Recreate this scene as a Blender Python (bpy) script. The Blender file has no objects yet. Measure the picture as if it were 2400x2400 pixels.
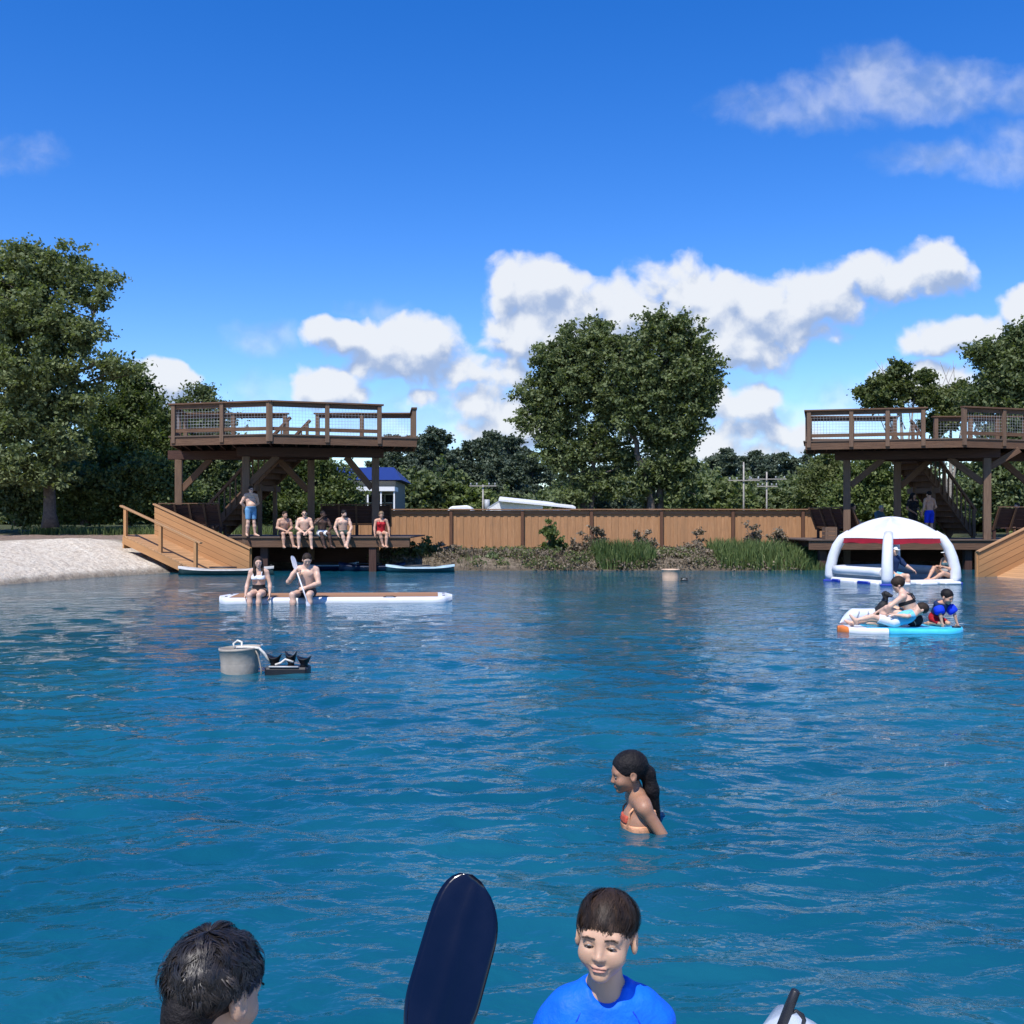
import bpy, bmesh, math, random
import numpy as np
from mathutils import Vector, Matrix

random.seed(7)
RNG = np.random.default_rng(7)
SC = bpy.context.scene
COL = SC.collection
R = math.radians

# ------------------------------------------------------------------ camera
CAM_H = 1.65
F = 2400.0          # focal length in photo pixels (photo is 2400 x 2400)
HOR = 1225.0        # row of the horizon in the photo
cam_d = bpy.data.cameras.new("camera")
cam = bpy.data.objects.new("camera", cam_d)
COL.objects.link(cam)
cam.location = (0, 0, CAM_H)
cam.rotation_euler = (R(90), 0, 0)
cam_d.sensor_width = 36.0
cam_d.lens = 36.0
cam_d.shift_y = 25.0 / 2400.0
cam_d.clip_start = 0.05
cam_d.clip_end = 8000
SC.camera = cam

# ------------------------------------------------------------------ sun and sky
SUN_DIR = Vector((-0.22, -0.49, 0.84)).normalized()
sun_el = math.asin(SUN_DIR.z)
sun_az = math.atan2(SUN_DIR.x, SUN_DIR.y)
sl = bpy.data.lights.new("sun", 'SUN')
sl.energy = 3.7
sl.angle = R(0.5)
sl.color = (1.0, 0.955, 0.89)
so = bpy.data.objects.new("sun", sl)
COL.objects.link(so)
so.rotation_euler = SUN_DIR.to_track_quat('Z', 'Y').to_euler()

SC.view_settings.view_transform = 'Standard'
SC.view_settings.look = 'None'
SC.view_settings.exposure = 0.55
SC.view_settings.gamma = 1.0
SC.render.engine = 'CYCLES'
SC.cycles.use_denoising = True
SC.cycles.max_bounces = 5
SC.cycles.diffuse_bounces = 2
SC.cycles.glossy_bounces = 3
SC.cycles.transparent_max_bounces = 8
SC.cycles.caustics_reflective = False
SC.cycles.caustics_refractive = False
SC.cycles.sample_clamp_indirect = 4.0


class NT:
    """small helper to write node trees"""
    def __init__(self, tree):
        self.t = tree
        self.n = tree.nodes
        self.l = tree.links

    def node(self, typ, **kw):
        nd = self.n.new(typ)
        for k, v in kw.items():
            setattr(nd, k, v)
        return nd

    def put(self, sock, val):
        if isinstance(val, bpy.types.NodeSocket):
            self.l.new(val, sock)
        elif val is not None:
            if hasattr(sock, 'default_value') and hasattr(sock.default_value, '__len__') and isinstance(val, (int, float)):
                sock.default_value = [val] * len(sock.default_value)
            else:
                if hasattr(sock.default_value, '__len__') and len(sock.default_value) == 4 and len(val) == 3:
                    val = (*val, 1.0)
                sock.default_value = val

    def math(self, op, a, b=None, c=None, clamp=False):
        nd = self.node('ShaderNodeMath', operation=op, use_clamp=clamp)
        self.put(nd.inputs[0], a)
        if b is not None:
            self.put(nd.inputs[1], b)
        if c is not None:
            self.put(nd.inputs[2], c)
        return nd.outputs[0]

    def vmath(self, op, a, b=None, scale=None):
        nd = self.node('ShaderNodeVectorMath', operation=op)
        self.put(nd.inputs[0], a)
        if b is not None:
            self.put(nd.inputs[1], b)
        if scale is not None:
            self.put(nd.inputs['Scale'], scale)
        return nd.outputs[0] if op not in ('LENGTH', 'DOT_PRODUCT', 'DISTANCE') else nd.outputs['Value']

    def noise(self, vec, scale, detail=4, rough=0.55, dist=0.0, lac=2.0):
        nd = self.node('ShaderNodeTexNoise')
        self.put(nd.inputs['Vector'], vec)
        nd.inputs['Scale'].default_value = scale
        nd.inputs['Detail'].default_value = detail
        nd.inputs['Roughness'].default_value = rough
        nd.inputs['Lacunarity'].default_value = lac
        nd.inputs['Distortion'].default_value = dist
        return nd.outputs['Fac']

    def ramp(self, val, lo, hi, a=0.0, b=1.0, smooth=True):
        nd = self.node('ShaderNodeMapRange')
        nd.interpolation_type = 'SMOOTHSTEP' if smooth else 'LINEAR'
        nd.clamp = True
        self.put(nd.inputs[0], val)
        for i, x in enumerate((lo, hi, a, b)):
            self.put(nd.inputs[i + 1], x)
        return nd.outputs[0]

    def mix(self, f, a, b, mode='MIX'):
        nd = self.node('ShaderNodeMix', data_type='RGBA', blend_type=mode)
        self.put(nd.inputs[0], f)
        self.put(nd.inputs[6], a)
        self.put(nd.inputs[7], b)
        return nd.outputs[2]


# sky: Nishita sky with fair-weather cumulus
world = bpy.data.worlds.new("World")
SC.world = world
world.use_nodes = True
wt = NT(world.node_tree)
world.node_tree.nodes.clear()
sky = wt.node('ShaderNodeTexSky', sky_type='NISHITA')
sky.sun_disc = False
sky.sun_elevation = sun_el
sky.sun_rotation = sun_az
sky.altitude = 0
sky.air_density = 0.9
sky.dust_density = 0.05
sky.ozone_density = 3.2
hsv = wt.node('ShaderNodeHueSaturation')
hsv.inputs['Hue'].default_value = .515
hsv.inputs['Saturation'].default_value = 1.38
hsv.inputs['Value'].default_value = 1.0
wt.l.new(sky.outputs[0], hsv.inputs['Color'])

# cloud density as a function of sky direction (tangent plane of the view north)
BLOBS = [  # centre and radii, in thousandths of tan(angle) ; weight
    # big bank behind the round trees
    (1255, 690, 90, 75, 1.0), (1215, 765, 80, 75, 1.0), (1330, 720, 110, 70, 1.0), (1300, 790, 130, 60, .9),
    (1590, 665, 85, 70, 1.0), (1480, 720, 130, 60, .9), (1700, 730, 120, 70, .95), (1640, 800, 150, 60, .9),
    (1820, 740, 110, 60, .9), (1930, 690, 120, 60, .95), (2060, 655, 130, 55, 1.0), (2185, 630, 80, 60, 1.1),
    (1740, 815, 140, 50, .9), (1850, 790, 90, 45, .8), (1420, 800, 120, 60, .9),
    # small cumulus to the left of it
    (790, 785, 80, 34, 1.0), (900, 800, 80, 52, 1.1), (985, 820, 110, 68, 1.1), (1060, 865, 90, 40, .9), (915, 850, 90, 40, .95),
    # rims low over the deck
    (770, 905, 85, 42, 1.0), (710, 900, 40, 40, .8), (1000, 930, 50, 28, .9), (370, 895, 75, 48, 1.1), (430, 930, 60, 40, .9),
    (1140, 955, 110, 45, .85), (1190, 880, 60, 40, .75), (1730, 950, 100, 45, .9), (1200, 1010, 150, 48, .72), (1800, 1005, 140, 45, .72), (1660, 1060, 200, 36, .62),
    # right side
    (2220, 788, 90, 36, .9), (2285, 775, 50, 30, .75), (2400, 725, 50, 50, .95), (2175, 890, 105, 38, .9), (2240, 920, 80, 42, .85),
]
THIN = [
    (1080, 960, 160, 60, .9), (1180, 1010, 240, 70, .9), (1250, 900, 90, 60, .8), (1800, 1000, 190, 70, .9), (1700, 1050, 330, 60, .9), (960, 1000, 140, 60, .7), (1960, 960, 140, 50, .7), (1680, 930, 120, 50, .8),
    (1900, 250, 150, 40, .78), (2050, 190, 95, 58, .95), (2160, 215, 140, 50, .98), (2260, 200, 80, 45, .8), (2395, 215, 55, 40, .75), (1830, 272, 90, 24, .8),
    (2190, 370, 95, 28, .8), (2365, 388, 90, 30, .75), (2380, 330, 60, 30, .6), (30, 360, 70, 34, .6), (870, 720, 60, 16, .6), (630, 790, 60, 28, .7), (560, 780, 40, 20, .4), (620, 920, 70, 30, .6),
]
dg = bpy.data.node_groups.new("cloud_density", 'ShaderNodeTree')
dg.interface.new_socket("P", in_out='INPUT', socket_type='NodeSocketVector')
dg.interface.new_socket("D", in_out='OUTPUT', socket_type='NodeSocketFloat')
dg.interface.new_socket("A", in_out='OUTPUT', socket_type='NodeSocketFloat')
dt = NT(dg)
gi = dt.node('NodeGroupInput')
go = dt.node('NodeGroupOutput')
w1 = dt.node('ShaderNodeTexNoise')
dt.put(w1.inputs['Vector'], gi.outputs[0])
w1.inputs['Scale'].default_value = 16.0
w1.inputs['Detail'].default_value = 4
w1.inputs['Roughness'].default_value = .55
wv = dt.vmath('SCALE', dt.vmath('SUBTRACT', w1.outputs['Color'], (.5, .5, .5)), scale=.035)
pw = dt.vmath('ADD', gi.outputs[0], wv)
def field(blobs, grow):
    acc = None
    for (bx, by, rx, ry, wgt) in blobs:
        u = (bx - 1200) / F
        v = (HOR - by) / F
        s = dt.vmath('MULTIPLY', dt.vmath('SUBTRACT', pw, (u, v, 0)), (F / (rx * grow), F / (ry * grow), 0))
        dd = dt.vmath('DOT_PRODUCT', s, s)
        val = dt.math('MULTIPLY_ADD', dd, -.55 * wgt, wgt)
        acc = val if acc is None else dt.math('SMOOTH_MAX', acc, val, .25)
    return dt.math('MAXIMUM', acc, -0.6)


acc = field(BLOBS, 1.06)
def billow(vec, scale):
    vn = dt.node('ShaderNodeTexVoronoi', feature='SMOOTH_F1')
    dt.put(vn.inputs['Vector'], vec)
    vn.inputs['Scale'].default_value = scale
    vn.inputs['Smoothness'].default_value = .35
    return dt.math('SUBTRACT', .55, vn.outputs['Distance'])


n1 = dt.noise(pw, 70.0, 6, .6)
n2 = dt.noise(gi.outputs[0], 14.0, 3, .5)
d1 = dt.math('MULTIPLY_ADD', billow(pw, 24.0), .75, acc)
d1 = dt.math('MULTIPLY_ADD', billow(pw, 58.0), .40, d1)
d1 = dt.math('MULTIPLY_ADD', dt.math('SUBTRACT', n1, .5), .55, d1)
d1 = dt.math('MULTIPLY_ADD', dt.math('SUBTRACT', n2, .5), .9, d1)
d1 = dt.math('SUBTRACT', d1, .06)
thin = dt.math('MULTIPLY_ADD', dt.math('SUBTRACT', dt.noise(pw, 26.0, 6, .55), .5), 1.5, field(THIN, 1.35))
dt.l.new(d1, go.inputs[0])
dt.l.new(thin, go.inputs[1])

tc = wt.node('ShaderNodeTexCoord')
sep = wt.node('ShaderNodeSeparateXYZ')
wt.l.new(tc.outputs['Generated'], sep.inputs[0])
ay = wt.math('MAXIMUM', wt.math('ABSOLUTE', sep.outputs[1]), .02)
cu = wt.math('DIVIDE', sep.outputs[0], ay)
cv = wt.math('DIVIDE', sep.outputs[2], ay)
cmb = wt.node('ShaderNodeCombineXYZ')
wt.l.new(cu, cmb.inputs[0]); wt.l.new(cv, cmb.inputs[1])
P0 = cmb.outputs[0]


def dens(vec):
    g = wt.node('ShaderNodeGroup')
    g.node_tree = dg
    wt.put(g.inputs[0], vec)
    return g.outputs


D0, A0 = dens(P0)[:2]
D1 = dens(wt.vmath('ADD', P0, (-.006, .020, 0)))[0]
alpha = wt.ramp(D0, .02, .62)
alpha = wt.math('MAXIMUM', wt.math('MULTIPLY', alpha, .97), wt.ramp(A0, -.05, 1.3, 0, .52))
# parts with more cloud towards the sun are greyer, edges facing it are white
lit = wt.math('MULTIPLY_ADD', wt.math('SUBTRACT', D0, D1), 1.0, .62)
lit = wt.math('ADD', lit, wt.math('MULTIPLY', wt.ramp(D0, .3, 1.1), .16))
lit = wt.ramp(lit, .22, 1.04)
ccol = wt.mix(lit, (1.75, 2.3, 3.45), (4.1, 4.27, 4.55))
skyc = wt.mix(alpha, hsv.outputs[0], ccol)
bg = wt.node('ShaderNodeBackground')
bg.inputs['Strength'].default_value = 0.142
wt.l.new(skyc, bg.inputs['Color'])
wo = wt.node('ShaderNodeOutputWorld')
wt.l.new(bg.outputs[0], wo.inputs[0])
world.cycles.sampling_method = 'MANUAL'
world.cycles.sample_map_resolution = 512


# ------------------------------------------------------------------ helpers
def P(px, py, d):
    return Vector(((px - 1200) / F * d, d, CAM_H - (py - HOR) / F * d))


def PX(px, d):
    return (px - 1200) / F * d


def link(o):
    COL.objects.link(o)
    return o


def tag(o, label=None, cat=None, group=None, kind=None):
    if label: o['label'] = label
    if cat: o['category'] = cat
    if group: o['group'] = group
    if kind: o['kind'] = kind
    return o


def thing(name, label, cat, loc=(0, 0, 0), group=None):
    o = bpy.data.objects.new(name, None)
    o.empty_display_size = .2
    o.location = loc
    link(o)
    return tag(o, label, cat, group)


def root_loc(o):
    v = Vector((0, 0, 0))
    while o is not None:
        v = v + o.location
        o = o.parent
    return v


def mesh_np(name, V, Fq, uv=None, tint=None, smooth=False):
    """fast mesh from numpy: V (n,3), Fq (m,k) all faces with k corners"""
    V = np.asarray(V, dtype=np.float32)
    Fq = np.asarray(Fq, dtype=np.int32)
    me = bpy.data.meshes.new(name)
    m, k = Fq.shape
    me.vertices.add(len(V))
    me.vertices.foreach_set('co', V.ravel())
    me.loops.add(m * k)
    me.loops.foreach_set('vertex_index', Fq.ravel())
    me.polygons.add(m)
    me.polygons.foreach_set('loop_start', np.arange(0, m * k, k, dtype=np.int32))
    me.update(calc_edges=True)
    if smooth:
        me.polygons.foreach_set('use_smooth', np.ones(m, dtype=bool))
    if tint is not None:
        a = me.attributes.new('tint', 'FLOAT', 'POINT')
        a.data.foreach_set('value', np.asarray(tint, dtype=np.float32))
    me.validate()
    return me


class MB:
    """collects simple solids into one mesh"""
    def __init__(self):
        self.v = []; self.f = []; self.uv = []; self.sm = []

    def face(self, idx, uvs=None, smooth=False):
        self.f.append(tuple(idx))
        self.uv.append(uvs or [(0, 0)] * len(idx))
        self.sm.append(smooth)

    def beam(self, a, b, w, h, up=(0, 0, 1), off=0.0):
        a = Vector(a); b = Vector(b)
        d = (b - a); L = d.length; d.normalize()
        up = Vector(up)
        s = d.cross(up)
        if s.length < 1e-4:
            s = d.cross(Vector((0, 1, 0)))
        s.normalize()
        u = s.cross(d).normalized()
        base = len(self.v)
        for q, t in ((a, 0), (b, L)):
            for (i, j) in ((-1, -1), (1, -1), (1, 1), (-1, 1)):
                self.v.append(q + s * (i * w / 2) + u * (j * h / 2))
        r0, r1 = random.random() * 40, random.random() * 40
        def uvq(c0, c1, ww):
            return [(r0, r1), (r0, r1 + ww), (r0 + L, r1 + ww), (r0 + L, r1)]
        q = [(0, 1, 5, 4, w), (1, 2, 6, 5, h), (2, 3, 7, 6, w), (3, 0, 4, 7, h)]
        for k, (i0, i1, i2, i3, ww) in enumerate(q):
            r1 += 1.3
            self.face([base + i0, base + i1, base + i2, base + i3], uvq(0, 0, ww))
        self.face([base + 3, base + 2, base + 1, base + 0], [(r0, r1), (r0, r1 + w), (r0 + h * .2, r1 + w), (r0 + h * .2, r1)])
        self.face([base + 4, base + 5, base + 6, base + 7], [(r0, r1), (r0, r1 + w), (r0 + h * .2, r1 + w), (r0 + h * .2, r1)])
        return self

    def box(self, c, s, rz=0.0):
        c = Vector(c)
        dx = Vector((math.cos(rz), math.sin(rz), 0)) * (s[0] / 2)
        return self.beam(c - dx, c + dx, s[1], s[2])

    def prism(self, pts, vec, smooth=False):
        """extrude the planar polygon pts (3D) along vec"""
        pts = [Vector(p) for p in pts]; vec = Vector(vec)
        n = len(pts); b = len(self.v)
        self.v += pts + [p + vec for p in pts]
        r0, r1 = random.random() * 40, random.random() * 40
        o = pts[0]
        e1 = (pts[1] - pts[0]).normalized()
        nn = Vector((0, 0, 0))
        for i in range(n):
            nn += (pts[i] - o).cross(pts[(i + 1) % n] - o)
        nn.normalize()
        e2 = nn.cross(e1)
        fl = [(r0 + (p - o).dot(e1), r1 + (p - o).dot(e2)) for p in pts]
        flip = nn.dot(vec) > 0
        A = list(range(n)); 
        bot = [b + i for i in (reversed(A) if flip else A)]
        top = [b + n + i for i in (A if flip else reversed(A))]
        self.face(bot, [fl[i - b] for i in bot])
        self.face(top, [fl[i - b - n] for i in top])
        vl = vec.length
        for i in range(n):
            j = (i + 1) % n
            L = (pts[j] - pts[i]).length
            q = [b + i, b + j, b + n + j, b + n + i]
            u = [(r0, r1), (r0 + L, r1), (r0 + L, r1 + vl), (r0, r1 + vl)]
            if not flip:
                q = q[::-1]; u = u[::-1]
            self.face(q, u, smooth)
        return self

    def tube(self, pts, r, n=8, caps=True, flat=None):
        pts = [Vector(p) for p in pts]
        m = len(pts)
        rr = r if isinstance(r, (list, tuple)) else [r] * m
        b = len(self.v)
        prev = None
        Lacc = 0
        us = []
        for i, p in enumerate(pts):
            d = (pts[min(i + 1, m - 1)] - pts[max(i - 1, 0)])
            if d.length < 1e-9: d = Vector((0, 0, 1))
            d.normalize()
            if prev is None:
                s = d.cross(Vector((0, 0, 1)))
                if s.length < 1e-3: s = d.cross(Vector((0, 1, 0)))
            else:
                s = prev - d * prev.dot(d)
            s.normalize(); prev = s
            u = d.cross(s)
            if i: Lacc += (pts[i] - pts[i - 1]).length
            us.append(Lacc)
            for k in range(n):
                a = 2 * math.pi * k / n
                self.v.append(p + (s * math.cos(a) + u * math.sin(a) * (flat or 1.0)) * rr[i])
        for i in range(m - 1):
            for k in range(n):
                k2 = (k + 1) % n
                self.face([b + i * n + k, b + i * n + k2, b + (i + 1) * n + k2, b + (i + 1) * n + k],
                          [(us[i], k / n), (us[i], (k + 1) / n), (us[i + 1], (k + 1) / n), (us[i + 1], k / n)], True)
        if caps:
            self.face([b + k for k in reversed(range(n))])
            self.face([b + (m - 1) * n + k for k in range(n)])
        return self

    def lathe(self, prof, c=(0, 0, 0), n=24, sx=1.0, sy=1.0, rz=0):
        c = Vector(c); b = len(self.v); m = len(prof)
        for (r, z) in prof:
            for k in range(n):
                a = 2 * math.pi * k / n
                x, y = math.cos(a) * r * sx, math.sin(a) * r * sy
                self.v.append(c + Vector((x * math.cos(rz) - y * math.sin(rz), x * math.sin(rz) + y * math.cos(rz), z)))
        for i in range(m - 1):
            for k in range(n):
                k2 = (k + 1) % n
                self.face([b + i * n + k, b + i * n + k2, b + (i + 1) * n + k2, b + (i + 1) * n + k], None, True)
        if prof[0][0] > 1e-5: self.face([b + k for k in reversed(range(n))])
        if prof[-1][0] > 1e-5: self.face([b + (m - 1) * n + k for k in range(n)])
        return self

    def grid(self, rows, closed_u=False, smooth=True):
        """rows: list of equally long lists of points"""
        b = len(self.v); n = len(rows[0]); m = len(rows)
        for r_ in rows: self.v += [Vector(p) for p in r_]
        for i in range(m - 1):
            for k in range(n if closed_u else n - 1):
                k2 = (k + 1) % n
                self.face([b + i * n + k, b + i * n + k2, b + (i + 1) * n + k2, b + (i + 1) * n + k],
                          [(i / m, k / n), (i / m, (k + 1) / n), ((i + 1) / m, (k + 1) / n), ((i + 1) / m, k / n)], smooth)
        return self

    def mesh(self, name, origin=(0, 0, 0)):
        me = bpy.data.meshes.new(name)
        o = Vector(origin)
        me.from_pydata([tuple(p - o) for p in self.v], [], self.f)
        me.polygons.foreach_set('use_smooth', self.sm)
        ul = me.uv_layers.new(name='UVMap')
        flat = [c for fu in self.uv for uv in fu for c in uv]
        ul.data.foreach_set('uv', flat)
        me.update()
        return me

    def build(self, name, mat, parent=None, loc=None, bevel=0.0, label=None):
        if parent is not None:
            og = root_loc(parent)
            lc = (0, 0, 0)
        else:
            og = Vector(loc) if loc is not None else Vector((0, 0, 0))
            lc = og
        me = self.mesh(name, og)
        if bevel:
            bm = bmesh.new(); bm.from_mesh(me)
            ed = [e for e in bm.edges if len(e.link_faces) == 2 and e.calc_face_angle(0) > .5]
            bmesh.ops.bevel(bm, geom=ed, offset=bevel, segments=1, affect='EDGES', profile=.5)
            bm.to_mesh(me); bm.free()
        o = bpy.data.objects.new(name, me)
        if mat: me.materials.append(mat)
        o.parent = parent
        o.location = lc
        link(o)
        if label: o['label'] = label
        return o


def part_mesh(name, me, mat, parent):
    o = bpy.data.objects.new(name, me)
    if mat: me.materials.append(mat)
    o.parent = parent
    return link(o)


# ------------------------------------------------------------------ materials
def new_mat(name):
    m = bpy.data.materials.new(name)
    m.use_nodes = True
    t = NT(m.node_tree)
    return m, t, m.node_tree.nodes['Principled BSDF']


def plain(name, col, rough=.5, var=.12, vscale=6.0, bump=0.0, bscale=30.0, spec=.5, metal=0.0, coat=0.0, dirt=None, dscale=3.0):
    m, t, b = new_mat(name)
    tcn = t.node('ShaderNodeTexCoord')
    n = t.noise(tcn.outputs['Object'], vscale, 5, .6)
    c = t.mix(t.ramp(n, .3, .7), [x * (1 - var) for x in col], [min(1, x * (1 + var)) for x in col])
    if dirt:
        n2 = t.noise(tcn.outputs['Object'], dscale, 6, .65)
        c = t.mix(t.math('MULTIPLY', t.ramp(n2, .5, .75), .7), c, dirt)
    t.put(b.inputs['Base Color'], c)
    t.put(b.inputs['Roughness'], t.ramp(n, .2, .8, max(.02, rough - .08), min(1, rough + .08)))
    b.inputs['Specular IOR Level'].default_value = spec
    b.inputs['Metallic'].default_value = metal
    b.inputs['Coat Weight'].default_value = coat
    if bump:
        bn = t.node('ShaderNodeBump')
        bn.inputs['Strength'].default_value = bump
        bn.inputs['Distance'].default_value = .01
        t.put(bn.inputs['Height'], t.noise(tcn.outputs['Object'], bscale, 4, .6))
        t.l.new(bn.outputs[0], b.inputs['Normal'])
    return m


def wood(name, col, dark, rough=.75, grain=1.0, weather=.3, plank=0.0):
    """grain runs along U; plank > 0 draws the gaps between boards that wide (in V)"""
    m, t, b = new_mat(name)
    uv = t.node('ShaderNodeUVMap').outputs[0]
    tcn = t.node('ShaderNodeTexCoord')
    st = t.vmath('MULTIPLY', uv, (1.2, 22.0, 0))
    g = t.noise(st, 1.6, 6, .65, .6)
    st2 = t.vmath('MULTIPLY', uv, (.35, 3.0, 0))
    g2 = t.noise(st2, 1.0, 3, .5)
    w = t.noise(tcn.outputs['Object'], 1.3, 5, .62)
    c = t.mix(t.ramp(g, .32, .7), dark, col)
    c = t.mix(t.math('MULTIPLY', t.ramp(g2, .35, .7), .45 * grain), c, [x * .62 for x in col])
    c = t.mix(t.math('MULTIPLY', t.ramp(w, .5, .75), weather), c, [x * .45 + .03 for x in col])
    pt = t.node('ShaderNodeNewGeometry').outputs['Random Per Island']
    c = t.mix(t.math('MULTIPLY', t.ramp(pt, .0, 1.0, 0, 1, False), .38), c, [x * .58 for x in col])
    h = g
    if plank:
        sepv = t.node('ShaderNodeSeparateXYZ'); t.l.new(uv, sepv.inputs[0])
        q = t.math('DIVIDE', sepv.outputs[1], plank)
        fr = t.math('FRACT', q)
        idn = t.math('FLOOR', q)
        wn = t.node('ShaderNodeTexWhiteNoise', noise_dimensions='1D'); t.put(wn.inputs['W'], idn)
        c = t.mix(t.math('MULTIPLY', wn.outputs['Value'], .65), c, [x * .55 for x in col])
        gap = t.ramp(t.math('ABSOLUTE', t.math('SUBTRACT', fr, .5)), .455, .49)
        c = t.mix(gap, c, [x * .12 for x in dark])
        h = t.math('SUBTRACT', t.math('MULTIPLY', g, .3), gap)
    t.put(b.inputs['Base Color'], c)
    b.inputs['Roughness'].default_value = rough
    b.inputs['Specular IOR Level'].default_value = .25
    bn = t.node('ShaderNodeBump')
    bn.inputs['Strength'].default_value = .5
    bn.inputs['Distance'].default_value = .006
    t.put(bn.inputs['Height'], h)
    t.l.new(bn.outputs[0], b.inputs['Normal'])
    return m


def leaf_mat(name, a, bcol, trans=.35, rough=.55):
    m, t, b = new_mat(name)
    at = t.node('ShaderNodeAttribute', attribute_name='tint')
    oi = t.node('ShaderNodeObjectInfo')
    f = t.math('ADD', at.outputs['Fac'], t.math('MULTIPLY', t.math('SUBTRACT', oi.outputs['Random'], .5), .35), clamp=True)
    c = t.mix(f, a, bcol)
    t.put(b.inputs['Base Color'], c)
    b.inputs['Roughness'].default_value = rough
    b.inputs['Specular IOR Level'].default_value = .3
    tr = t.node('ShaderNodeBsdfTranslucent')
    t.put(tr.inputs[0], t.mix(1.0, c, (1.0, 1.1, .45), 'MULTIPLY'))
    mx = t.node('ShaderNodeMixShader'); mx.inputs[0].default_value = trans
    t.l.new(b.outputs[0], mx.inputs[1]); t.l.new(tr.outputs[0], mx.inputs[2])
    t.l.new(mx.outputs[0], t.n['Material Output'].inputs['Surface'])
    return m


M = {}
M['old_wood'] = wood('weathered_brown_timber', (.200, .112, .066), (.085, .045, .028), weather=.5)
M['old_post'] = wood('weathered_post_timber', (.235, .150, .098), (.115, .068, .045), weather=.4)
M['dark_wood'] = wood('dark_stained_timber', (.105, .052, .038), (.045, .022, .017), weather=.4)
M['deck_wood'] = wood('deck_board_timber', (.19, .135, .10), (.09, .06, .045), plank=.14, weather=.4)
M['new_wood'] = wood('new_pine_timber', (.60, .315, .135), (.47, .23, .09), rough=.65, weather=.10)
M['new_plank'] = wood('new_pine_planking', (.60, .315, .135), (.48, .235, .095), rough=.65, weather=.10, plank=.19)
M['new_floor'] = wood('new_pine_decking', (.66, .38, .19), (.52, .28, .125), rough=.65, weather=.12, plank=.14)
M['fence_wood'] = wood('cedar_fence_boards', (.52, .285, .140), (.36, .18, .082), weather=.35, grain=1.3)
M['fence_trim'] = wood('cedar_fence_trim', (.40, .22, .12), (.25, .13, .07), weather=.4)
M['fence_post'] = wood('cedar_fence_post', (.17, .085, .05), (.10, .05, .03), weather=.4)
M['wire'] = plain('galvanised_wire', (.40, .41, .42), .5)
M['bark'] = plain('grey_brown_bark', (.10, .082, .068), .9, .35, 9, .8, 22)
M['pale_bark'] = plain('pale_bark', (.30, .27, .235), .9, .3, 9, .6, 22)
# ------------------------------------------------------------------ ground
POND = np.array([(-14.6, 8), (-14.3, 20), (-13.75, 26), (-13.45, 27.4), (-13.1, 28.8), (-12.65, 30.6), (-11.75, 32.6), (-11.35, 33.6), (-11.0, 35.2), (-9.6, 37.0),
                 (-5.6, 37.3), (-4.4, 36.1), (-3.2, 35.5), (-1, 35.2), (3, 35.35), (7, 35.2), (9.6, 35.4), (11, 37.2), (13, 38.0), (17, 38.0), (18.6, 36.2), (19, 33.6),
                 (21, 30), (22, 20), (18, 6), (10, .7), (-10, .7)], dtype=np.float64)


def poly_sd(x, y, poly):
    """signed distance, positive outside"""
    d = np.full(x.shape, 1e9)
    ins = np.zeros(x.shape, bool)
    n = len(poly)
    for i in range(n):
        ax, ay_ = poly[i]; bx, by = poly[(i + 1) % n]
        ex, ey = bx - ax, by - ay_
        t = np.clip(((x - ax) * ex + (y - ay_) * ey) / (ex * ex + ey * ey), 0, 1)
        d = np.minimum(d, np.hypot(x - ax - t * ex, y - ay_ - t * ey))
        c = ((ay_ > y) != (by > y)) & (x < (bx - ax) * (y - ay_) / ((by - ay_) if by != ay_ else 1e-9) + ax)
        ins ^= c
    return np.where(ins, -d, d)


def sstep(a, b, x):
    t = np.clip((x - a) / (b - a), 0, 1)
    return t * t * (3 - 2 * t)


def vnoise(x, y, seed=0):
    """smooth value noise"""
    r = np.random.default_rng(seed).random((256, 256))
    xi = np.floor(x).astype(int); yi = np.floor(y).astype(int)
    fx = x - xi; fy = y - yi
    fx = fx * fx * (3 - 2 * fx); fy = fy * fy * (3 - 2 * fy)
    g = lambda i, j: r[i % 256, j % 256]
    return (g(xi, yi) * (1 - fx) + g(xi + 1, yi) * fx) * (1 - fy) + (g(xi, yi + 1) * (1 - fx) + g(xi + 1, yi + 1) * fx) * fy


def fbm2(x, y, oct=4, seed=0):
    s = 0; a = .5
    for o in range(oct):
        s = s + a * vnoise(x * 2 ** o, y * 2 ** o, seed + o); a *= .5
    return s


def land(x, y):
    s = poly_sd(x, y, POND)
    left = sstep(-8.5, -11.0, x)
    right = sstep(9.5, 12.5, x)
    far = sstep(44, 60, y)
    plat = .42 * (1 - left) * (1 - right) + left * (1.06 + .42 * far) + right * .85
    plat = plat + (.9 - plat) * sstep(50, 75, y) * (1 - left)
    # sand heap beside the ramp
    plat = plat + .16 * np.exp(-(((x + 13.75) / 1.2) ** 2 + ((y - 33.9) / 1.3) ** 2))
    wd = 1.2 + 2.2 * left + .6 * right
    up = plat * np.clip(s / wd, 0, 1) ** .72
    up = up * (1 + .12 * (fbm2(x * .8, y * .8, 3, 3) - .45))
    lump = (fbm2(x * 2.3 + 9, y * 2.3, 4, 11) - .47) * .16 * sstep(.1, 1.2, s) * sstep(70, 45, y)
    lump = lump * (1 - .55 * left)
    dn = -np.clip(-s * .45, 0, 1.25)
    return np.where(s > 0, up + lump, dn), s


def axis(lo, hi, step, far_lo, far_hi, ratio=1.35):
    a = list(np.arange(lo, hi + 1e-6, step))
    st = step; v = hi
    while v < far_hi:
        st *= ratio; v += st; a.append(v)
    st = step; v = lo; pre = []
    while v > far_lo:
        st *= ratio; v -= st; pre.append(v)
    return np.array(pre[::-1] + a)


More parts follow.
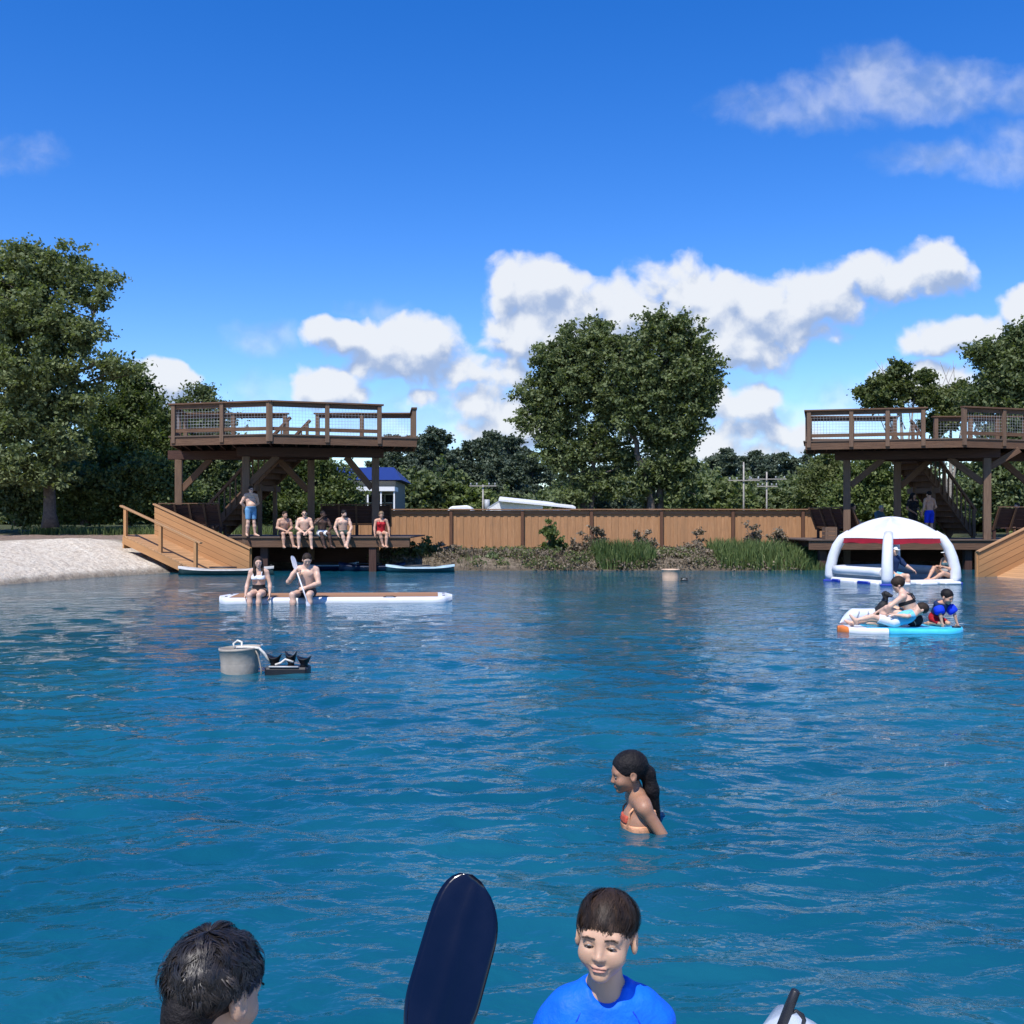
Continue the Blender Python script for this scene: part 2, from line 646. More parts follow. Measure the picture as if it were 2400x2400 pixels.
gx = axis(-24, 24, .22, -3500, 3500)
gy = axis(-1.5, 46, .22, -60, 4500)
GX, GY = np.meshgrid(gx, gy)
GZ, GS = land(GX, GY)
nx_, ny_ = len(gx), len(gy)
idx = np.arange(nx_ * ny_).reshape(ny_, nx_)
Fq = np.stack([idx[:-1, :-1], idx[:-1, 1:], idx[1:, 1:], idx[1:, :-1]], -1).reshape(-1, 4)
gm = mesh_np('ground', np.stack([GX, GY, GZ], -1).reshape(-1, 3), Fq, smooth=True)
leftm = sstep(-8.8, -10.6, GX)
sand = leftm * sstep(6.2, 4.2, GS + .9 * (fbm2(GX * .7, GY * .7, 3, 5) - .5)) * sstep(37.0, 35.6, GY + 1.2 * (fbm2(GX * .9, GY * .9, 3, 8) - .5))
sand = np.maximum(sand, sstep(3, 0, GY) * sstep(20, 14, np.abs(GX)))
road = leftm * (1 - sand) * sstep(47.5, 45.5, GY + .8 * (fbm2(GX * .4, GY * .9, 3, 21) - .5))
bank = (1 - leftm) * sstep(9, 7, GS)
for nm, ar in (('sand', sand), ('road', road), ('bank', bank), ('wet', sstep(.34, .05, GS + .2 * (fbm2(GX * 1.5, GY * 1.5, 3, 2) - .5)) * (GS > -.5))):
    a = gm.attributes.new(nm, 'FLOAT', 'POINT')
    a.data.foreach_set('value', ar.ravel().astype(np.float32))

m, t, b = new_mat('ground_soil_sand')
tcn = t.node('ShaderNodeTexCoord').outputs['Object']
A = lambda n: t.node('ShaderNodeAttribute', attribute_name=n).outputs['Fac']
n_big = t.noise(tcn, .7, 5, .6); n_mid = t.noise(tcn, 4.5, 6, .65); n_fin = t.noise(tcn, 26, 5, .7)
grass = t.mix(t.ramp(n_mid, .35, .68), (.035, .052, .016), (.10, .105, .04))
grass = t.mix(t.math('MULTIPLY', t.ramp(n_big, .45, .7), .5), grass, (.17, .14, .085))
bankc = t.mix(t.ramp(n_mid, .38, .62), (.075, .055, .038), (.26, .205, .15))
bankc = t.mix(t.ramp(n_fin, .42, .66), bankc, (.20, .17, .11))
roadc = t.mix(t.ramp(n_mid, .35, .62), (.33, .225, .175), (.17, .135, .085))
roadc = t.mix(t.math('MULTIPLY', t.ramp(n_fin, .4, .7), .5), roadc, (.42, .31, .26))
sandc = t.mix(t.ramp(n_mid, .33, .66), (.80, .72, .58), (.66, .56, .43))
sandc = t.mix(t.math('MULTIPLY', t.ramp(n_fin, .45, .72), .5), sandc, (.40, .31, .22))
sandc = t.mix(t.math('MULTIPLY', t.ramp(t.noise(tcn, 9, 4, .6), .52, .7), .55), sandc, (.36, .28, .20))
c = t.mix(A('bank'), grass, bankc)
c = t.mix(A('road'), c, roadc)
c = t.mix(A('sand'), c, sandc)
c = t.mix(t.math('MULTIPLY', A('wet'), .75), c, (.10, .078, .055))
t.put(b.inputs['Base Color'], c)
b.inputs['Roughness'].default_value = .95
b.inputs['Specular IOR Level'].default_value = .15
bn = t.node('ShaderNodeBump'); bn.inputs['Strength'].default_value = 1.0; bn.inputs['Distance'].default_value = .16
t.put(bn.inputs['Height'], t.math('ADD', t.noise(tcn, 3.2, 6, .66), t.math('MULTIPLY', n_fin, .25)))
t.l.new(bn.outputs[0], b.inputs['Normal'])
gm.materials.append(m)
tag(link(bpy.data.objects.new('ground', gm)), kind='structure')

# ------------------------------------------------------------------ water (real waves)
rows = [.9]
while rows[-1] < 44:
    d_ = rows[-1]
    rows.append(d_ + max(.016, d_ * d_ * .00046))
rows = np.array(rows)
ncol = 640
tt = np.linspace(-1, 1, ncol)
half = np.minimum(3.5 + rows * .66, 26)
WX = tt[None, :] * half[:, None]
WY = np.repeat(rows[:, None], ncol, 1)
WZ = np.zeros_like(WX)
rg = np.random.default_rng(5)
wx_ = WX + .25 * (fbm2(WX * .6, WY * .6, 2, 40) - .5) * 2
wy_ = WY + .35 * (fbm2(WX * .5 + 7, WY * .5, 2, 41) - .5) * 2
for lam, amp, n in ((1.7, .0066, 5), (.85, .0060, 7), (.42, .0048, 10), (.23, .0029, 12), (.13, .0012, 12)):
    for i in range(n):
        ang = R(90) + rg.normal(0, .62)
        l = lam * rg.uniform(.75, 1.35)
        k = 2 * math.pi / l
        ph = rg.uniform(0, 6.28)
        a = amp * rg.uniform(.6, 1.2) / math.sqrt(n) * 1.7
        fade = sstep(l * 700, l * 120, WY * WY * .9)      # waves finer than the sheet's own grid are left to the fine ripple
        mod = .45 + 1.1 * vnoise(WX / (l * 2.6) + i * 7.3, WY / (l * 3.4) + i * 3.1, 60 + i)
        arg = k * (wx_ * math.cos(ang) + wy_ * math.sin(ang)) + ph
        s_ = np.sin(arg)
        WZ += a * fade * mod * (s_ + .25 * np.sin(2 * arg + 1.3))
# rings spreading from swimmers
for (cx, cy, rmax, am) in ((.66, 5.6, 1.6, .008), (.22, 2.55, 1.0, .007), (-.62, 2.05, .9, .007)):
    rr = np.hypot(WX - cx, (WY - cy))
    WZ += am * np.sin(rr * 26 + 2.2 * fbm2(WX * 2, WY * 2, 2, 77)) * np.exp(-rr / (rmax * .42)) * sstep(.0, .25, rr)
wi = np.arange(WX.size).reshape(WX.shape)
WF = np.stack([wi[:-1, :-1], wi[:-1, 1:], wi[1:, 1:], wi[1:, :-1]], -1).reshape(-1, 4)
wm = mesh_np('water', np.stack([WX, WY, WZ], -1).reshape(-1, 3), WF, smooth=True)
m, t, b = new_mat('pond_water')
tcn = t.node('ShaderNodeTexCoord').outputs['Object']
big = t.noise(tcn, .35, 4, .55)
c = t.mix(t.ramp(big, .3, .7), (.003, .066, .108), (.008, .104, .152))
t.put(b.inputs['Base Color'], c)
b.inputs['Roughness'].default_value = .035
b.inputs['IOR'].default_value = 1.333
b.inputs['Specular IOR Level'].default_value = .5
st = t.vmath('MULTIPLY', tcn, (1.0, 1.55, 1.0))
h = t.math('ADD', t.math('MULTIPLY', t.noise(st, 2.6, 4, .5, .4), 1.0), t.math('MULTIPLY', t.noise(st, 7.0, 3, .55, .5), .26))
bn = t.node('ShaderNodeBump'); bn.inputs['Strength'].default_value = .75; bn.inputs['Distance'].default_value = .05
t.put(bn.inputs['Height'], h)
t.l.new(bn.outputs[0], b.inputs['Normal'])
wm.materials.append(m)
tag(link(bpy.data.objects.new('water', wm)), kind='structure')


# ------------------------------------------------------------------ vegetation
M['leaf_oak'] = leaf_mat('oak_leaf', (.062, .092, .036), (.225, .265, .115))
M['leaf_elm'] = leaf_mat('elm_leaf', (.050, .076, .034), (.180, .220, .095))
M['leaf_pine'] = leaf_mat('pine_needles', (.042, .064, .044), (.110, .140, .085), trans=.2)
M['leaf_bush'] = leaf_mat('bush_leaf', (.055, .085, .028), (.200, .245, .080))
M['leaf_light'] = leaf_mat('light_leaf', (.07, .10, .032), (.20, .225, .085))
M['leaf_dry'] = leaf_mat('dry_weed', (.10, .078, .052), (.27, .215, .15), trans=.2)
M['leaf_reed'] = leaf_mat('reed_blade', (.045, .080, .020), (.17, .225, .075), trans=.3)


def leaf_quads(pos, size, rng, up=.35, elong=1.7):
    n = len(pos)
    nrm = rng.normal(0, 1, (n, 3)); nrm[:, 2] += up * 2
    nrm /= np.linalg.norm(nrm, axis=1)[:, None]
    a = rng.normal(0, 1, (n, 3))
    a -= nrm * (a * nrm).sum(1)[:, None]
    a /= np.linalg.norm(a, axis=1)[:, None]
    b_ = np.cross(nrm, a)
    s = (size * rng.uniform(.6, 1.4, n))[:, None]
    a = a * s * elong * .5; b_ = b_ * s * .5
    V = np.stack([pos - a, pos - b_ + a * .15, pos + a, pos + b_ + a * .15], 1).reshape(-1, 3)
    return V, np.arange(4 * n).reshape(n, 4)


def crown_points(lobes, n, rng, clus=.55, shell=.5, dens=1.0, flat=.75):
    """leaf positions in clumps scattered through ellipsoid lobes"""
    vol = np.array([l[3] * l[4] * l[5] for l in lobes]) ** .8
    out = []; tint = []; centers = []
    for l, share in zip(lobes, vol / vol.sum()):
        k = max(8, int(n * share))
        nc = max(3, int(k / 70 * dens))
        d = rng.normal(0, 1, (nc, 3)); d /= np.linalg.norm(d, axis=1)[:, None]
        r = rng.random(nc) ** shell * rng.uniform(.70, 1.24, nc)
        c = np.array(l[:3]) + d * r[:, None] * np.array(l[3:6])
        centers.append(c)
        per = rng.integers(0, nc, k)
        cr = clus * rng.uniform(.55, 1.35, nc)
        q = rng.normal(0, .48, (k, 3)) * np.array([1, 1, flat])
        out.append(c[per] + q * cr[per][:, None])
        ct = rng.uniform(0, 1, nc)
        tint.append(np.clip(ct[per] * .65 + rng.uniform(-.1, .4, k), 0, 1))
    # loose sprays that break the outline
    for l in lobes:
        ns = int(5 + 2.2 * max(l[3:6]) ** 1.2)
        d = rng.normal(0, 1, (ns, 3)); d[:, 2] = np.abs(d[:, 2]) * .8 - .25; d /= np.linalg.norm(d, axis=1)[:, None]
        c = np.array(l[:3]) + d * rng.uniform(1.02, 1.30, ns)[:, None] * np.array(l[3:6])
        per = rng.integers(0, ns, ns * 34)
        q = rng.normal(0, 1, (ns * 34, 3)) * np.array([.26, .26, .17]) * clus * 1.2
        out.append(c[per] + q + d[per] * rng.normal(0, .35, (ns * 34, 1)) * clus)
        tint.append(rng.uniform(.2, 1, ns * 34)); centers.append(c)
    return np.concatenate(out), np.concatenate(tint), np.concatenate(centers)


def tree(name, label, cat, loc, lobes, trunks, n=18000, leaf=.16, mat='leaf_oak', bark='bark', seed=1, group=None, clus=.55, shell=.5,
         limb=.07, limbs=40, up=.35, elong=1.7, flat=.75, dens=1.0):
    rng = np.random.default_rng(seed)
    o = thing(name, label, cat, loc, group)
    pos, tint, cen = crown_points(lobes, n, rng, clus, shell, dens, flat)
    V, Fq = leaf_quads(pos, leaf, rng, up, elong)
    me = mesh_np('crown', V, Fq, tint=np.repeat(tint, 4))
    part_mesh('crown', me, M[mat], o)
    mb = MB()
    tp = []
    for pts, r0, r1 in trunks:
        pts = [Vector(p) for p in pts]
        fine = []
        for i in range(len(pts) - 1):
            for k in range(4):
                q = pts[i].lerp(pts[i + 1], k / 4)
                q = q + Vector((rng.normal(0, .02), rng.normal(0, .02), 0)) * (1 if (i or k) else 0) * r0 * 8
                fine.append(q)
        fine.append(pts[-1])
        m_ = len(fine)
        rad = [r0 + (r1 - r0) * (i / (m_ - 1)) ** .8 for i in range(m_)]
        rad[0] *= 1.35
        mb.tube(fine, rad, 8)
        tp += [(q, rr) for q, rr in zip(fine[m_ // 4:], rad[m_ // 4:])]
    sel = rng.permutation(len(cen))[:limbs]
    for i in sel:
        c = Vector(cen[i])
        best = min(tp, key=lambda q: (q[0] - c).length + max(0, q[0].z - c.z + .4) * 2.5)
        s = best[0]
        mid = s.lerp(c, .5) + Vector((rng.normal(0, .15), rng.normal(0, .15), rng.normal(.1, .15)))
        r0 = min(best[1] * .75, limb)
        mb.tube([s, s.lerp(mid, .55), mid, mid.lerp(c, .6), c], [r0, r0 * .8, r0 * .6, r0 * .42, r0 * .2], 5, False)
    mb2 = MB(); mb2.v = [v + Vector(loc) for v in mb.v]; mb2.f = mb.f; mb2.uv = mb.uv; mb2.sm = mb.sm
    mb2.build('trunk', M[bark], o)
    return o


def gz(x, y):
    return float(land(np.array([x], float), np.array([y], float))[0][0])


def lobes_px(lst, d, base, dep=1.0):
    """crown lobes measured in the photo (centre px, py, radii in px, depth offset) -> metres about the tree's base"""
    out = []
    for (px, py, rx, ry, dy) in lst:
        q = P(px, py, d + dy)
        s = (d + dy) / F
        out.append((q.x - base[0], q.y - base[1], q.z - base[2], rx * s, max(rx, ry) * s * dep * .8, ry * s))
    return out


def trunk_px(pts, d, base, r0, r1):
    return ([tuple(P(px, py, d + dy) - Vector(base)) for (px, py, dy) in pts], r0, r1)


# big tree at the left edge
d = 46; bx = PX(118, d); base = (bx, d, gz(bx, d) - .1)
tree('shade_tree', 'tallest tree at the left edge, rising over the sand with a wide dark crown', 'tree', base,
     lobes_px([(95, 640, 95, 85, 0), (-10, 640, 110, 80, .5), (185, 640, 60, 60, -.5), (20, 740, 150, 100, 0), (130, 760, 95, 90, -.8), (250, 655, 30, 26, -.5), (222, 700, 40, 40, -1),
               (-40, 860, 160, 110, .5), (90, 890, 120, 100, -1), (190, 790, 55, 50, -1), (60, 990, 150, 80, 0), (175, 930, 60, 60, -1), (-60, 1000, 120, 100, 1), (245, 860, 50, 26, -1), (290, 868, 40, 18, -1), (20, 1080, 120, 50, -1), (150, 1040, 60, 50, -1), (95, 1120, 70, 40, -1)], d, base),
     [trunk_px([(118, 1236, 0), (116, 1100, 0), (100, 950, 0), (95, 800, 0), (95, 640, 0)], d, base, .30, .07),
      trunk_px([(116, 1110, 0), (160, 950, -.5), (200, 800, -.7), (230, 690, -.8)], d, base, .2, .03),
      trunk_px([(110, 1060, 0), (50, 900, .4), (0, 760, .5)], d, base, .22, .04)],
     n=88000, leaf=.108, mat='leaf_oak', seed=11, clus=.42, shell=.5, limbs=90)

# thicket behind the ramp and left tower
spec = [
    (300, 54, [(300, 960, 75, 70, 0), (240, 1010, 70, 80, 0), (350, 1010, 60, 80, 0), (290, 1090, 110, 90, -1), (390, 1070, 60, 100, 0), (310, 890, 40, 40, 0), (200, 1100, 60, 70, 0)], 26000, 'leaf_bush',
     'bushy tree right of the tallest tree, its crown reaching behind the brown railing'),
    (445, 56, [(455, 960, 50, 36, 0), (480, 1010, 70, 60, 0), (430, 1060, 70, 90, 0), (510, 1080, 60, 80, 0), (470, 920, 26, 18, 0), (450, 1150, 90, 60, -1)], 20000, 'leaf_elm',
     'tree behind the left tower whose top peeps over the railing'),
    (200, 49, [(190, 1150, 60, 50, 0), (250, 1170, 60, 50, 0), (320, 1160, 70, 60, 0), (400, 1170, 60, 55, 0), (160, 1190, 40, 40, 0), (360, 1120, 60, 50, 0)], 22000, 'leaf_bush',
     'low leafy thicket behind the sandy road, left of the brown tower'),
    (40, 50, [(20, 1150, 70, 50, 0), (70, 1180, 40, 45, 0), (-40, 1130, 70, 60, 0), (150, 1110, 50, 60, 1)], 14000, 'leaf_oak',
     'dark thicket under the tallest tree at the left edge'),
    (600, 60, [(610, 1120, 45, 50, 0), (650, 1150, 60, 50, 0), (700, 1120, 60, 50, 0), (760, 1110, 55, 50, 0), (800, 1160, 50, 50, 0), (730, 1180, 90, 50, 0), (600, 1190, 60, 50, 0), (680, 1080, 40, 40, 0)], 24000, 'leaf_bush',
     'light green leafy tree seen between the legs of the left tower'),
    (520, 62, [(530, 1100, 50, 60, 0), (500, 1160, 60, 60, 0), (570, 1150, 50, 60, 0)], 12000, 'leaf_elm',
     'dark green bush under the stairs of the left tower'),
]
for i, (tx, d, lb, n, mt, lab) in enumerate(spec):
    bx = PX(tx, d); base = (bx, d, gz(bx, d) - .1)
    tree('leafy_tree', lab, 'tree', base, lobes_px(lb, d, base),
         [trunk_px([(tx, 1232, 0), (tx + 8, 1120, 0), (tx + 4, 1040 if d > 50 else 1150, 0)], d, base, .2, .06), trunk_px([(tx, 1225, 0), (tx + 45, 1140, 0)], d, base, .12, .05)],
         n=int(n * 2.1), leaf=.112, mat=mt, seed=30 + i, clus=.55, limbs=30)

# the pair of round trees in the middle
d = 62; bx = PX(1372, d); base = (bx, d, gz(bx, d) - .1)
tree('round_tree', 'left of the two big round trees behind the fence, lower and with several thin stems', 'tree', base,
     lobes_px([(1370, 810, 75, 55, 0), (1295, 850, 60, 50, 0), (1430, 830, 60, 60, -1), (1265, 930, 55, 60, 0), (1350, 910, 110, 80, 0), (1440, 940, 60, 80, -1), (1235, 985, 36, 30, -.5), (1300, 1000, 60, 50, 0), (1400, 1040, 70, 60, 0),
               (1340, 1080, 60, 55, 0), (1290, 1060, 36, 40, 0), (1400, 1140, 60, 45, 0), (1330, 1160, 45, 30, 0), (1400, 765, 30, 18, 0), (1460, 1080, 40, 60, 0)], d, base),
     [trunk_px([(1372, 1228, 0), (1365, 1100, 0), (1352, 980, 0), (1330, 860, 0)], d, base, .24, .05), trunk_px([(1355, 1228, .4), (1335, 1080, .4), (1290, 960, .3)], d, base, .16, .04),
      trunk_px([(1385, 1228, -.3), (1392, 1080, -.4), (1410, 950, -.5), (1400, 820, -.5)], d, base, .18, .04)],
     n=64000, leaf=.130, mat='leaf_oak', seed=21, clus=.44, shell=.5, limbs=80)
d = 60; bx = PX(1525, d); base = (bx, d, gz(bx, d) - .1)
tree('round_tree', 'right of the two big round trees behind the fence, taller, with a leaning dark trunk', 'tree', base,
     lobes_px([(1545, 780, 60, 42, 0), (1600, 800, 60, 50, 0), (1640, 860, 52, 55, 0), (1500, 850, 60, 70, 0), (1580, 890, 90, 80, 0), (1655, 905, 36, 50, 0), (1490, 950, 60, 60, -.5), (1600, 985, 60, 60, 0), (1540, 1010, 70, 55, 0),
               (1600, 1080, 36, 60, 0), (1560, 1110, 60, 55, 0), (1500, 1140, 40, 45, 0), (1600, 1160, 45, 35, 0), (1540, 745, 20, 14, 0), (1650, 965, 24, 26, 0), (1470, 880, 40, 50, -.5)], d, base),
     [trunk_px([(1530, 1228, 0), (1515, 1120, 0), (1480, 1010, 0), (1450, 930, 0), (1430, 860, .3)], d, base, .26, .06), trunk_px([(1545, 1228, .3), (1552, 1080, .3), (1556, 930, .2), (1550, 800, 0)], d, base, .28, .06),
      trunk_px([(1552, 1060, .2), (1590, 960, .2), (1630, 870, 0)], d, base, .12, .04)],
     n=64000, leaf=.130, mat='leaf_oak', seed=22, clus=.44, shell=.5, limbs=80)

# right side, behind the other tower
spec = [
    ('leafy_tree', 'tree rising over the railing at the right edge with a dense dark crown', 2410, 60,
     [(2390, 830, 60, 50, 0), (2310, 830, 36, 26, 0), (2420, 900, 80, 80, 0), (2340, 900, 50, 50, 0), (2290, 940, 40, 30, 0), (2400, 1000, 90, 70, 0), (2420, 780, 50, 20, 0)], 30000, 'leaf_oak', 'bark', .62),
    ('sparse_tree', 'sparse tree with leaf tufts and bare twigs over the right tower railing', 2110, 66,
     [(2075, 905, 36, 30, 0), (2030, 920, 24, 20, 0), (2105, 870, 20, 26, 0), (2120, 920, 24, 24, 0), (2165, 885, 20, 20, 0), (2170, 930, 30, 22, 0), (2060, 940, 40, 20, 0)], 9000, 'leaf_light', 'pale_bark', .40),
    ('sparse_tree', 'sparse pale tree with bare grey branches, behind the gap in the right railing', 2225, 68,
     [(2215, 935, 24, 22, 0), (2260, 920, 36, 28, 0), (2220, 980, 40, 30, 0), (2280, 960, 40, 30, 0), (2190, 1000, 30, 26, 0)], 7500, 'leaf_light', 'pale_bark', .42),
    ('leafy_tree', 'bright green leafy tree seen between the posts of the right tower', 2045, 64,
     [(2040, 1110, 60, 60, 0), (2000, 1160, 55, 50, 0), (2090, 1150, 60, 55, 0), (2060, 1190, 80, 40, 0), (2130, 1170, 50, 50, 0), (1960, 1190, 40, 40, 0)], 20000, 'leaf_bush', 'bark', .52),
    ('leafy_tree', 'dark green tree under the right tower, beside its stairs', 2340, 58,
     [(2340, 1100, 60, 60, 0), (2390, 1130, 60, 60, 0), (2360, 1180, 70, 45, 0), (2300, 1150, 40, 50, 0), (2420, 1080, 50, 60, 0)], 18000, 'leaf_elm', 'bark', .52),
    ('leafy_tree', 'olive green tree left of the right tower, beyond the end of the fence', 1915, 74,
     [(1910, 1130, 36, 40, 0), (1940, 1110, 36, 40, 0), (1900, 1170, 45, 34, 0), (1960, 1150, 40, 50, 0)], 12000, 'leaf_light', 'bark', .5),
]
for i, (nm, lab, tx, d, lb, n, mt, bk, cl) in enumerate(spec):
    bx = PX(tx, d); base = (bx, d, gz(bx, d) - .1)
    zt = min(l[1] for l in lb)
    sp = nm == 'sparse_tree'
    trk = [trunk_px([(tx, 1225, 0), (tx + 4, (1225 + zt) / 2, 0), (tx, zt + 20, 0)], d, base, .2, .05), trunk_px([(tx, 1180, 0), (tx - 30, zt + 60, 0)], d, base, .12, .04), trunk_px([(tx, 1180, 0), (tx + 34, zt + 50, 0)], d, base, .12, .04)]
    if sp:
        rng = np.random.default_rng(80 + i)
        for k in range(14):
            x0 = tx + rng.uniform(-30, 30); y0 = rng.uniform(930, 1030)
            x1 = x0 + rng.uniform(-45, 45); y1 = y0 - rng.uniform(50, 130)
            trk.append(trunk_px([(x0, y0, 0), ((x0 + x1) / 2 + rng.uniform(-8, 8), (y0 + y1) / 2, .2), (x1, max(y1, 845), .2)], d, base, .035, .012))
    tree(nm, lab, 'tree', base, lobes_px(lb, d, base), trk, n=int(n * 1.6), leaf=.14, mat=mt, bark=bk, seed=50 + i, clus=cl, limbs=40)


# pines and scrub along the horizon: a few built, the rest copied
def copy_tree(o, loc, label, group, scale, rz):
    c = o.copy(); link(c)
    c.location = loc; c.scale = (scale[0], scale[0], scale[1]); c.rotation_euler = (0, 0, rz)
    c['label'] = label; c['group'] = group
    for ch in list(o.children):
        k = ch.copy(); link(k); k.parent = c
    return c


def pine(seed, loc, label, group):
    r_ = np.random.default_rng(seed)
    H = 12.0
    lb = []
    for k in range(11):
        z = 4.2 + k * .72 + r_.uniform(-.2, .2)
        rad = 2.1 * (1 - (k / 11) ** 1.8) + .5
        a = r_.uniform(0, 6.28)
        off = rad * .55
        lb.append((math.cos(a) * off, math.sin(a) * off, z, rad * .62, rad * .62, .55))
    lb.append((0, 0, H - .3, .6, .6, .6))
    return tree('pine_tree', label, 'tree', loc, lb, [([(0, 0, 0), (.1, 0, 4), (0, .1, 8), (.05, 0, 11.6)], .2, .05)], n=9000, leaf=.26, mat='leaf_pine', seed=seed, group=group,
                clus=.6, limbs=26, limb=.05, elong=1.5, flat=.5)


def scrub(seed, loc, label, group, mat='leaf_elm'):
    r_ = np.random.default_rng(seed)
    lb = [(r_.uniform(-1.6, 1.6), r_.uniform(-1, 1), 1.0 + r_.uniform(0, 2.6), r_.uniform(1.2, 2), 1.4, r_.uniform(1, 1.6)) for _ in range(7)]
    return tree('scrub_tree', label, 'tree', loc, lb, [([(0, 0, 0), (.1, 0, 1.6), (0, .1, 3)], .14, .05)], n=7000, leaf=.24, mat=mat, seed=seed, group=group, clus=.6, limbs=16, limb=.05)


GP1 = 'pines of the tree line left of the round trees'
GP2 = 'pines of the tree line right of the round trees'
GS1 = 'scrub trees beyond the fence, left of the round trees'
GS2 = 'scrub trees beyond the fence, right of the round trees'
LP1 = 'dark pine of the far tree line, left of the two round trees'
LP2 = 'dark pine of the far tree line, between the round trees and the right tower'
LS1 = 'low green scrub tree beyond the fence, left of the two round trees'
LS2 = 'low green scrub tree beyond the fence, right of the two round trees'
protoP = [pine(100 + k, (0, 0, 0), LP1, GP1) for k in range(4)]
protoS = [scrub(120 + k, (0, 0, 0), LS1, GS1, ('leaf_elm', 'leaf_oak', 'leaf_bush')[k]) for k in range(3)]
rng = np.random.default_rng(9)
usedP = [False] * 4; usedS = [False] * 3


def put(protos, used, k, loc, lab, grp, sc, rz):
    if not used[k]:
        used[k] = True
        o = protos[k]; o.location = loc; o.scale = (sc[0], sc[0], sc[1]); o.rotation_euler = (0, 0, rz); o['label'] = lab; o['group'] = grp
    else:
        copy_tree(protos[k], loc, lab, grp, sc, rz)


def treeline(x0, x1, n, top_fn, dlo, dhi, lab, grp):
    for i in range(n):
        px = x0 + (x1 - x0) * (i + rng.uniform(.1, .9)) / n
        dd = rng.uniform(dlo, dhi)
        z0 = .8
        top = CAM_H + (HOR - top_fn(px) - rng.uniform(-22, 14)) / F * dd
        h = (top - z0) / 12.0
        put(protoP, usedP, int(rng.integers(0, 4)), (PX(px, dd), dd, z0), lab, grp, (h * rng.uniform(.85, 1.2), h), rng.uniform(0, 6.28))


treeline(885, 1260, 18, lambda x: np.interp(x, [885, 960, 1000, 1050, 1075, 1140, 1200, 1260], [1065, 1020, 1030, 1020, 1080, 1020, 1030, 1060]), 115, 150, LP1, GP1)
treeline(900, 1250, 8, lambda x: 1085, 100, 118, LP1, GP1)
treeline(1230, 1620, 9, lambda x: 1085, 115, 140, LP1, GP1)
treeline(1625, 1990, 22, lambda x: np.interp(x, [1620, 1700, 1740, 1775, 1850, 1885, 1910, 1990], [1078, 1074, 1082, 1066, 1090, 1062, 1074, 1100]), 130, 175, LP2, GP2)
treeline(380, 885, 8, lambda x: 1085, 110, 140, 'dark pine of the far tree line, behind the legs of the left tower', 'pines of the tree line behind the left tower')
treeline(1990, 2420, 9, lambda x: 1085, 120, 150, 'dark pine of the far tree line, behind the legs of the right tower', 'pines of the tree line behind the right tower')
for i in range(20):
    px = 890 + (1330 - 890) * (i + rng.uniform(0, .9)) / 20; dd = rng.uniform(84, 100)
    s = rng.uniform(.85, 1.15) * (1.02 if px < 1110 else .75)
    put(protoS, usedS, int(rng.integers(0, 3)), (PX(px, dd), dd, .6), LS1, GS1, (s, s), rng.uniform(0, 6.28))
for i in range(22):
    px = 1600 + (1990 - 1600) * (i + rng.uniform(0, .9)) / 22; dd = rng.uniform(86, 118)
    s = rng.uniform(.8, 1.15)
    put(protoS, usedS, int(rng.integers(0, 3)), (PX(px, dd), dd, .6), LS2, GS2, (s, s), rng.uniform(0, 6.28))

for (xa, xb, n, lab, grp) in ((-40, 330, 22, 'green scrub tree behind the trees of the left edge', 'scrub trees behind the left trees'), (330, 900, 26, 'green scrub tree behind the legs of the left tower', 'scrub trees behind the left tower'), (1985, 2430, 22, 'green scrub tree behind the legs of the right tower', 'scrub trees behind the right tower')):
    for i in range(n):
        px = xa + (xb - xa) * (i + rng.uniform(0, .9)) / n; dd = rng.uniform(76, 92)
        s = rng.uniform(.6, .9)
        put(protoS, usedS, int(rng.integers(0, 3)), (PX(px, dd), dd, .6), lab, grp, (s * 1.15, s), rng.uniform(0, 6.28))

# far wood that closes the horizon
rr = np.random.default_rng(55)
nb = 240
lb = []
for k in range(nb):
    a = -.95 + 1.9 * (k + rr.random()) / nb
    dd = rr.uniform(185, 225)
    h = rr.uniform(3.6, 6.2)
    lb.append((math.tan(a) * dd * .8, dd, 1 + h * .5, rr.uniform(3, 5), 4, h * .9))
pos, tint, _ = crown_points(lb, 42000, rr, 1.0, .6)
V, Fq = leaf_quads(pos, .62, rr)
wo_ = part_mesh('distant_woods', mesh_np('distant_woods', V, Fq, tint=np.repeat(tint, 4)), M['leaf_pine'], None)
tag(wo_, 'dark distant woods closing the horizon behind the pines', 'woods', kind='stuff')


# ---- plants of the far bank
def blades(n, xr, yr, hr, rng, wid=.02, lean=.35, base=gz, dens=None):
    x = rng.uniform(*xr, n); y = rng.uniform(*yr, n)
    if dens is not None:
        keep = rng.random(n) < dens(x, y)
        x, y = x[keep], y[keep]; n = len(x)
    z = land(x, y)[0]
    h = rng.uniform(*hr, n) * (.7 + .6 * fbm2(x * 1.1, y * 1.1, 2, 90))
    ang = rng.uniform(0, 6.28, n); ln = np.abs(rng.normal(0, lean, n)) * h
    dx, dy = np.cos(ang) * ln, np.sin(ang) * ln
    w = wid * rng.uniform(.6, 1.4, n)
    wa = rng.uniform(0, 6.28, n)
    wx, wy = np.cos(wa) * w, np.sin(wa) * w
    p0 = np.stack([x, y, z - .03], 1)
    pm = np.stack([x + dx * .35, y + dy * .35, z + h * .62], 1)
    p1 = np.stack([x + dx, y + dy, z + h], 1)
    W = np.stack([wx, wy, np.zeros(n)], 1)
    V = np.stack([p0 - W, p0 + W, pm + W * .8, pm - W * .8, p1 + W * .12, p1 - W * .12], 1).reshape(-1, 3)
    b_ = np.arange(n)[:, None] * 6
    Fq = np.concatenate([b_ + np.array([[0, 1, 2, 3]]), b_ + np.array([[3, 2, 4, 5]])], 0)
    t_ = np.repeat(rng.random(n), 6)
    return V, Fq, t_


rng = np.random.default_rng(77)


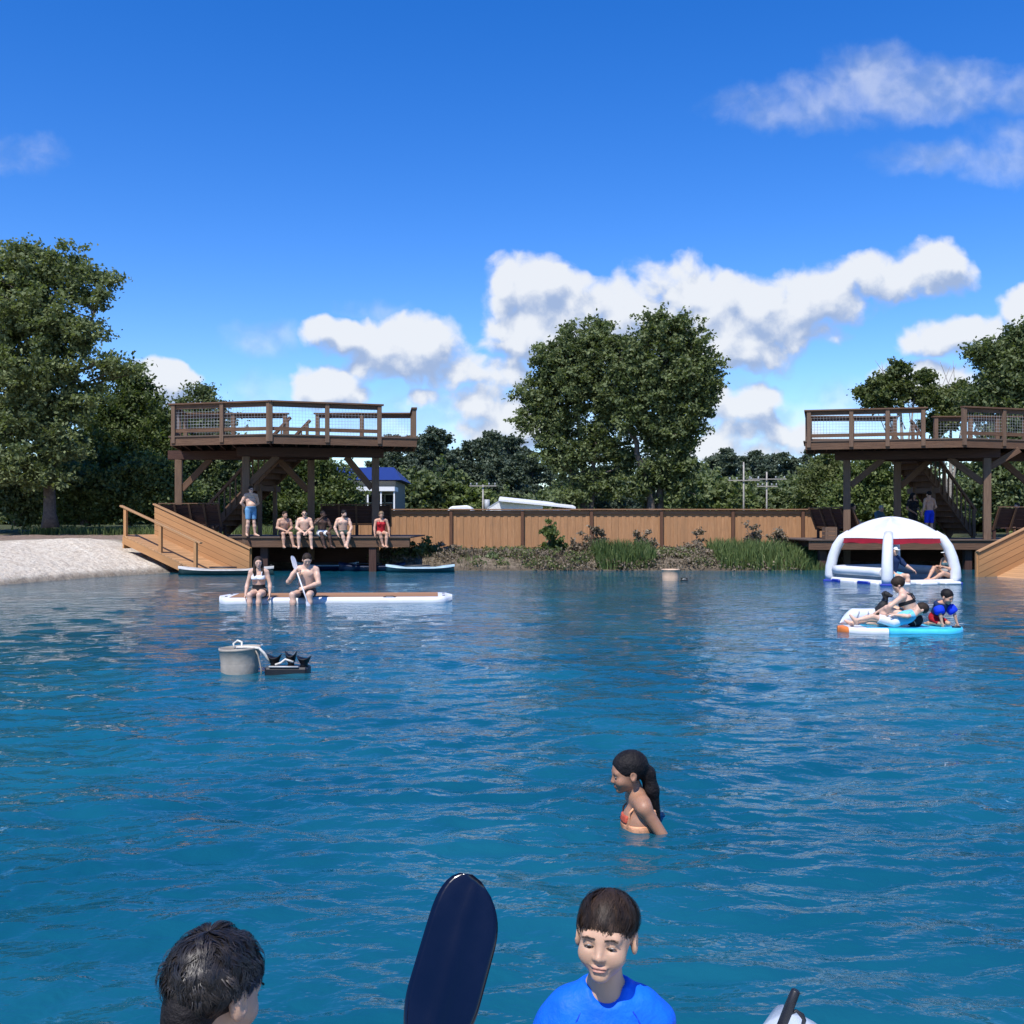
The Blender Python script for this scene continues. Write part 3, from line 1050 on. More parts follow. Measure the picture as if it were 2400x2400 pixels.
def stuff(name, V, Fq, t_, mat, label, cat):
    o = part_mesh(name, mesh_np(name, V, Fq, tint=t_), M[mat], None)
    return tag(o, label, cat, kind='stuff')


V, Fq, t_ = blades(2300, (PX(1395, 36), PX(1535, 36)), (35.35, 37.6), (.2, .75), rng, .018)
stuff('reeds', V, Fq, t_, 'leaf_reed', 'smaller bed of green reeds at the waterline below the middle of the fence', 'reeds')
V, Fq, t_ = blades(5200, (PX(1680, 36), PX(1945, 36)), (35.3, 38.0), (.18, .75), rng, .018)
stuff('reeds', V, Fq, t_, 'leaf_reed', 'long bed of tall green reeds at the waterline beside the right deck', 'reeds')
V, Fq, t_ = blades(6000, (-5.2, 10.5), (35.25, 41.6), (.05, .24), rng, .014, .6)
stuff('dry_grass', V, Fq, t_, 'leaf_dry', 'dry brown grass covering the bank below the fence', 'grass')
V, Fq, t_ = blades(4200, (-5.2, 10.5), (35.3, 41.6), (.05, .28), rng, .014, .6, dens=lambda x, y: sstep(.45, .62, fbm2(x * .8, y * .8, 3, 14)))
stuff('green_weeds', V, Fq, t_, 'leaf_bush', 'patches of low green weeds on the bank below the fence', 'weeds')
V, Fq, t_ = blades(5200, (-22, -7.0), (45.8, 48.6), (.15, .5), rng, .016, .5)
stuff('tall_grass', V, Fq, t_, 'leaf_bush', 'rough green grass along the far side of the sandy road', 'grass')

def brush(n, xr, yr, rng, hmax, seed, thr):
    nc = n // 26
    x = rng.uniform(*xr, nc); y = rng.uniform(*yr, nc)
    k = fbm2(x * .9, y * .9, 3, seed) > thr
    x, y = x[k], y[k]
    z = land(x, y)[0]
    c = np.stack([x, y, z + rng.uniform(.02, hmax, len(x))], 1)
    per = rng.integers(0, len(c), n)
    pos = c[per] + rng.normal(0, 1, (n, 3)) * np.array([.13, .13, .07])
    V, Fq = leaf_quads(pos, .055, rng)
    tn = np.repeat(np.clip(rng.random(len(c))[per] * .6 + rng.uniform(0, .4, n), 0, 1), 4)
    return V, Fq, tn


V, Fq, t_ = brush(26000, (-5.0, 10.3), (35.25, 40.5), rng, .17, 201, .40)
stuff('bank_brush', V, Fq, t_, 'leaf_dry', 'tangled brown dead brush over the bank below the fence', 'brush')
V, Fq, t_ = brush(20000, (-5.0, 10.3), (35.3, 40.5), rng, .18, 207, .45)
stuff('bank_creepers', V, Fq, t_, 'leaf_light', 'low green creepers over the bank below the fence', 'ground cover')

# shrubs on the bank
sh = [
    ('ivy_clad_stump', 'tall narrow leafy green bush standing against the fence, left of the middle', 1292, 37.5, [(1288, 1245, 14, 24, 0), (1296, 1285, 22, 30, 0), (1290, 1310, 28, 18, 0), (1312, 1290, 12, 22, 0)], 2600, 'leaf_bush', .09),
    ('leafy_bush', 'low dark green bush at the waterline right of the light kayak', 1165, 36.4, [(1150, 1318, 22, 14, 0), (1185, 1322, 24, 10, 0), (1165, 1310, 14, 10, 0)], 1500, 'leaf_elm', .10),
    ('leafy_bush', 'rounded green bush on the bank above the light kayak, beside the deck end', 985, 37.2, [(985, 1290, 40, 22, 0), (1020, 1300, 24, 18, 0), (950, 1302, 26, 18, 0)], 2400, 'leaf_light', .08),
    ('leafy_bush', 'small bush of mixed green in front of the fence, left of the smaller reeds', 1330, 37.0, [(1335, 1315, 30, 14, 0), (1300, 1325, 26, 10, 0)], 1300, 'leaf_bush', .08),
    ('weedy_bush', 'brown dried bush against the fence between the narrow bush and the reeds', 1385, 38.5, [(1385, 1275, 30, 30, 0), (1350, 1290, 26, 22, 0), (1400, 1250, 12, 22, 0)], 1500, 'leaf_dry', .07),
    ('weedy_bush', 'brown dried weeds sticking up behind the smaller reed bed', 1500, 38.5, [(1505, 1262, 14, 26, 0), (1520, 1280, 18, 18, 0)], 700, 'leaf_dry', .07),
    ('weedy_bush', 'reddish brown dried weed standing behind the long reed bed, next to a fence post', 1762, 38.2, [(1762, 1258, 16, 30, 0), (1775, 1275, 18, 20, 0)], 800, 'leaf_dry', .07),
    ('weedy_bush', 'reddish brown dried weed behind the right end of the long reed bed', 1835, 38.2, [(1835, 1262, 18, 24, 0), (1815, 1275, 14, 18, 0)], 800, 'leaf_dry', .07),
    ('weedy_bush', 'thin brown weed at the fence above the second bucket', 1640, 38.5, [(1640, 1270, 12, 26, 0), (1600, 1290, 40, 12, 0)], 700, 'leaf_dry', .07),
    ('weedy_bush', 'brown dried brush on the bank right of the light kayak', 1075, 37.4, [(1080, 1300, 34, 16, 0), (1120, 1310, 30, 14, 0), (1045, 1285, 14, 20, 0)], 1500, 'leaf_dry', .07),
]
for i, (nm, lab, tx, d, lb, n, mt, lf) in enumerate(sh):
    bx = PX(tx, d); base = (bx, d, gz(bx, d) - .05)
    o = thing(nm, lab, 'bush', base)
    r_ = np.random.default_rng(140 + i)
    L = lobes_px(lb, d, base)
    pos, tint, cen = crown_points(L, n, r_, .16, .6)
    V, Fq = leaf_quads(pos, lf, r_)
    part_mesh('foliage', mesh_np('foliage', V, Fq, tint=np.repeat(tint, 4)), M[mt], o)
    mb = MB()
    for c in cen[r_.permutation(len(cen))[:14]]:
        mb.tube([Vector(base) + Vector((c[0] * .15, c[1] * .15, 0)), Vector(base) + Vector((c[0] * .6, c[1] * .6, c[2] * .55)), Vector(base) + Vector(c)], [.02, .014, .006], 5)
    mb.build('stem', M['bark'], o)
# ------------------------------------------------------------------ fence
FY = 42.0
fx0, fx1 = PX(790, FY), PX(1962, FY)
FZT = CAM_H + 31 / F * FY
FZB = CAM_H - 66 / F * FY
fo = thing('board_fence', 'long cedar board fence running along the bank between the two towers', 'fence', (fx0, FY, .3))
fposts = [906, 1057, 1224, 1386, 1550, 1717, 1881]
edges = [790] + fposts + [1962]
for i in range(len(edges) - 1):
    xa, xb = PX(edges[i], FY), PX(edges[i + 1], FY)
    mb = MB()
    b0 = len(mb.v)
    x = xa + .06
    while x < xb - .06:
        w = min(.145, xb - .06 - x)
        dz = random.uniform(-.012, .012); dy = .022 if int(round(x / .15)) % 2 else 0.0
        mb.beam((x + w / 2, FY + .03 + dy, FZB), (x + w / 2, FY + .03 + dy, FZT - .04 + dz * .3), w + .012, .02, up=(0, 1, 0))
        x += .15
    mb.build('board_panel', M['fence_wood'], fo)
    mb = MB()
    mb.beam((xa + .055, FY - .015, FZB + .03), (xb - .055, FY - .015, FZB + .03), .04, .09)
    mb.beam((xa + .055, FY - .012, FZT - .13), (xb - .055, FY - .012, FZT - .13), .03, .13)
    mb.build('rail', M['fence_trim'], fo)
    if i < 4:
        mb = MB()
        mb.beam((xa + .06, FY + .02, FZB - .16), (xb - .06, FY + .02, FZB - .16), .03, .26)
        mb.build('kick_board', M['fence_wood'], fo)
for px in fposts:
    mb = MB(); mb.beam((PX(px, FY), FY - .03, -.1), (PX(px, FY), FY - .03, FZT - .045), .12, .12)
    mb.build('post', M['fence_post'], fo)
mb = MB(); mb.beam((fx0, FY - .01, FZT), (fx1, FY - .01, FZT), .24, .045)
mb.build('cap_rail', M['fence_trim'], fo)


# ------------------------------------------------------------------ diving towers
def rail_run(o, a, b, zt, posts, mesh=True, cap=True):
    """railing from a to b on top of the deck at zt; posts = fractions along it"""
    a = Vector((a[0], a[1], 0)); b = Vector((b[0], b[1], 0))
    d = (b - a).normalized()
    HT = 1.06
    for f in posts:
        q = a.lerp(b, f)
        mb = MB(); mb.beam(q + Vector((0, 0, zt - .25)), q + Vector((0, 0, zt + HT - .03)), .14, .14, up=(d.x, d.y, 0))
        mb.build('railing_post', M['old_post'], o, bevel=.008)
    mb = MB()
    mb.beam(a - d * .08 + Vector((0, 0, zt + HT)), b + d * .08 + Vector((0, 0, zt + HT)), .20, .05)
    mb.build('top_rail', M['old_wood'], o)
    ps = sorted(posts)
    for i in range(len(ps) - 1):
        p, q = a.lerp(b, ps[i]) + d * .072, a.lerp(b, ps[i + 1]) - d * .072
        mb = MB()
        mb.beam(p + Vector((0, 0, zt + HT - .10)), q + Vector((0, 0, zt + HT - .10)), .04, .13)
        mb.build('crosspiece', M['old_wood'], o)
        mb = MB(); mb.beam(p + Vector((0, 0, zt + .17)), q + Vector((0, 0, zt + .17)), .04, .12)
        mb.build('toe_rail', M['old_wood'], o)
        if mesh:
            mb = MB()
            L = (q - p).length
            k = max(2, int(L / .105))
            for j in range(1, k):
                s = p.lerp(q, j / k)
                mb.tube([s + Vector((0, 0, zt + .22)), s + Vector((0, 0, zt + HT - .16))], .0032, 4, False)
            for j in range(7):
                z = zt + .26 + j * .105
                mb.tube([p + Vector((0, 0, z)), q + Vector((0, 0, z))], .0032, 4, False)
            mb.build('wire_mesh', M['wire'], o)


def tower(label, poly, zt, posts, zpost, beams, braces, runs, stair, loc):
    o = thing('diving_tower', label, 'tower', loc)
    # deck boards, a little proud of the fascia
    cx = sum(p[0] for p in poly) / len(poly); cy = sum(p[1] for p in poly) / len(poly)
    out = [(cx + (x - cx) * 1.015, cy + (y - cy) * 1.015) for x, y in poly]
    mb = MB(); mb.prism([(x, y, zt - .045) for x, y in out], (0, 0, .045))
    mb.build('platform', M['deck_wood'], o)
    n = len(poly)
    for i in range(n):
        a, b = Vector((*poly[i], zt - .185)), Vector((*poly[(i + 1) % n], zt - .185))
        inn = Vector((cx, cy, zt - .185))
        d = (b - a).normalized()
        nrm = Vector((-d.y, d.x, 0))
        if nrm.dot(inn - a) < 0: nrm = -nrm
        mb = MB(); mb.beam(a + nrm * .03 + d * .002 + (d * .05 if i % 2 else d * 0), b + nrm * .03 - d * .002 - (d * .05 if i % 2 else d * 0), .05, .275)
        mb.build('fascia', M['old_wood'], o)
    # joists under the boards
    mb = MB()
    ux = Vector((beams[0][1][0] - beams[0][0][0], beams[0][1][1] - beams[0][0][1], 0)).normalized()
    vx = Vector((-ux.y, ux.x, 0))
    pv = [Vector((x, y, 0)) for x, y in poly]
    s0 = min(p.dot(ux) for p in pv); s1 = max(p.dot(ux) for p in pv)
    k = s0 + .35
    while k < s1 - .2:
        # clip the joist line to the polygon
        ts = []
        for i in range(n):
            p, q = pv[i], pv[(i + 1) % n]
            a_, b_ = p.dot(ux) - k, q.dot(ux) - k
            if a_ * b_ < 0:
                ts.append((p + (q - p) * (a_ / (a_ - b_))).dot(vx))
        if len(ts) >= 2:
            t0, t1 = min(ts) + .09, max(ts) - .09
            mb.beam(ux * k + vx * t0 + Vector((0, 0, zt - .17)), ux * k + vx * t1 + Vector((0, 0, zt - .17)), .045, .23)
        k += .42
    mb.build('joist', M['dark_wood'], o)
    for a, b in beams:
        mb = MB(); mb.beam((*a, zt - .46), (*b, zt - .46), .24, .32)
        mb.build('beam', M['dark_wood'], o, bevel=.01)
    for (x, y, z0) in posts:
        mb = MB(); mb.beam((x, y, z0), (x, y, zt - .625), .25, .25, up=(ux.x, ux.y, 0))
        mb.build('post', M['old_post'], o, bevel=.015)
    for a, b in braces:
        mb = MB(); mb.beam(a, b, .10, .22)
        mb.build('brace', M['old_wood'], o, bevel=.008)
    for r_ in runs:
        rail_run(o, r_[0], r_[1], zt, r_[2])
    # stairs
    a, b = Vector(stair[0]), Vector(stair[1])
    so_ = bpy.data.objects.new('staircase', None); so_.parent = o; link(so_)
    d = b - a; hd = Vector((d.x, d.y, 0)).normalized(); sd = Vector((-hd.y, hd.x, 0))
    W = .55
    for s in (-1, 1):
        mb = MB(); mb.beam(a + sd * (s * W), b + sd * (s * W), .05, .28)
        mb.build('stringer', M['old_wood'], so_)
    N = 15
    for i in range(N):
        q = a.lerp(b, (i + .5) / N) + Vector((0, 0, .05))
        l0 = q - sd * (W - .03); rz_ = (b.z - a.z) / N
        pr = [l0 - hd * .15, l0 + hd * .15, l0 + hd * .15 + Vector((0, 0, -rz_ * .0)), l0 + hd * .15 + Vector((0, 0, rz_ - .05)), l0 + hd * .17 + Vector((0, 0, rz_ - .05)), l0 + hd * .17 + Vector((0, 0, -.045)), l0 - hd * .15 + Vector((0, 0, -.045))]
        mb = MB(); mb.prism([pr[0], pr[1], pr[3], pr[4], pr[5], pr[6]], sd * (2 * W - .06))
        mb.build('tread', M['old_wood'], so_)
    for s in (-1, 1):
        mb = MB()
        h0 = Vector((0, 0, 1.0))
        mb.beam(a + sd * (s * (W + .05)) + h0, b + sd * (s * (W + .05)) + h0, .09, .10)
        mb.build('handrail', M['old_wood'], so_)
        for i in range(N):
            q = a.lerp(b, (i + .5) / N) + sd * (s * (W + .05))
            big = i in (0, 7, 14)
            mb = MB(); mb.beam(q + Vector((0, 0, -.08)), q + Vector((0, 0, .96)), .10 if big else .05, .10 if big else .05)
            mb.build('baluster', M['old_post'], so_)
    # stair landing support
    q = a.lerp(b, .62)
    mb = MB()
    for s in (-1, 1):
        mb.beam(q + sd * (s * (W - .1)) + Vector((0, 0, -q.z + .9)), q + sd * (s * (W - .1)) + Vector((0, 0, -.15)), .14, .14)
    mb.beam(q - sd * (W + .2) + Vector((0, 0, -.30)), q + sd * (W + .2) + Vector((0, 0, -.30)), .06, .2)
    mb.build('stair_trestle', M['old_post'], so_)
    return o


ZT = 4.55
Lp, Cp, Rp, BR, BL = (-11.45, 34.3), (-7.88, 33.35), (-3.24, 34.85), (-3.55, 37.2), (-12.0, 37.25)


def on(a, b, px):
    """fraction along a-b at which the line of sight through photo column px crosses it"""
    k = (px - 1200) / F
    fa, fb = a[0] - k * a[1], b[0] - k * b[1]
    return fa / (fa - fb)


def ptl(a, b, px):
    f = on(a, b, px)
    return (a[0] + (b[0] - a[0]) * f, a[1] + (b[1] - a[1]) * f)


def ins(poly, k=.985):
    cx = sum(p[0] for p in poly) / len(poly); cy = sum(p[1] for p in poly) / len(poly)
    return [(cx + (x - cx) * k, cy + (y - cy) * k) for x, y in poly]


l_, c_, r_, br_, bl_ = ins([Lp, Cp, Rp, BR, BL])
g_ = ptl(c_, r_, 893)
o1, o2 = ptl(bl_, br_, 672), ptl(bl_, br_, 741)
A1, A2, B1, B2 = (-9.13, 35.15), (-4.80, 36.0), (-12.06, 37.06), (-7.27, 37.06)
zb = ZT - .62
T1 = tower('left brown timber diving tower with an upper railed platform and stairs, people below it', [Lp, Cp, Rp, BR, BL], ZT,
           [(*A1, -1.2), (*A2, -1.2), (*B1, .3), (*B2, .3)], zb,
           [((-9.43, 35.1), (-4.52, 36.05)), ((-12.42, 37.06), (-6.62, 37.06))],
           [((-9.02, 35.17, 3.0), (-8.1, 35.35, zb + .02)), ((-4.92, 35.97, 2.85), (-5.8, 35.80, zb + .02)),
            ((-11.95, 37.06, 2.85), (-10.9, 37.06, zb + .02)), ((-7.38, 37.06, 2.8), (-8.45, 37.06, zb + .02))],
           [(l_, c_, [.02, on(l_, c_, 521), .985]), (c_, g_, [.0, on(c_, g_, 767), .985]), ((r_[0] + (br_[0] - r_[0]) * .25, r_[1] + (br_[1] - r_[1]) * .25), br_, [.02, .5, .98]), (br_, o2, [.0, on(br_, o2, 848), .985]), (o1, bl_, [.015, on(o1, bl_, 547), .98]), (bl_, l_, [.4, .8])],
           ((-11.3, 39.1, 1.2), (-7.75, 37.5, 4.45)), (-7.5, 35.5, 1.17))

Lq, Cq, Rq, BRq, BLq = (10.38, 36.25), (15.47, 35.0), (19.4, 36.3), (19.2, 38.3), (11.0, 38.3)
l_, c_, r_, br_, bl_ = ins([Lq, Cq, Rq, BRq, BLq])
g_ = ptl(l_, c_, 2168)
o1, o2 = ptl(bl_, br_, 2100), ptl(bl_, br_, 2190)
QA1, QA2, QB1, QB2 = (16.70, 36.0), (12.2, 37.3), (19.4, 38.05), (14.32, 38.05)
T2 = tower('right brown timber diving tower with an upper railed platform, behind the white inflatable dome', [Lq, Cq, Rq, BRq, BLq], ZT,
           [(*QA1, -1.2), (*QA2, -1.2), (*QB1, .2), (*QB2, .2)], zb,
           [((17.1, 35.88), (11.8, 37.42)), ((19.8, 38.05), (13.7, 38.05))],
           [((16.58, 36.04, 3.05), (15.5, 36.35, zb + .02)), ((12.32, 37.26, 3.0), (13.4, 36.95, zb + .02)),
            ((19.3, 38.05, 3.0), (18.2, 38.05, zb + .02)), ((14.43, 38.05, 3.0), (15.5, 38.05, zb + .02)), ((16.8, 35.98, 3.6), (17.7, 35.72, 4.2))],
           [(l_, g_, [.015, on(l_, g_, 1995), on(l_, g_, 2080), .985]), (c_, r_, [.0, on(c_, r_, 2352), .98]), (r_, br_, [.3, .7, .98]), (br_, o2, [.3, .6, .985]), (o1, bl_, [.015, .5, .98]), (bl_, l_, [.35, .75])],
           ((17.7, 40.2, 1.1), (14.55, 38.6, 4.45)), (15.0, 37.5, 1.06))


# ------------------------------------------------------------------ lower decks
def deck(label, strips, z, edge, posts, loc):
    """strips: rectangles (x0, x1, y0, y1) of boards"""
    o = thing('swim_deck', label, 'deck', loc)
    for (x0, x1, y0, y1) in strips:
        mb = MB(); mb.prism([(x0, y0, z - .045), (x1, y0, z - .045), (x1, y1, z - .045), (x0, y1, z - .045)], (0, 0, .045))
        mb.build('deck_boards', M['deck_wood'], o)
        mb = MB()
        mb.beam((x0 + .04, y0 + .075, z - .20), (x1 - .04, y0 + .075, z - .20), .05, .30)
        mb.build('edge_board', M['old_wood'], o)
        mb = MB()
        k = x0 + .3
        while k < x1 - .2:
            mb.beam((k, y0 + .11, z - .16), (k, y1 - .1, z - .16), .045, .22); k += .45
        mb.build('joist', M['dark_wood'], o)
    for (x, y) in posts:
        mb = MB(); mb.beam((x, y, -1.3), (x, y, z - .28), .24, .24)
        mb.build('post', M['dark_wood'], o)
    # added dark backing, stands for the black shade under the deck at the bank
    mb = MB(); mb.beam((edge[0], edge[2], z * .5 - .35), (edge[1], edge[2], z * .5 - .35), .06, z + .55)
    mb.build('dark_backing', M['dark_wood'], o)
    return o


ZD1, YD1 = 1.177, 34.4
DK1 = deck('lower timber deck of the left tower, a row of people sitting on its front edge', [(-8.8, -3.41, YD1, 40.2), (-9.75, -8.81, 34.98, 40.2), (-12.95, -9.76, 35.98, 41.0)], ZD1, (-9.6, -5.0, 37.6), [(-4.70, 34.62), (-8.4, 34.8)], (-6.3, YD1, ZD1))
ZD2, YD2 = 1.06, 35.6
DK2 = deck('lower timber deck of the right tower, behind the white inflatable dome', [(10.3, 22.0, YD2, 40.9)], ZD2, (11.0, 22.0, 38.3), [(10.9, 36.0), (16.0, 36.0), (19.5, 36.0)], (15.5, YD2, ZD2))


# ------------------------------------------------------------------ ramps into the water
def ramp(label, T, D, W, width, L, slope, z0):
    """T: high corner on the handrail side, D: unit horizontal direction downhill, W: unit direction across"""
    T = Vector((*T, 0)); D = Vector((*D, 0)); W = Vector((*W, 0))
    at = lambda s, w, dz=0: T + D * s + W * w + Vector((0, 0, z0 - slope * s + dz))
    o = thing('water_ramp', label, 'ramp', at(0, width / 2))
    mb = MB()
    N = 26
    mb.prism([at(0, 0), at(L, 0), at(L, width), at(0, width)], (0, 0, .045))
    # make planks run across the ramp
    mb.uv = [[(v, u) for u, v in f] for f in mb.uv]
    mb.build('floor', M['new_floor'], o)
    for w in (.03, width - .12):
        mb = MB(); mb.beam(at(.0, w, -.125), at(L, w, -.125), .05, .24)
        mb.build('side_joist', M['new_wood'], o)
    # planked side wall
    mb = MB()
    mb.prism([at(0, width, -.2), at(L, width, -.2), at(L, width, 1.06), at(0, width, 1.06)], W * .05)
    mb.uv = [[(u, v + .0) for u, v in f] for f in mb.uv]
    mb.build('side_wall', M['new_plank'], o)
    mb = MB(); mb.beam(at(-.04, width + .025, 1.085), at(L + .04, width + .025, 1.085), .14, .045)
    mb.build('wall_cap', M['new_floor'], o)
    for s in (0.04, L - .04):
        mb = MB(); mb.beam(at(s, width + .11, -.5), at(s, width + .11, 1.05), .11, .11)
        mb.build('wall_post', M['new_wood'], o)
    # handrail
    for s in (.06, 1.42, 2.75):
        mb = MB(); mb.beam(at(s, .07, -.18), at(s, .07, .92), .10, .10, up=tuple(D))
        mb.build('rail_post', M['new_wood'], o)
    mb = MB(); mb.beam(at(-.12, .07, .965), at(2.95, .07, .965), .15, .05)
    mb.build('handrail', M['new_floor'], o)
    mb = MB(); mb.beam(at(0.02, .0, -.2), at(.02, width, -.2), .06, .4)
    mb.build('end_board', M['new_wood'], o)
    return o


RD = Vector((.958, -.287, 0))
RAMP1 = ramp('new pine ramp with a planked wall sloping into the water beside the sand', (-12.97, 34.12), (.958, -.287), (.287, .958), 1.7, 3.75, .40, 1.20)
E = Vector((14.27, 31.2, 0)); U = Vector((.958, .287, 0)); Nn = Vector((.287, -.958, 0))
topw = E + U * 3.9
tcorner = topw + Nn * 1.8
RAMP2 = ramp('new pine ramp with a planked wall at the right edge, beside the dome', (tcorner.x, tcorner.y), (-.958, -.287), (-.287, .958), 1.8, 3.95, .40, 1.27)


# ------------------------------------------------------------------ benches and crate
def bench(label, c, rz, L, z, n=4, mat='dark_wood'):
    """bench facing local +Y, its slanted back at local -Y"""
    o = thing('slatted_bench', label, 'bench', (c[0], c[1], z))
    cs, sn = math.cos(rz), math.sin(rz)
    T = lambda x, y, zz: Vector((c[0] + x * cs - y * sn, c[1] + x * sn + y * cs, z + zz))
    mb = MB()
    for k in range(5):
        f0 = k / 5
        y0 = -.18 - .34 * f0; z0 = .44 + .68 * f0
        y1 = -.18 - .34 * (f0 + .185); z1 = .44 + .68 * (f0 + .185)
        mb.prism([T(-L / 2, y0, z0), T(L / 2, y0, z0), T(L / 2, y1, z1), T(-L / 2, y1, z1)], T(0, -.02, -.01) - T(0, 0, 0))
    mb.build('backrest', M[mat], o)
    for k in range(n + 1):
        x = -L / 2 + .03 + (L - .06) * k / n
        mb = MB(); mb.beam(T(x, -.20, .33), T(x, -.585, 1.14), .07, .05, up=tuple(T(0, 1, .5) - T(0, 0, 0)))
        mb.build('back_batten', M['old_wood'], o)
    mb = MB()
    for k in range(4):
        y = -.14 + k * .15
        mb.beam(T(-L / 2, y, .40), T(L / 2, y, .40), .135, .04)
    mb.build('seat', M[mat], o)
    for x in (-L / 2 + .08, 0, L / 2 - .08):
        for y in (-.16, .28):
            mb = MB(); mb.beam(T(x, y, 0), T(x, y, .378), .09, .09)
            mb.build('leg', M[mat], o)
        mb = MB(); mb.beam(T(x, -.20, .32), T(x, .36, .32), .04, .10)
        mb.build('seat_bearer', M[mat], o)
    mb = MB(); mb.beam(T(-L / 2 - .02, -.54, 1.15), T(L / 2 + .02, -.54, 1.15), .10, .035)
    mb.build('back_cap', M['old_wood'], o)
    return o


bench('dark slatted bench with a slanted back behind the left pine ramp wall', (-11.35, 36.62), R(-3), 2.15, ZD1)
bench('dark bench at the back of the left deck, behind the seated row of people', (-5.85, 38.6), R(6), 2.6, ZD1)
bench('dark bench at the left end of the right deck, behind the dome', (12.35, 38.4), R(-62), 2.2, ZD2)
bench('dark slatted bench with slanted back at the right edge, above the right ramp', (18.45, 37.0), R(8), 2.6, ZD2)

cr = thing('wooden_crate', 'small weathered wooden crate on the left end of the right deck', 'crate', (PX(1944, 36.2), 36.2, ZD2))
cx, cy = PX(1944, 36.2), 36.2
for k in range(3):
    mb = MB(); mb.box((cx, cy - .18, ZD2 + .07 + k * .145), (.42, .02, .13)); mb.box((cx, cy + .18, ZD2 + .07 + k * .145), (.42, .02, .13))
    mb.box((cx - .2, cy, ZD2 + .07 + k * .145), (.02, .33, .13)); mb.box((cx + .2, cy, ZD2 + .07 + k * .145), (.02, .33, .13))
    mb.build('slat', M['old_post'], cr)
for sx in (-1, 1):
    mb = MB(); mb.beam((cx + sx * .17, cy - .2, ZD2 + .002), (cx + sx * .17, cy - .2, ZD2 + .44), .05, .02, up=(0, 1, 0)); mb.build('corner_strip', M['old_post'], cr)


# ------------------------------------------------------------------ buildings, vehicles and poles beyond the fence
M['blue_roof'] = plain('blue_metal_roof', (.010, .030, .16), .6, .1)
M['cream_wall'] = plain('cream_wall', (.62, .60, .52), .8, .06)
M['tan_wall'] = plain('darkened_cream_wall', (.22, .215, .18), .8, .06)  # cream darkened in the colour itself to carry the porch shade
M['white_paint'] = plain('white_paint', (.80, .81, .82), .45, .04)
M['dark_glass'] = plain('dark_glass', (.012, .016, .022), .12, .2)
M['grey_frame'] = plain('grey_frame', (.36, .40, .44), .5)
M['pole_wood'] = plain('pole_timber', (.36, .335, .30), .85, .2)
M['pole_metal'] = plain('pole_metal', (.38, .40, .42), .5)

d = 72
bo = thing('blue_roofed_building', 'cream building with a blue metal roof seen past the right leg of the left tower', 'building', (PX(860, d), d + 3, 1))
x0, x1 = PX(690, d), PX(926, d)
ze, zr = 1.65 + 100 * d / F, 1.65 + 131 * d / F
mb = MB(); mb.box(((x0 + x1) / 2, d + 3.5, (ze + .5) / 2), (x1 - x0, 6.4, ze - .6)); mb.build('wall', M['tan_wall'], bo)
mb = MB()
e = .45
q = [(x0 - e, d - .3, ze), (x1 + e, d - .3, ze), (x1 + e, d + 7.3, ze), (x0 - e, d + 7.3, ze)]
rdg = [(x0 + 2.2, d + 3.5, zr + .15), (x1 - .5, d + 3.5, zr + .15)]
b0 = len(mb.v); mb.v += [Vector(p) for p in q + rdg]
for f in ((0, 1, 5, 4), (1, 2, 5), (2, 3, 4, 5), (3, 0, 4), (3, 2, 1, 0)): mb.face([b0 + i for i in f])
mb.build('roof', M['blue_roof'], bo)
mb = MB(); mb.box(((x0 + x1) / 2 + .1, d - .95, 1.65 + 77 * d / F), (x1 - x0 + .2, 2.2, .30)); mb.build('awning', M['white_paint'], bo)
for px in (824, 846, 868, 890, 911):

    fr = MB(); xx = PX(px, d); zc = 1.65 + 40 * d / F
    for (a, b_) in (((-.3, -.8), (.3, -.8)), ((-.3, .8), (.3, .8)), ((-.3, -.8), (-.3, .8)), ((.3, -.8), (.3, .8)), ((-.3, .2), (.3, .2))):
        fr.beam((xx + a[0], d + .25, zc + a[1]), (xx + b_[0], d + .25, zc + b_[1]), .07, .07)
    fo_ = fr.build('window', M['grey_frame'], bo)
    pn = MB(); pn.box((xx, d + .285, zc), (.58, .02, 1.56)); pn.build('pane', M['dark_glass'], fo_)
mb = MB()
for px in (862, 893, 924):
    mb.beam((PX(px, d - 1.9), d - 1.9, .8), (PX(px, d - 1.9), d - 1.9, 1.65 + 71.5 * d / F), .10, .10)
mb.build('porch_post', M['white_paint'], bo)

d = 58
wo2 = thing('metal_roofed_shed', 'long low white metal roof showing just above the fence', 'building', (PX(1250, d), d + 2, .8))
mb = MB()
xa, xb = PX(1140, d), PX(1350, d)
za, zb_ = 1.65 + 50 * d / F, 1.65 + 33 * d / F
mb.prism([(xa + .7, d - .6, za), (xb, d + .3, zb_), (xb, d + 5, zb_ + .25), (xa + .7, d + 5, za + .3)], (0, 0, .10)); mb.build('roof', M['white_paint'], wo2)
mb = MB(); mb.prism([(xa, d, .8), (xb - .3, d + .4, .8), (xb - .3, d + 4.6, .8), (xa, d + 4.6, .8)], (0, 0, zb_ - .85)); mb.build('wall', M['white_paint'], wo2)
mb = MB(); mb.prism([(xa + .02, d + .06, zb_ - .05), (xa + 3.2, d + .12, zb_ - .05), (xa + 3.2, d + .12, zb_ + .2), (xa + .75, d + .06, za - .02)], (0, .1, 0)); mb.build('gable', M['white_paint'], wo2)
mb = MB(); mb.beam((xa + .05, d - .05, 1.65 + 33 * d / F), (xa + .7, d - .55, za - .03), .06, .08); mb.build('corner_trim', M['grey_frame'], wo2)

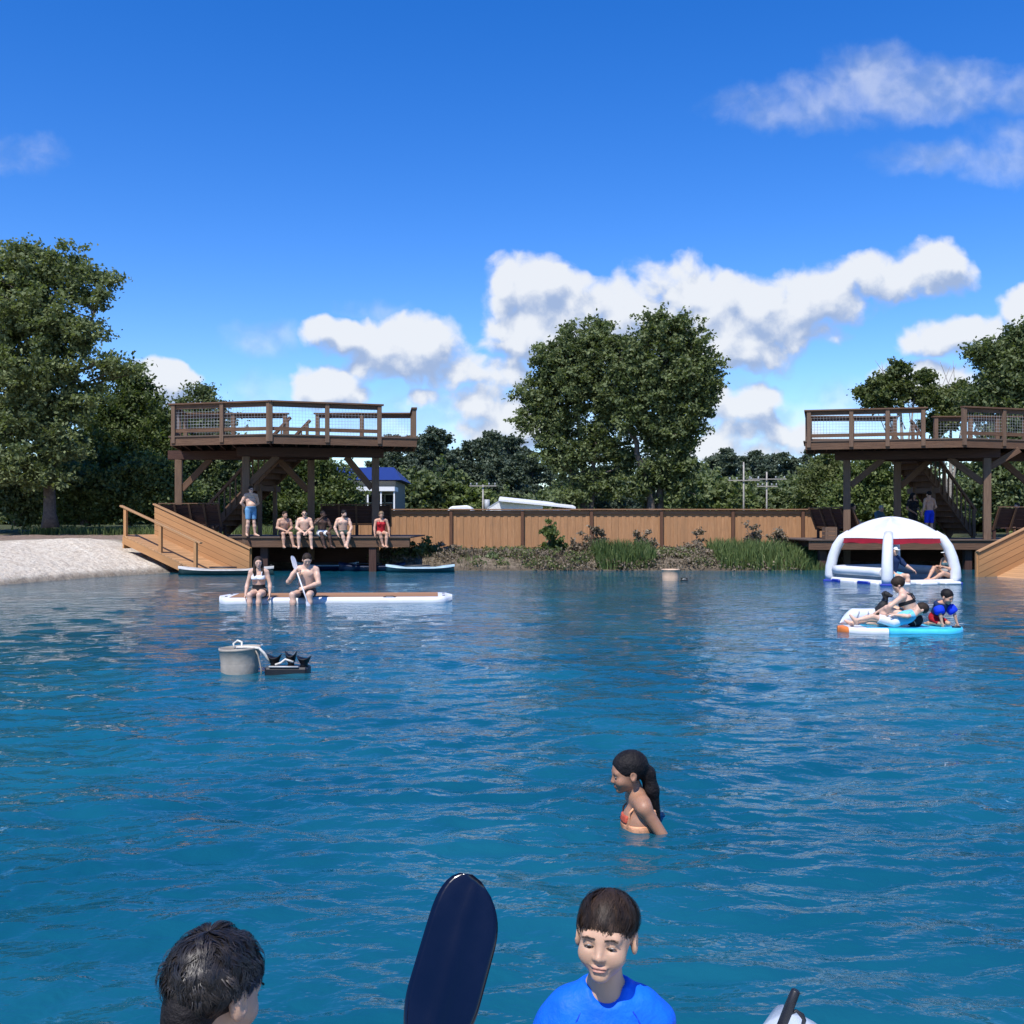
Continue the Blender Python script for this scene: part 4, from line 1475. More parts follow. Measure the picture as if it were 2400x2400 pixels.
d = 60
vo = thing('parked_van', 'white vehicle whose rounded roof just shows over the fence, left of the long white roof', 'van', (PX(1078, d), d + 1, .8))
xc = PX(1076, d)
prof = [(-.95, .35), (-.95, 1.0), (-.78, 1.35), (-.62, 1.72), (-.45, 1.86), (.5, 1.92), (.72, 1.80), (.95, 1.2), (1.0, .35)]
sc_ = 1.0
mb = MB(); mb.prism([(xc + x * sc_, d, .75 + z) for x, z in prof], (0, 3.8, 0)); mb.build('body', M['white_paint'], vo, bevel=.06)
mb = MB(); mb.prism([(xc - .70, d - .012, .75 + 1.32), (xc + .75, d - .012, .75 + 1.32), (xc + .62, d - .012, .75 + 1.70), (xc - .52, d - .012, .75 + 1.70)], (0, .03, 0)); mb.build('rear_window', M['dark_glass'], vo)
for sx in (-.8, .8):
    for yy in (.7, 3.1):
        mb = MB(); mb.tube([(xc + sx - .1, d + yy, 1.1), (xc + sx + .1, d + yy, 1.1)], .33, 14); mb.build('wheel', M['dark_glass'], vo)

d = 104
ho = thing('flat_roofed_house', 'small pale flat roof among the trees beside the utility poles', 'building', (PX(1812, d), d, 1))
mb = MB(); mb.box((PX(1812, d), d + 2, 1.65 + 55 * d / F), (1.1, 4, 2.6)); mb.build('wall', M['tan_wall'], ho)
mb = MB(); mb.box((PX(1812, d), d + 2, 1.65 + 78 * d / F), (1.5, 4.6, .16)); mb.build('roof', M['white_paint'], ho)


def pole(label, px, d, ytop, arms, box=False):
    x = PX(px, d); zt = 1.65 + (HOR - ytop) * d / F
    o = thing('utility_pole', label, 'utility pole', (x, d, .6))
    mb = MB(); mb.tube([(x, d, .4), (x, d, zt)], [.075, .055], 8); mb.build('pole_shaft', M['pole_wood'], o)
    for (yy, w) in arms:
        z = 1.65 + (HOR - yy) * d / F
        mb = MB(); mb.beam((x - w, d - .14, z), (x + w, d - .14, z), .06, .07); ar = mb.build('crossarm', M['pole_wood'], o)
        for k in (-.9, -.45, .45, .9):
            mb = MB(); mb.lathe([(.03, 0), (.06, .05), (.05, .1), (.06, .14), (0, .17)], (x + k * w, d - .14, z + .061), 8); mb.build('insulator', M['pole_metal'], ar)
    if box:
        mb = MB(); mb.tube([(x + .3, d, zt - 2.0), (x + .3, d, zt - 1.1)], .2, 10); mb.build('transformer', M['pole_metal'], o)
    return o


pole('short utility pole with a crossarm above the long white roof', 1132, 76, 1136, [(1139, 1.0)], True)
pole('tallest utility pole, right of the round trees', 1743, 78, 1083, [(1126, 1.2)])
pole('utility pole with two crossarms, beside the pale flat roof', 1797, 80, 1106, [(1123, 1.5), (1140, .8)])
# ------------------------------------------------------------------ people: smooth distance-field bodies
class SDF:
    def __init__(self, lo, hi, res):
        self.lo = np.array(lo, np.float32); self.res = res
        n = np.maximum(4, np.ceil((np.array(hi) - np.array(lo)) / res).astype(int) + 1)
        self.n = n
        self.D = np.full(tuple(n), 1.0, np.float32)
        self.ax = [self.lo[i] + res * np.arange(n[i], dtype=np.float32) for i in range(3)]

    def _sub(self, lo, hi):
        sl = []
        for i in range(3):
            a = int(np.clip(np.floor((lo[i] - self.lo[i]) / self.res), 0, self.n[i]))
            b = int(np.clip(np.ceil((hi[i] - self.lo[i]) / self.res) + 1, 0, self.n[i]))
            if b - a < 1: return None
            sl.append(slice(a, b))
        X, Y, Z = np.meshgrid(*[self.ax[i][sl[i]] for i in range(3)], indexing='ij', sparse=True)
        return tuple(sl), X, Y, Z

    def _join(self, sl, d, k, sub=False):
        o = self.D[sl]
        if sub:
            d2 = -d
            h = np.maximum(k - np.abs(o - d2), 0) / k if k > 0 else 0
            self.D[sl] = np.maximum(o, d2) + (h * h * k * .25 if k > 0 else 0)
        else:
            h = np.maximum(k - np.abs(o - d), 0) / k if k > 0 else 0
            self.D[sl] = np.minimum(o, d) - (h * h * k * .25 if k > 0 else 0)

    def cone(self, a, b, ra, rb, k=.02, m=None):
        a = np.array(a, np.float32); b = np.array(b, np.float32)
        mr = max(ra, rb) + max(k, self.res * 2) * 1.5 + self.res * 2
        s = self._sub(np.minimum(a, b) - mr, np.maximum(a, b) + mr)
        if s is None: return
        sl, X, Y, Z = s
        e = b - a; L2 = max(float(e @ e), 1e-9)
        t = np.clip(((X - a[0]) * e[0] + (Y - a[1]) * e[1] + (Z - a[2]) * e[2]) / L2, 0, 1)
        d = np.sqrt((X - a[0] - t * e[0]) ** 2 + (Y - a[1] - t * e[1]) ** 2 + (Z - a[2] - t * e[2]) ** 2) - (ra + (rb - ra) * t)
        self._join(sl, d, k)

    def ell(self, c, r, R_=None, k=.02, sub=False):
        c = np.array(c, np.float32); r = np.array(r, np.float32)
        mr = float(r.max()) + max(k, self.res * 2) * 1.5 + self.res * 2
        s = self._sub(c - mr, c + mr)
        if s is None: return
        sl, X, Y, Z = s
        q = [X - c[0], Y - c[1], Z - c[2]]
        if R_ is not None:
            q = [R_[0, i] * q[0] + R_[1, i] * q[1] + R_[2, i] * q[2] for i in range(3)]
        k0 = np.sqrt((q[0] / r[0]) ** 2 + (q[1] / r[1]) ** 2 + (q[2] / r[2]) ** 2)
        k1 = np.sqrt((q[0] / r[0] ** 2) ** 2 + (q[1] / r[1] ** 2) ** 2 + (q[2] / r[2] ** 2) ** 2)
        d = k0 * (k0 - 1) / np.maximum(k1, 1e-6)
        self._join(sl, d, k, sub)

    def cut(self, p, n):
        """keep the side the normal points away from"""
        p = np.array(p, np.float32); n = np.array(n, np.float32); n = n / np.linalg.norm(n)
        X, Y, Z = np.meshgrid(*self.ax, indexing='ij', sparse=True)
        d = (X - p[0]) * n[0] + (Y - p[1]) * n[1] + (Z - p[2]) * n[2]
        np.maximum(self.D, d, out=self.D)

    def mesh(self, name):
        V, Fq = surface_nets(self.D, self.lo, self.res)
        return V, Fq


def surface_nets(D, lo, res):
    S = D < 0
    c = [(0, 0, 0), (1, 0, 0), (0, 1, 0), (1, 1, 0), (0, 0, 1), (1, 0, 1), (0, 1, 1), (1, 1, 1)]
    nx, ny, nz = D.shape
    cnt = np.zeros((nx - 1, ny - 1, nz - 1), np.int8)
    for (i, j, k) in c:
        cnt += S[i:nx - 1 + i, j:ny - 1 + j, k:nz - 1 + k]
    act = np.argwhere((cnt > 0) & (cnt < 8))
    if len(act) == 0:
        return np.zeros((0, 3)), np.zeros((0, 4), int)
    vals = np.stack([D[act[:, 0] + i, act[:, 1] + j, act[:, 2] + k] for (i, j, k) in c], 1)
    cc = np.array(c, np.float32)
    acc = np.zeros((len(act), 3), np.float32); num = np.zeros(len(act), np.float32)
    for a in range(8):
        for b in range(a + 1, 8):
            if np.abs(cc[a] - cc[b]).sum() != 1: continue
            va, vb = vals[:, a], vals[:, b]
            m = (va < 0) != (vb < 0)
            t = np.where(m, va / np.where(m, va - vb, 1), 0)
            acc += np.where(m[:, None], cc[a] + (cc[b] - cc[a]) * t[:, None], 0)
            num += m
    V = (act + acc / num[:, None]) * res + np.array(lo)
    ix = np.full(cnt.shape, -1, np.int32)
    ix[act[:, 0], act[:, 1], act[:, 2]] = np.arange(len(act))
    Fs = []
    for ax in range(3):
        o1, o2 = (ax + 1) % 3, (ax + 2) % 3
        sa = [slice(None)] * 3; sb = [slice(None)] * 3
        sa[ax] = slice(0, -1); sb[ax] = slice(1, None)
        A_, B_ = S[tuple(sa)], S[tuple(sb)]
        e = np.argwhere(A_ != B_)
        ok = (e[:, o1] > 0) & (e[:, o2] > 0) & (e[:, o1] < D.shape[o1] - 1) & (e[:, o2] < D.shape[o2] - 1)
        e = e[ok]
        ins_ = A_[e[:, 0], e[:, 1], e[:, 2]]
        def at(d1, d2):
            q = e.copy(); q[:, o1] -= d1; q[:, o2] -= d2
            return ix[q[:, 0], q[:, 1], q[:, 2]]
        f = np.stack([at(1, 1), at(0, 1), at(0, 0), at(1, 0)], 1)
        f[~ins_] = f[~ins_][:, ::-1]
        Fs.append(f)
    Fq = np.concatenate(Fs)
    Fq = Fq[(Fq >= 0).all(1)]
    return V, Fq


def rotm(yaw=0, pitch=0, roll=0):
    """head frame: yaw turns to the person's... +yaw = towards +x when facing -y ; +pitch = looking down"""
    return np.array((Matrix.Rotation(yaw, 3, 'Z') @ Matrix.Rotation(pitch, 3, 'X') @ Matrix.Rotation(roll, 3, 'Y')), np.float32)


# skin tones
def skin_mat(name, col, lip):
    m, t, b = new_mat(name)
    tcn = t.node('ShaderNodeTexCoord').outputs['Object']
    n = t.noise(tcn, 14, 5, .6)
    c = t.mix(t.ramp(n, .3, .7), [x * .9 for x in col], [min(1, x * 1.08) for x in col])
    at = t.node('ShaderNodeAttribute', attribute_name='tint').outputs['Fac']
    c = t.mix(at, c, lip)
    t.put(b.inputs['Base Color'], c)
    b.inputs['Roughness'].default_value = .48
    b.inputs['Specular IOR Level'].default_value = .4
    b.inputs['Subsurface Weight'].default_value = .12
    b.inputs['Subsurface Radius'].default_value = (1, .3, .15)
    b.inputs['Subsurface Scale'].default_value = .012
    bn = t.node('ShaderNodeBump'); bn.inputs['Strength'].default_value = .12; bn.inputs['Distance'].default_value = .002
    t.put(bn.inputs['Height'], t.noise(tcn, 260, 3, .6))
    t.l.new(bn.outputs[0], b.inputs['Normal'])
    return m


M['skin_fair'] = skin_mat('fair_skin', (.66, .42, .305), (.46, .20, .16))
M['skin_boy'] = skin_mat('sunned_fair_skin', (.53, .325, .215), (.42, .18, .14))
M['skin_tan'] = skin_mat('tanned_skin', (.55, .315, .21), (.36, .13, .10))
M['skin_brown'] = skin_mat('brown_skin', (.36, .185, .11), (.22, .075, .06))
M['skin_dark'] = skin_mat('dark_skin', (.085, .045, .03), (.08, .035, .03))


def cloth(name, col, rough=.75, var=.1):
    return plain(name, col, rough, var, 9, .35, 60, spec=.3)


M['hair_brown'] = plain('dark_brown_hair', (.030, .019, .013), .6, .4, 30, .8, 60, spec=.22)
M['hair_black'] = plain('black_hair', (.010, .008, .008), .6, .4, 30, .8, 60, spec=.22)
M['hair_grey'] = plain('grey_hair', (.28, .26, .24), .5, .3, 30, .8, 120)
M['hair_fair'] = plain('light_hair', (.22, .14, .075), .45, .3, 30, .8, 120)
M['blue_shorts'] = cloth('pale_blue_cloth', (.13, .30, .50))
M['white_cloth'] = cloth('white_cloth', (.78, .79, .80))
M['black_cloth'] = cloth('black_cloth', (.012, .012, .014))
M['green_cloth'] = cloth('dark_green_cloth', (.03, .055, .05))
M['red_cloth'] = cloth('red_cloth', (.42, .012, .02))
M['dark_blue_cloth'] = cloth('dark_blue_cloth', (.012, .028, .085))
M['teal_cloth'] = cloth('grey_teal_cloth', (.07, .14, .17))
M['bright_blue'] = plain('bright_blue_stretch_cloth', (.004, .130, .74), .62, .16, 8, 1.0, 15, spec=.25)
M['royal_blue'] = cloth('royal_blue_cloth', (.004, .04, .62))
M['sky_cloth'] = cloth('sky_blue_cloth', (.16, .50, .72))
M['orange_cloth'] = cloth('orange_patterned_cloth', (.62, .30, .16), var=.6)
M['coral_cloth'] = cloth('coral_cloth', (.55, .10, .055), var=.4)
M['eye_dark'] = plain('dark_eye', (.012, .009, .008), .15, .1)
M['eye_white'] = plain('white_of_eye', (.62, .58, .54), .25, .05)
M['brow'] = plain('eyebrow_hair', (.035, .022, .015), .6, .3, 60)
M['glasses'] = plain('dark_glasses', (.01, .01, .012), .12, .1)


HEAD = dict(w=1.0)


def head_prims(s, H, Rm, hs, lod=1, child=False, lids=True):
    """head about centre H, frame Rm (3x3, columns right/back/up), size hs"""
    def T(p): return H + Rm @ (np.array(p, np.float32) * hs)
    def E(p, r, k=.012, sub=False, R2=None):
        s.ell(T(p), np.array(r) * hs, Rm if R2 is None else Rm @ R2, k * hs, sub)
    def C(a, b, ra, rb, k=.012): s.cone(T(a), T(b), ra * hs, rb * hs, k * hs)
    E((0, .018, .035), (.075, .094, .080), .02)
    E((0, -.022, .0), (.066, .070, .082), .03)
    if child:
        E((0, -.032, -.052), (.053, .053, .048), .03)
        E((0, -.070, -.092), (.020, .017, .015), .03)
        for x in (-1, 1): E((x * .038, -.062, -.034), (.026, .022, .025), .03)
    else:
        E((0, -.030, -.058), (.055, .055, .052), .03)
        E((0, -.070, -.098), (.022, .018, .016), .025)
        for x in (-1, 1): E((x * .043, -.056, -.022), (.022, .021, .020), .02)
    if lod:
        C((-.040, -.072, .017), (.040, -.072, .017), .015, .015, .014)
        for x in (-1, 1):
            E((x * .033, -.097, -.004), (.020, .017, .0125), .010, True)
            if lids:
                E((x * .032, -.0745, -.003), (.0145, .0125, .0125), .004)
                E((x * .032, -.090, -.0075), (.0130, .013, .0040), .0025, True)
        C((0, -.082, .008), (0, -.100, -.028), .0075, .0090, .012)
        E((0, -.102, -.032), (.0105, .0095, .0085), .006)
        for x in (-1, 1): E((x * .0115, -.094, -.0345), (.0075, .009, .0065), .006)
        E((0, -.090, -.0595), (.024, .0085, .0042), .006)
        E((0, -.0895, -.0692), (.020, .0090, .0050), .006)
        E((0, -.104, -.0652), (.018, .0120, .0014), .003, True)
        for x in (-1, 1): E((x * .024, -.094, -.0627), (.012, .0115, .0014), .003, True, np.array(Matrix.Rotation(-x * R(16), 3, 'Y'), np.float32))
    else:
        C((0, -.083, .008), (0, -.105, -.032), .009, .013, .012)
    for x in (-1, 1):
        R2 = np.array(Matrix.Rotation(x * R(18), 3, 'Z') @ Matrix.Rotation(R(-10), 3, 'X'), np.float32)
        E((x * .080, .012, -.008), (.0115, .023, .035), .006, False, R2)
        if lod: E((x * .092, .004, -.004), (.0085, .012, .020), .004, True, R2)


def hand_prims(s, wr, dirv, palm_n, sc, curl=.5, side=1, k=.006):
    """wr wrist, dirv towards the fingertips, palm_n normal of the palm; five fingers"""
    d = np.array(dirv, np.float32); d /= np.linalg.norm(d)
    n = np.array(palm_n, np.float32); n = n - d * (n @ d); n /= np.linalg.norm(n)
    w = np.cross(d, n) * side
    wr = np.array(wr, np.float32)
    P_ = lambda a, b, c: wr + (d * a + w * b + n * c) * sc
    for b in (-.026, -.009, .009, .026):
        s.cone(P_(.0, b * .6, 0), P_(.085, b, 0), .015 * sc, .0125 * sc, .012 * sc)
    L = (.060, .074, .080, .070)
    for b, l in zip((-.029, -.010, .010, .029), L):
        a0 = P_(.085, b, 0)
        c1, c2 = curl * .9, curl * 2.0
        p1 = a0 + (d * math.cos(c1) + n * math.sin(c1)) * l * .5 * sc
        p2 = p1 + (d * math.cos(c2) + n * math.sin(c2)) * l * .5 * sc
        s.cone(a0, p1, .0098 * sc, .0088 * sc, .003 * sc)
        s.cone(p1, p2, .0088 * sc, .0072 * sc, .003 * sc)
    t0 = P_(.022, .030, .004); t1 = P_(.055, .056, .016 + .02 * curl); t2 = P_(.082, .055 - .02 * curl, .024 + .03 * curl)
    s.cone(t0, t1, .0125 * sc, .0105 * sc, .006 * sc)
    s.cone(t1, t2, .0105 * sc, .0082 * sc, .004 * sc)


SEAT = dict(pel=(0, .13, .11), chest=(0, .10, .46), shL=(-.185, .10, .53), shR=(.185, .10, .53), neck=(0, .085, .60), head=(0, .045, .735),
            elL=(-.25, .02, .28), elR=(.25, .02, .28), wrL=(-.06, -.22, .17), wrR=(.06, -.22, .17),
            hipL=(-.09, .11, .09), hipR=(.09, .11, .09), knL=(-.13, -.30, .085), knR=(.13, -.30, .085),
            anL=(-.13, -.30, -.345), anR=(.13, -.30, -.345), toL=(-.14, -.47, -.40), toR=(.14, -.47, -.40))
STAND = dict(pel=(0, 0, .95), chest=(0, 0, 1.28), shL=(-.19, .0, 1.43), shR=(.19, .0, 1.43), neck=(0, .0, 1.50), head=(0, -.02, 1.635),
             elL=(-.27, .03, 1.15), elR=(.27, .03, 1.15), wrL=(-.27, -.08, .92), wrR=(.27, -.08, .92),
             hipL=(-.09, 0, .92), hipR=(.09, 0, .92), knL=(-.11, -.02, .50), knR=(.11, -.02, .50),
             anL=(-.12, .03, .085), anR=(.12, .03, .085), toL=(-.15, -.15, .028), toR=(.15, -.15, .028))


class Person:
    def __init__(self, label, loc, yaw, base, over=None, sc=1.0, build='m', skin='skin_fair', head=(0, 0, 0), res=.011, lod=0, child=False, hands=None,
                 hs=1.0, fat=1.0, belly=0.0, lids=True, group=None):
        J = dict(base); J.update(over or {})
        self.J = {k: np.array(v, np.float32) * sc for k, v in J.items()}
        self.sc = sc; self.build = build; self.res = res; self.fat = fat; self.belly = belly; self.child = child
        self.loc = Vector(loc); self.yaw = yaw; self.label = label; self.group = group
        self.hs = hs * (sc if not child else 1.0)
        self.Rm = rotm(*[R(a) for a in head])
        self.hands = hands or {}
        self.lod = lod; self.lids = lids
        self.skin = skin
        self.obj = None
        self.make()

    # geometry shared by the body and the clothes
    def torso(self, s, m=0.0, k=.05, chest=True, hips=True, shoulders=True):
        J, f, sc = self.J, self.fat, self.sc
        b = self.build
        up = J['chest'] - J['pel']; L = float(np.linalg.norm(up)); up = up / L
        rt = (J['shR'] - J['shL']); rt = rt / np.linalg.norm(rt)
        rh = (J['hipR'] - J['hipL']); rh = rh / np.linalg.norm(rh)
        def fr(r):
            bk = np.cross(up, r); bk /= np.linalg.norm(bk); r2 = np.cross(bk, up)
            return np.stack([r2, bk, up], 1)
        Fc, Fh = fr(rt), fr(rh)
        self.Fc, self.Fh = Fc, Fh
        wm = {'m': (.165, .145, .170), 'f': (.172, .125, .148), 'c': (.150, .130, .145)}[b]
        k = k * sc
        if hips:
            s.ell(J['pel'], np.array((wm[0] * f, .115 * f, .125)) * sc + m, Fh, k)
        s.ell(J['pel'] + up * L * .48, np.array((wm[1] * f, (.100 + self.belly * .5) * f, .15)) * sc + m, Fh, k)
        if self.belly:
            s.ell(J['pel'] + up * L * .42 - Fh[:, 1] * (.05 + self.belly * .4) * sc, np.array((.13 * f, .09 + self.belly * .3, .13)) * sc + m, Fh, k)
        if chest:
            s.ell(J['chest'] - up * .03 * sc, np.array((wm[2] * f, .112 * f, .165)) * sc + m, Fc, k)
            if b == 'm':
                for x in (-1, 1): s.ell(J['chest'] + Fc[:, 0] * x * .075 * sc - Fc[:, 1] * .080 * sc + up * .01 * sc, np.array((.075, .035, .055)) * sc + m, Fc, .03 * sc)
            if b == 'f':
                for x in (-1, 1): s.ell(J['chest'] + Fc[:, 0] * x * .072 * sc - Fc[:, 1] * .092 * sc - up * .035 * sc, np.array((.062, .055, .06)) * sc + m, Fc, .025 * sc)
        if shoulders:
            r = .058 if b != 'm' else .066
            s.cone(J['neck'] * .3 + J['shL'] * .7, J['neck'] * .3 + J['shR'] * .7, r * sc + m, r * sc + m, k)
            for sd in 'LR': s.cone(J['neck'] - up * .02 * sc, J['sh' + sd], .046 * sc + m, .046 * sc + m, .04 * sc)

    def arm(self, s, sd, m=0.0, f1=1.0, upper=True, lower=False, k=.03):
        J, sc, f = self.J, self.sc, self.fat ** .6
        r = {'m': (.058, .045, .043, .029), 'f': (.048, .038, .036, .025), 'c': (.046, .037, .035, .026)}[self.build]
        r = [x * f for x in r]
        a, b, c = J['sh' + sd], J['el' + sd], J['wr' + sd]
        if upper:
            e = a + (b - a) * f1
            s.cone(a, e, r[0] * sc + m, (r[0] + (r[1] - r[0]) * f1) * sc + m, k * sc)
            if self.build == 'm' and f1 > .6: s.ell(a * .5 + b * .5, np.array((.050, .050, .075)) * sc * f + m, None, .03 * sc)
        if lower:
            q = b + (c - b) * .3
            s.cone(b, q, r[1] * sc + m, (r[2] + .004) * sc + m, .02 * sc)
            s.cone(q, c, (r[2] + .004) * sc + m, r[3] * sc + m, .02 * sc)

    def leg(self, s, sd, m=0.0, f1=1.0, upper=True, lower=False, k=.04):
        J, sc, f = self.J, self.sc, self.fat ** .7
        r = {'m': (.086, .056, .058, .038), 'f': (.088, .054, .054, .034), 'c': (.070, .048, .046, .033)}[self.build]
        r = [x * f for x in r]
        a, b, c = J['hip' + sd], J['kn' + sd], J['an' + sd]
        if upper:
            e = a + (b - a) * f1
            s.cone(a, e, r[0] * sc + m, (r[0] + (r[1] - r[0]) * f1) * sc + m, k * sc)
        if lower:
            q = b + (c - b) * .35
            s.cone(b, q, r[1] * sc + m, r[2] * sc + m, .03 * sc)
            s.cone(q, c, r[2] * sc + m, r[3] * sc + m, .03 * sc)

    def bounds(self, pad=.16):
        pts = np.stack(list(self.J.values()))
        lo, hi = pts.min(0) - pad * self.sc, pts.max(0) + pad * self.sc
        h = self.J['head']
        return np.minimum(lo, h - .15), np.maximum(hi, h + .15)

    def make(self):
        J, sc = self.J, self.sc
        lo, hi = self.bounds()
        s = SDF(lo, hi, self.res)
        self.torso(s)
        for sd in 'LR':
            self.arm(s, sd, lower=True); self.leg(s, sd, lower=True)
            a, t_ = J['an' + sd], J['to' + sd]
            d = t_ - a
            heel = a + np.array((0, 0, -.035), np.float32) * sc - d * .12
            s.cone(a, heel, .034 * sc, .030 * sc, .02 * sc)
            s.cone(heel, t_, .031 * sc, .022 * sc, .02 * sc)
            s.cone(a, a * .35 + t_ * .65, .034 * sc, .022 * sc, .03 * sc)
            dv, nv, cu = self.hands.get(sd, (None, None, .5))
            fd = J['wr' + sd] - J['el' + sd]
            if dv is None: dv = fd
            if nv is None: nv = (0, 0, -1) if abs(fd[2]) < .7 * np.linalg.norm(fd) else ((1, 0, 0) if sd == 'L' else (-1, 0, 0))
            hsz = sc * (1.0 if self.build != 'f' else .92) * (1.0 if self.res < .008 else 1.12)
            hand_prims(s, J['wr' + sd], dv, nv, hsz, cu, 1)
        nk = {'m': .060, 'f': .050, 'c': .048}[self.build] * sc
        hb = J['head'] + self.Rm @ (np.array((0, .018, -.045), np.float32) * self.hs)
        s.cone(J['neck'], hb, nk * 1.08, nk * .95, .025 * sc)
        head_prims(s, J['head'], self.Rm, self.hs, self.lod, self.child, self.lids)
        V, Fq = s.mesh('body')
        # lips carry their own colour
        q = ((V - J['head']) @ self.Rm) / self.hs
        lip = np.exp(-((q[:, 0] / .021) ** 4 + ((q[:, 2] + .0645) / .0095) ** 4)) * (q[:, 1] < -.078) * .8
        o = self._obj('person', V, Fq, M[self.skin], None, tint=lip)
        o.location = self.loc; o.rotation_euler = (0, 0, self.yaw)
        tag(o, self.label, 'person', self.group)
        self.obj = o

    def _obj(self, name, V, Fq, mat, parent, tint=None):
        me = mesh_np(name, V, Fq, tint=tint if tint is not None else None, smooth=True)
        return part_mesh(name, me, mat, parent)

    def piece(self, name, mat, fns, label=None, res=None, flutter=0.0):
        """clothing: list of (builder(s), cuts) each on a grid of its own, then joined"""
        lo, hi = self.bounds(.20)
        Dall = None
        for fn, cuts in fns:
            s = SDF(lo, hi, res or self.res)
            fn(s)
            for p, n in cuts: s.cut(p, n)
            Dall = s.D if Dall is None else np.minimum(Dall, s.D)
        V, Fq = surface_nets(Dall, lo.astype(np.float32), res or self.res)
        if len(V) == 0: return None
        o = self._obj(name, V, Fq, M[mat], self.obj)
        if label: o['label'] = label
        return o

    def shorts(self, mat, f=.55, m=.012, name='shorts', waist=.5, low=True):
        J, sc = self.J, self.sc
        up = J['chest'] - J['pel']; up = up / np.linalg.norm(up)
        wp = J['pel'] + up * .10 * sc * (waist / .5)
        fn = [(lambda s: self.torso(s, m * .7, chest=False, shoulders=False), [(wp, up)])]
        for sd in 'LR':
            a, b = J['hip' + sd], J['kn' + sd]
            e = a + (b - a) * f
            fn.append(((lambda s, sd=sd: self.leg(s, sd, m, f1=min(1, f + .12))), [(e, b - a), (a - (b - a) * .30, a - b)]))
        return self.piece(name, mat, fn)

    def slab(self, mat, name, lo_f, hi_f, m=.006, straps=True, arms=0.0, legs=0.0, dip=0.0):
        """garment round the trunk between two heights (fractions of pelvis->chest axis, 1 = chest joint)"""
        J, sc = self.J, self.sc
        up = J['chest'] - J['pel']; L = float(np.linalg.norm(up)); up = up / L
        def fn(s):
            self.torso(s, m)
            if arms:
                for sd in 'LR': self.arm(s, sd, m, f1=arms)
        cuts = [(J['pel'] + up * L * lo_f, -up), (J['pel'] + up * L * hi_f, up)]
        fns = [(fn, cuts)]
        if straps:
            bk = self.Fc[:, 1] if hasattr(self, 'Fc') else np.array((0, 1, 0))
            def st(s):
                for x in (-1, 1):
                    c = J['chest'] + self.Fc[:, 0] * x * .085 * sc
                    fo = .125 if self.build == 'f' else .088
                    pts = [c - bk * fo * sc + up * L * (hi_f - 1.02), c - bk * (fo - .01) * sc + up * .08 * sc, c * 1.0 - bk * .02 * sc + up * .137 * sc, c + bk * .10 * sc + up * .08 * sc, c + bk * .118 * sc + up * L * (hi_f - 1.02)]
                    rs = (.012 if self.build == 'f' else .008) * sc
                    for p, q in zip(pts[:-1], pts[1:]): s.cone(p, q, rs, rs, .004)
            fns.append((st, []))
        return self.piece(name, mat, fns)

    def hair(self, mat, style='short', length=.0, thick=.010, name='hair', nape=0.0):
        H, Rm, hs, sc = self.J['head'], self.Rm, self.hs, self.sc
        T = lambda p: H + Rm @ (np.array(p, np.float32) * hs)
        lo, hi = H - .30 * hs, H + .22 * hs
        if style in ('long', 'pony'): lo = lo - np.array((.1, .1, length), np.float32); hi = hi + .1
        s = SDF(lo, hi, min(self.res, .008) if self.lod == 0 else self.res)
        th = thick
        s.ell(T((0, .020, .037)), np.array((.077 + th, .096 + th, .082 + th)) * hs, Rm, .01)
        if style == 'buzz':
            pass
        # open the face and the ears
        s.ell(T((0, -.105, -.035)), np.array((.068, .095, .098)) * hs, Rm, .012 * hs, True)
        s.ell(T((0, -.02, -.135)), np.array((.15, .15 - nape, .085)) * hs, Rm, .012 * hs, True)
        if nape: s.cone(T((0, .075, -.03)), T((0, .062, -.10 - nape * .5)), .052 * hs, .046 * hs, .02)
        for x in (-1, 1):
            s.ell(T((x * .095, -.012, -.03)), np.array((.03, .036, .040)) * hs, Rm, .01 * hs, True)
        if style == 'long':
            bz = -.10 - length
            for x in (-1, 1):
                s.cone(T((x * .070, .01, .03)), T((x * .080, -.01, -.09)), .026 * hs, .030 * hs, .02)
                s.cone(T((x * .080, -.01, -.09)), T((x * .085, -.055, -.19)), .030 * hs, .032 * hs, .02)
                s.cone(T((x * .085, -.055, -.19)), T((x * .075, -.085, bz)), .032 * hs, .014 * hs, .02)
            for x in (-.05, 0, .05):
                s.cone(T((x, .09, .02)), T((x, .12, -.12)), .038 * hs, .042 * hs, .02)
                s.cone(T((x, .12, -.12)), T((x * 1.2, .13, bz)), .042 * hs, .02 * hs, .02)
        if style == 'pony':
            s.cone(T((0, .095, .0)), T((0, .115, -.03)), .036 * hs, .042 * hs, .02)
            s.cone(T((0, .115, -.03)), T((.0, .120, -.13)), .044 * hs, .044 * hs, .02)
            s.cone(T((0, .120, -.13)), T((.0, .132, -.13 - length)), .044 * hs, .014 * hs, .02)
        if style == 'bun':
            s.ell(T((0, .10, .09)), np.array((.05, .045, .045)) * hs, Rm, .01)
        V, Fq = surface_nets(s.D, s.lo, s.res)
        nn = np.random.default_rng(3)
        return self._obj(name, V, Fq, M[mat], self.obj)

    def cap(self, mat, visor=False, name='cap'):
        H, Rm, hs = self.J['head'], self.Rm, self.hs
        T = lambda p: H + Rm @ (np.array(p, np.float32) * hs)
        s = SDF(H - .26 * hs, H + .26 * hs, .007)
        s.ell(T((0, .018, .040)), np.array((.089, .108, .092)) * hs, Rm, .01)
        s.cut(T((0, 0, .045)), -(Rm[:, 2]))
        s.ell(T((0, -.125, .045)), np.array((.066, .070, .010)) * hs, Rm, .012)
        return self._obj(name, *surface_nets(s.D, s.lo, s.res), M[mat], self.obj)

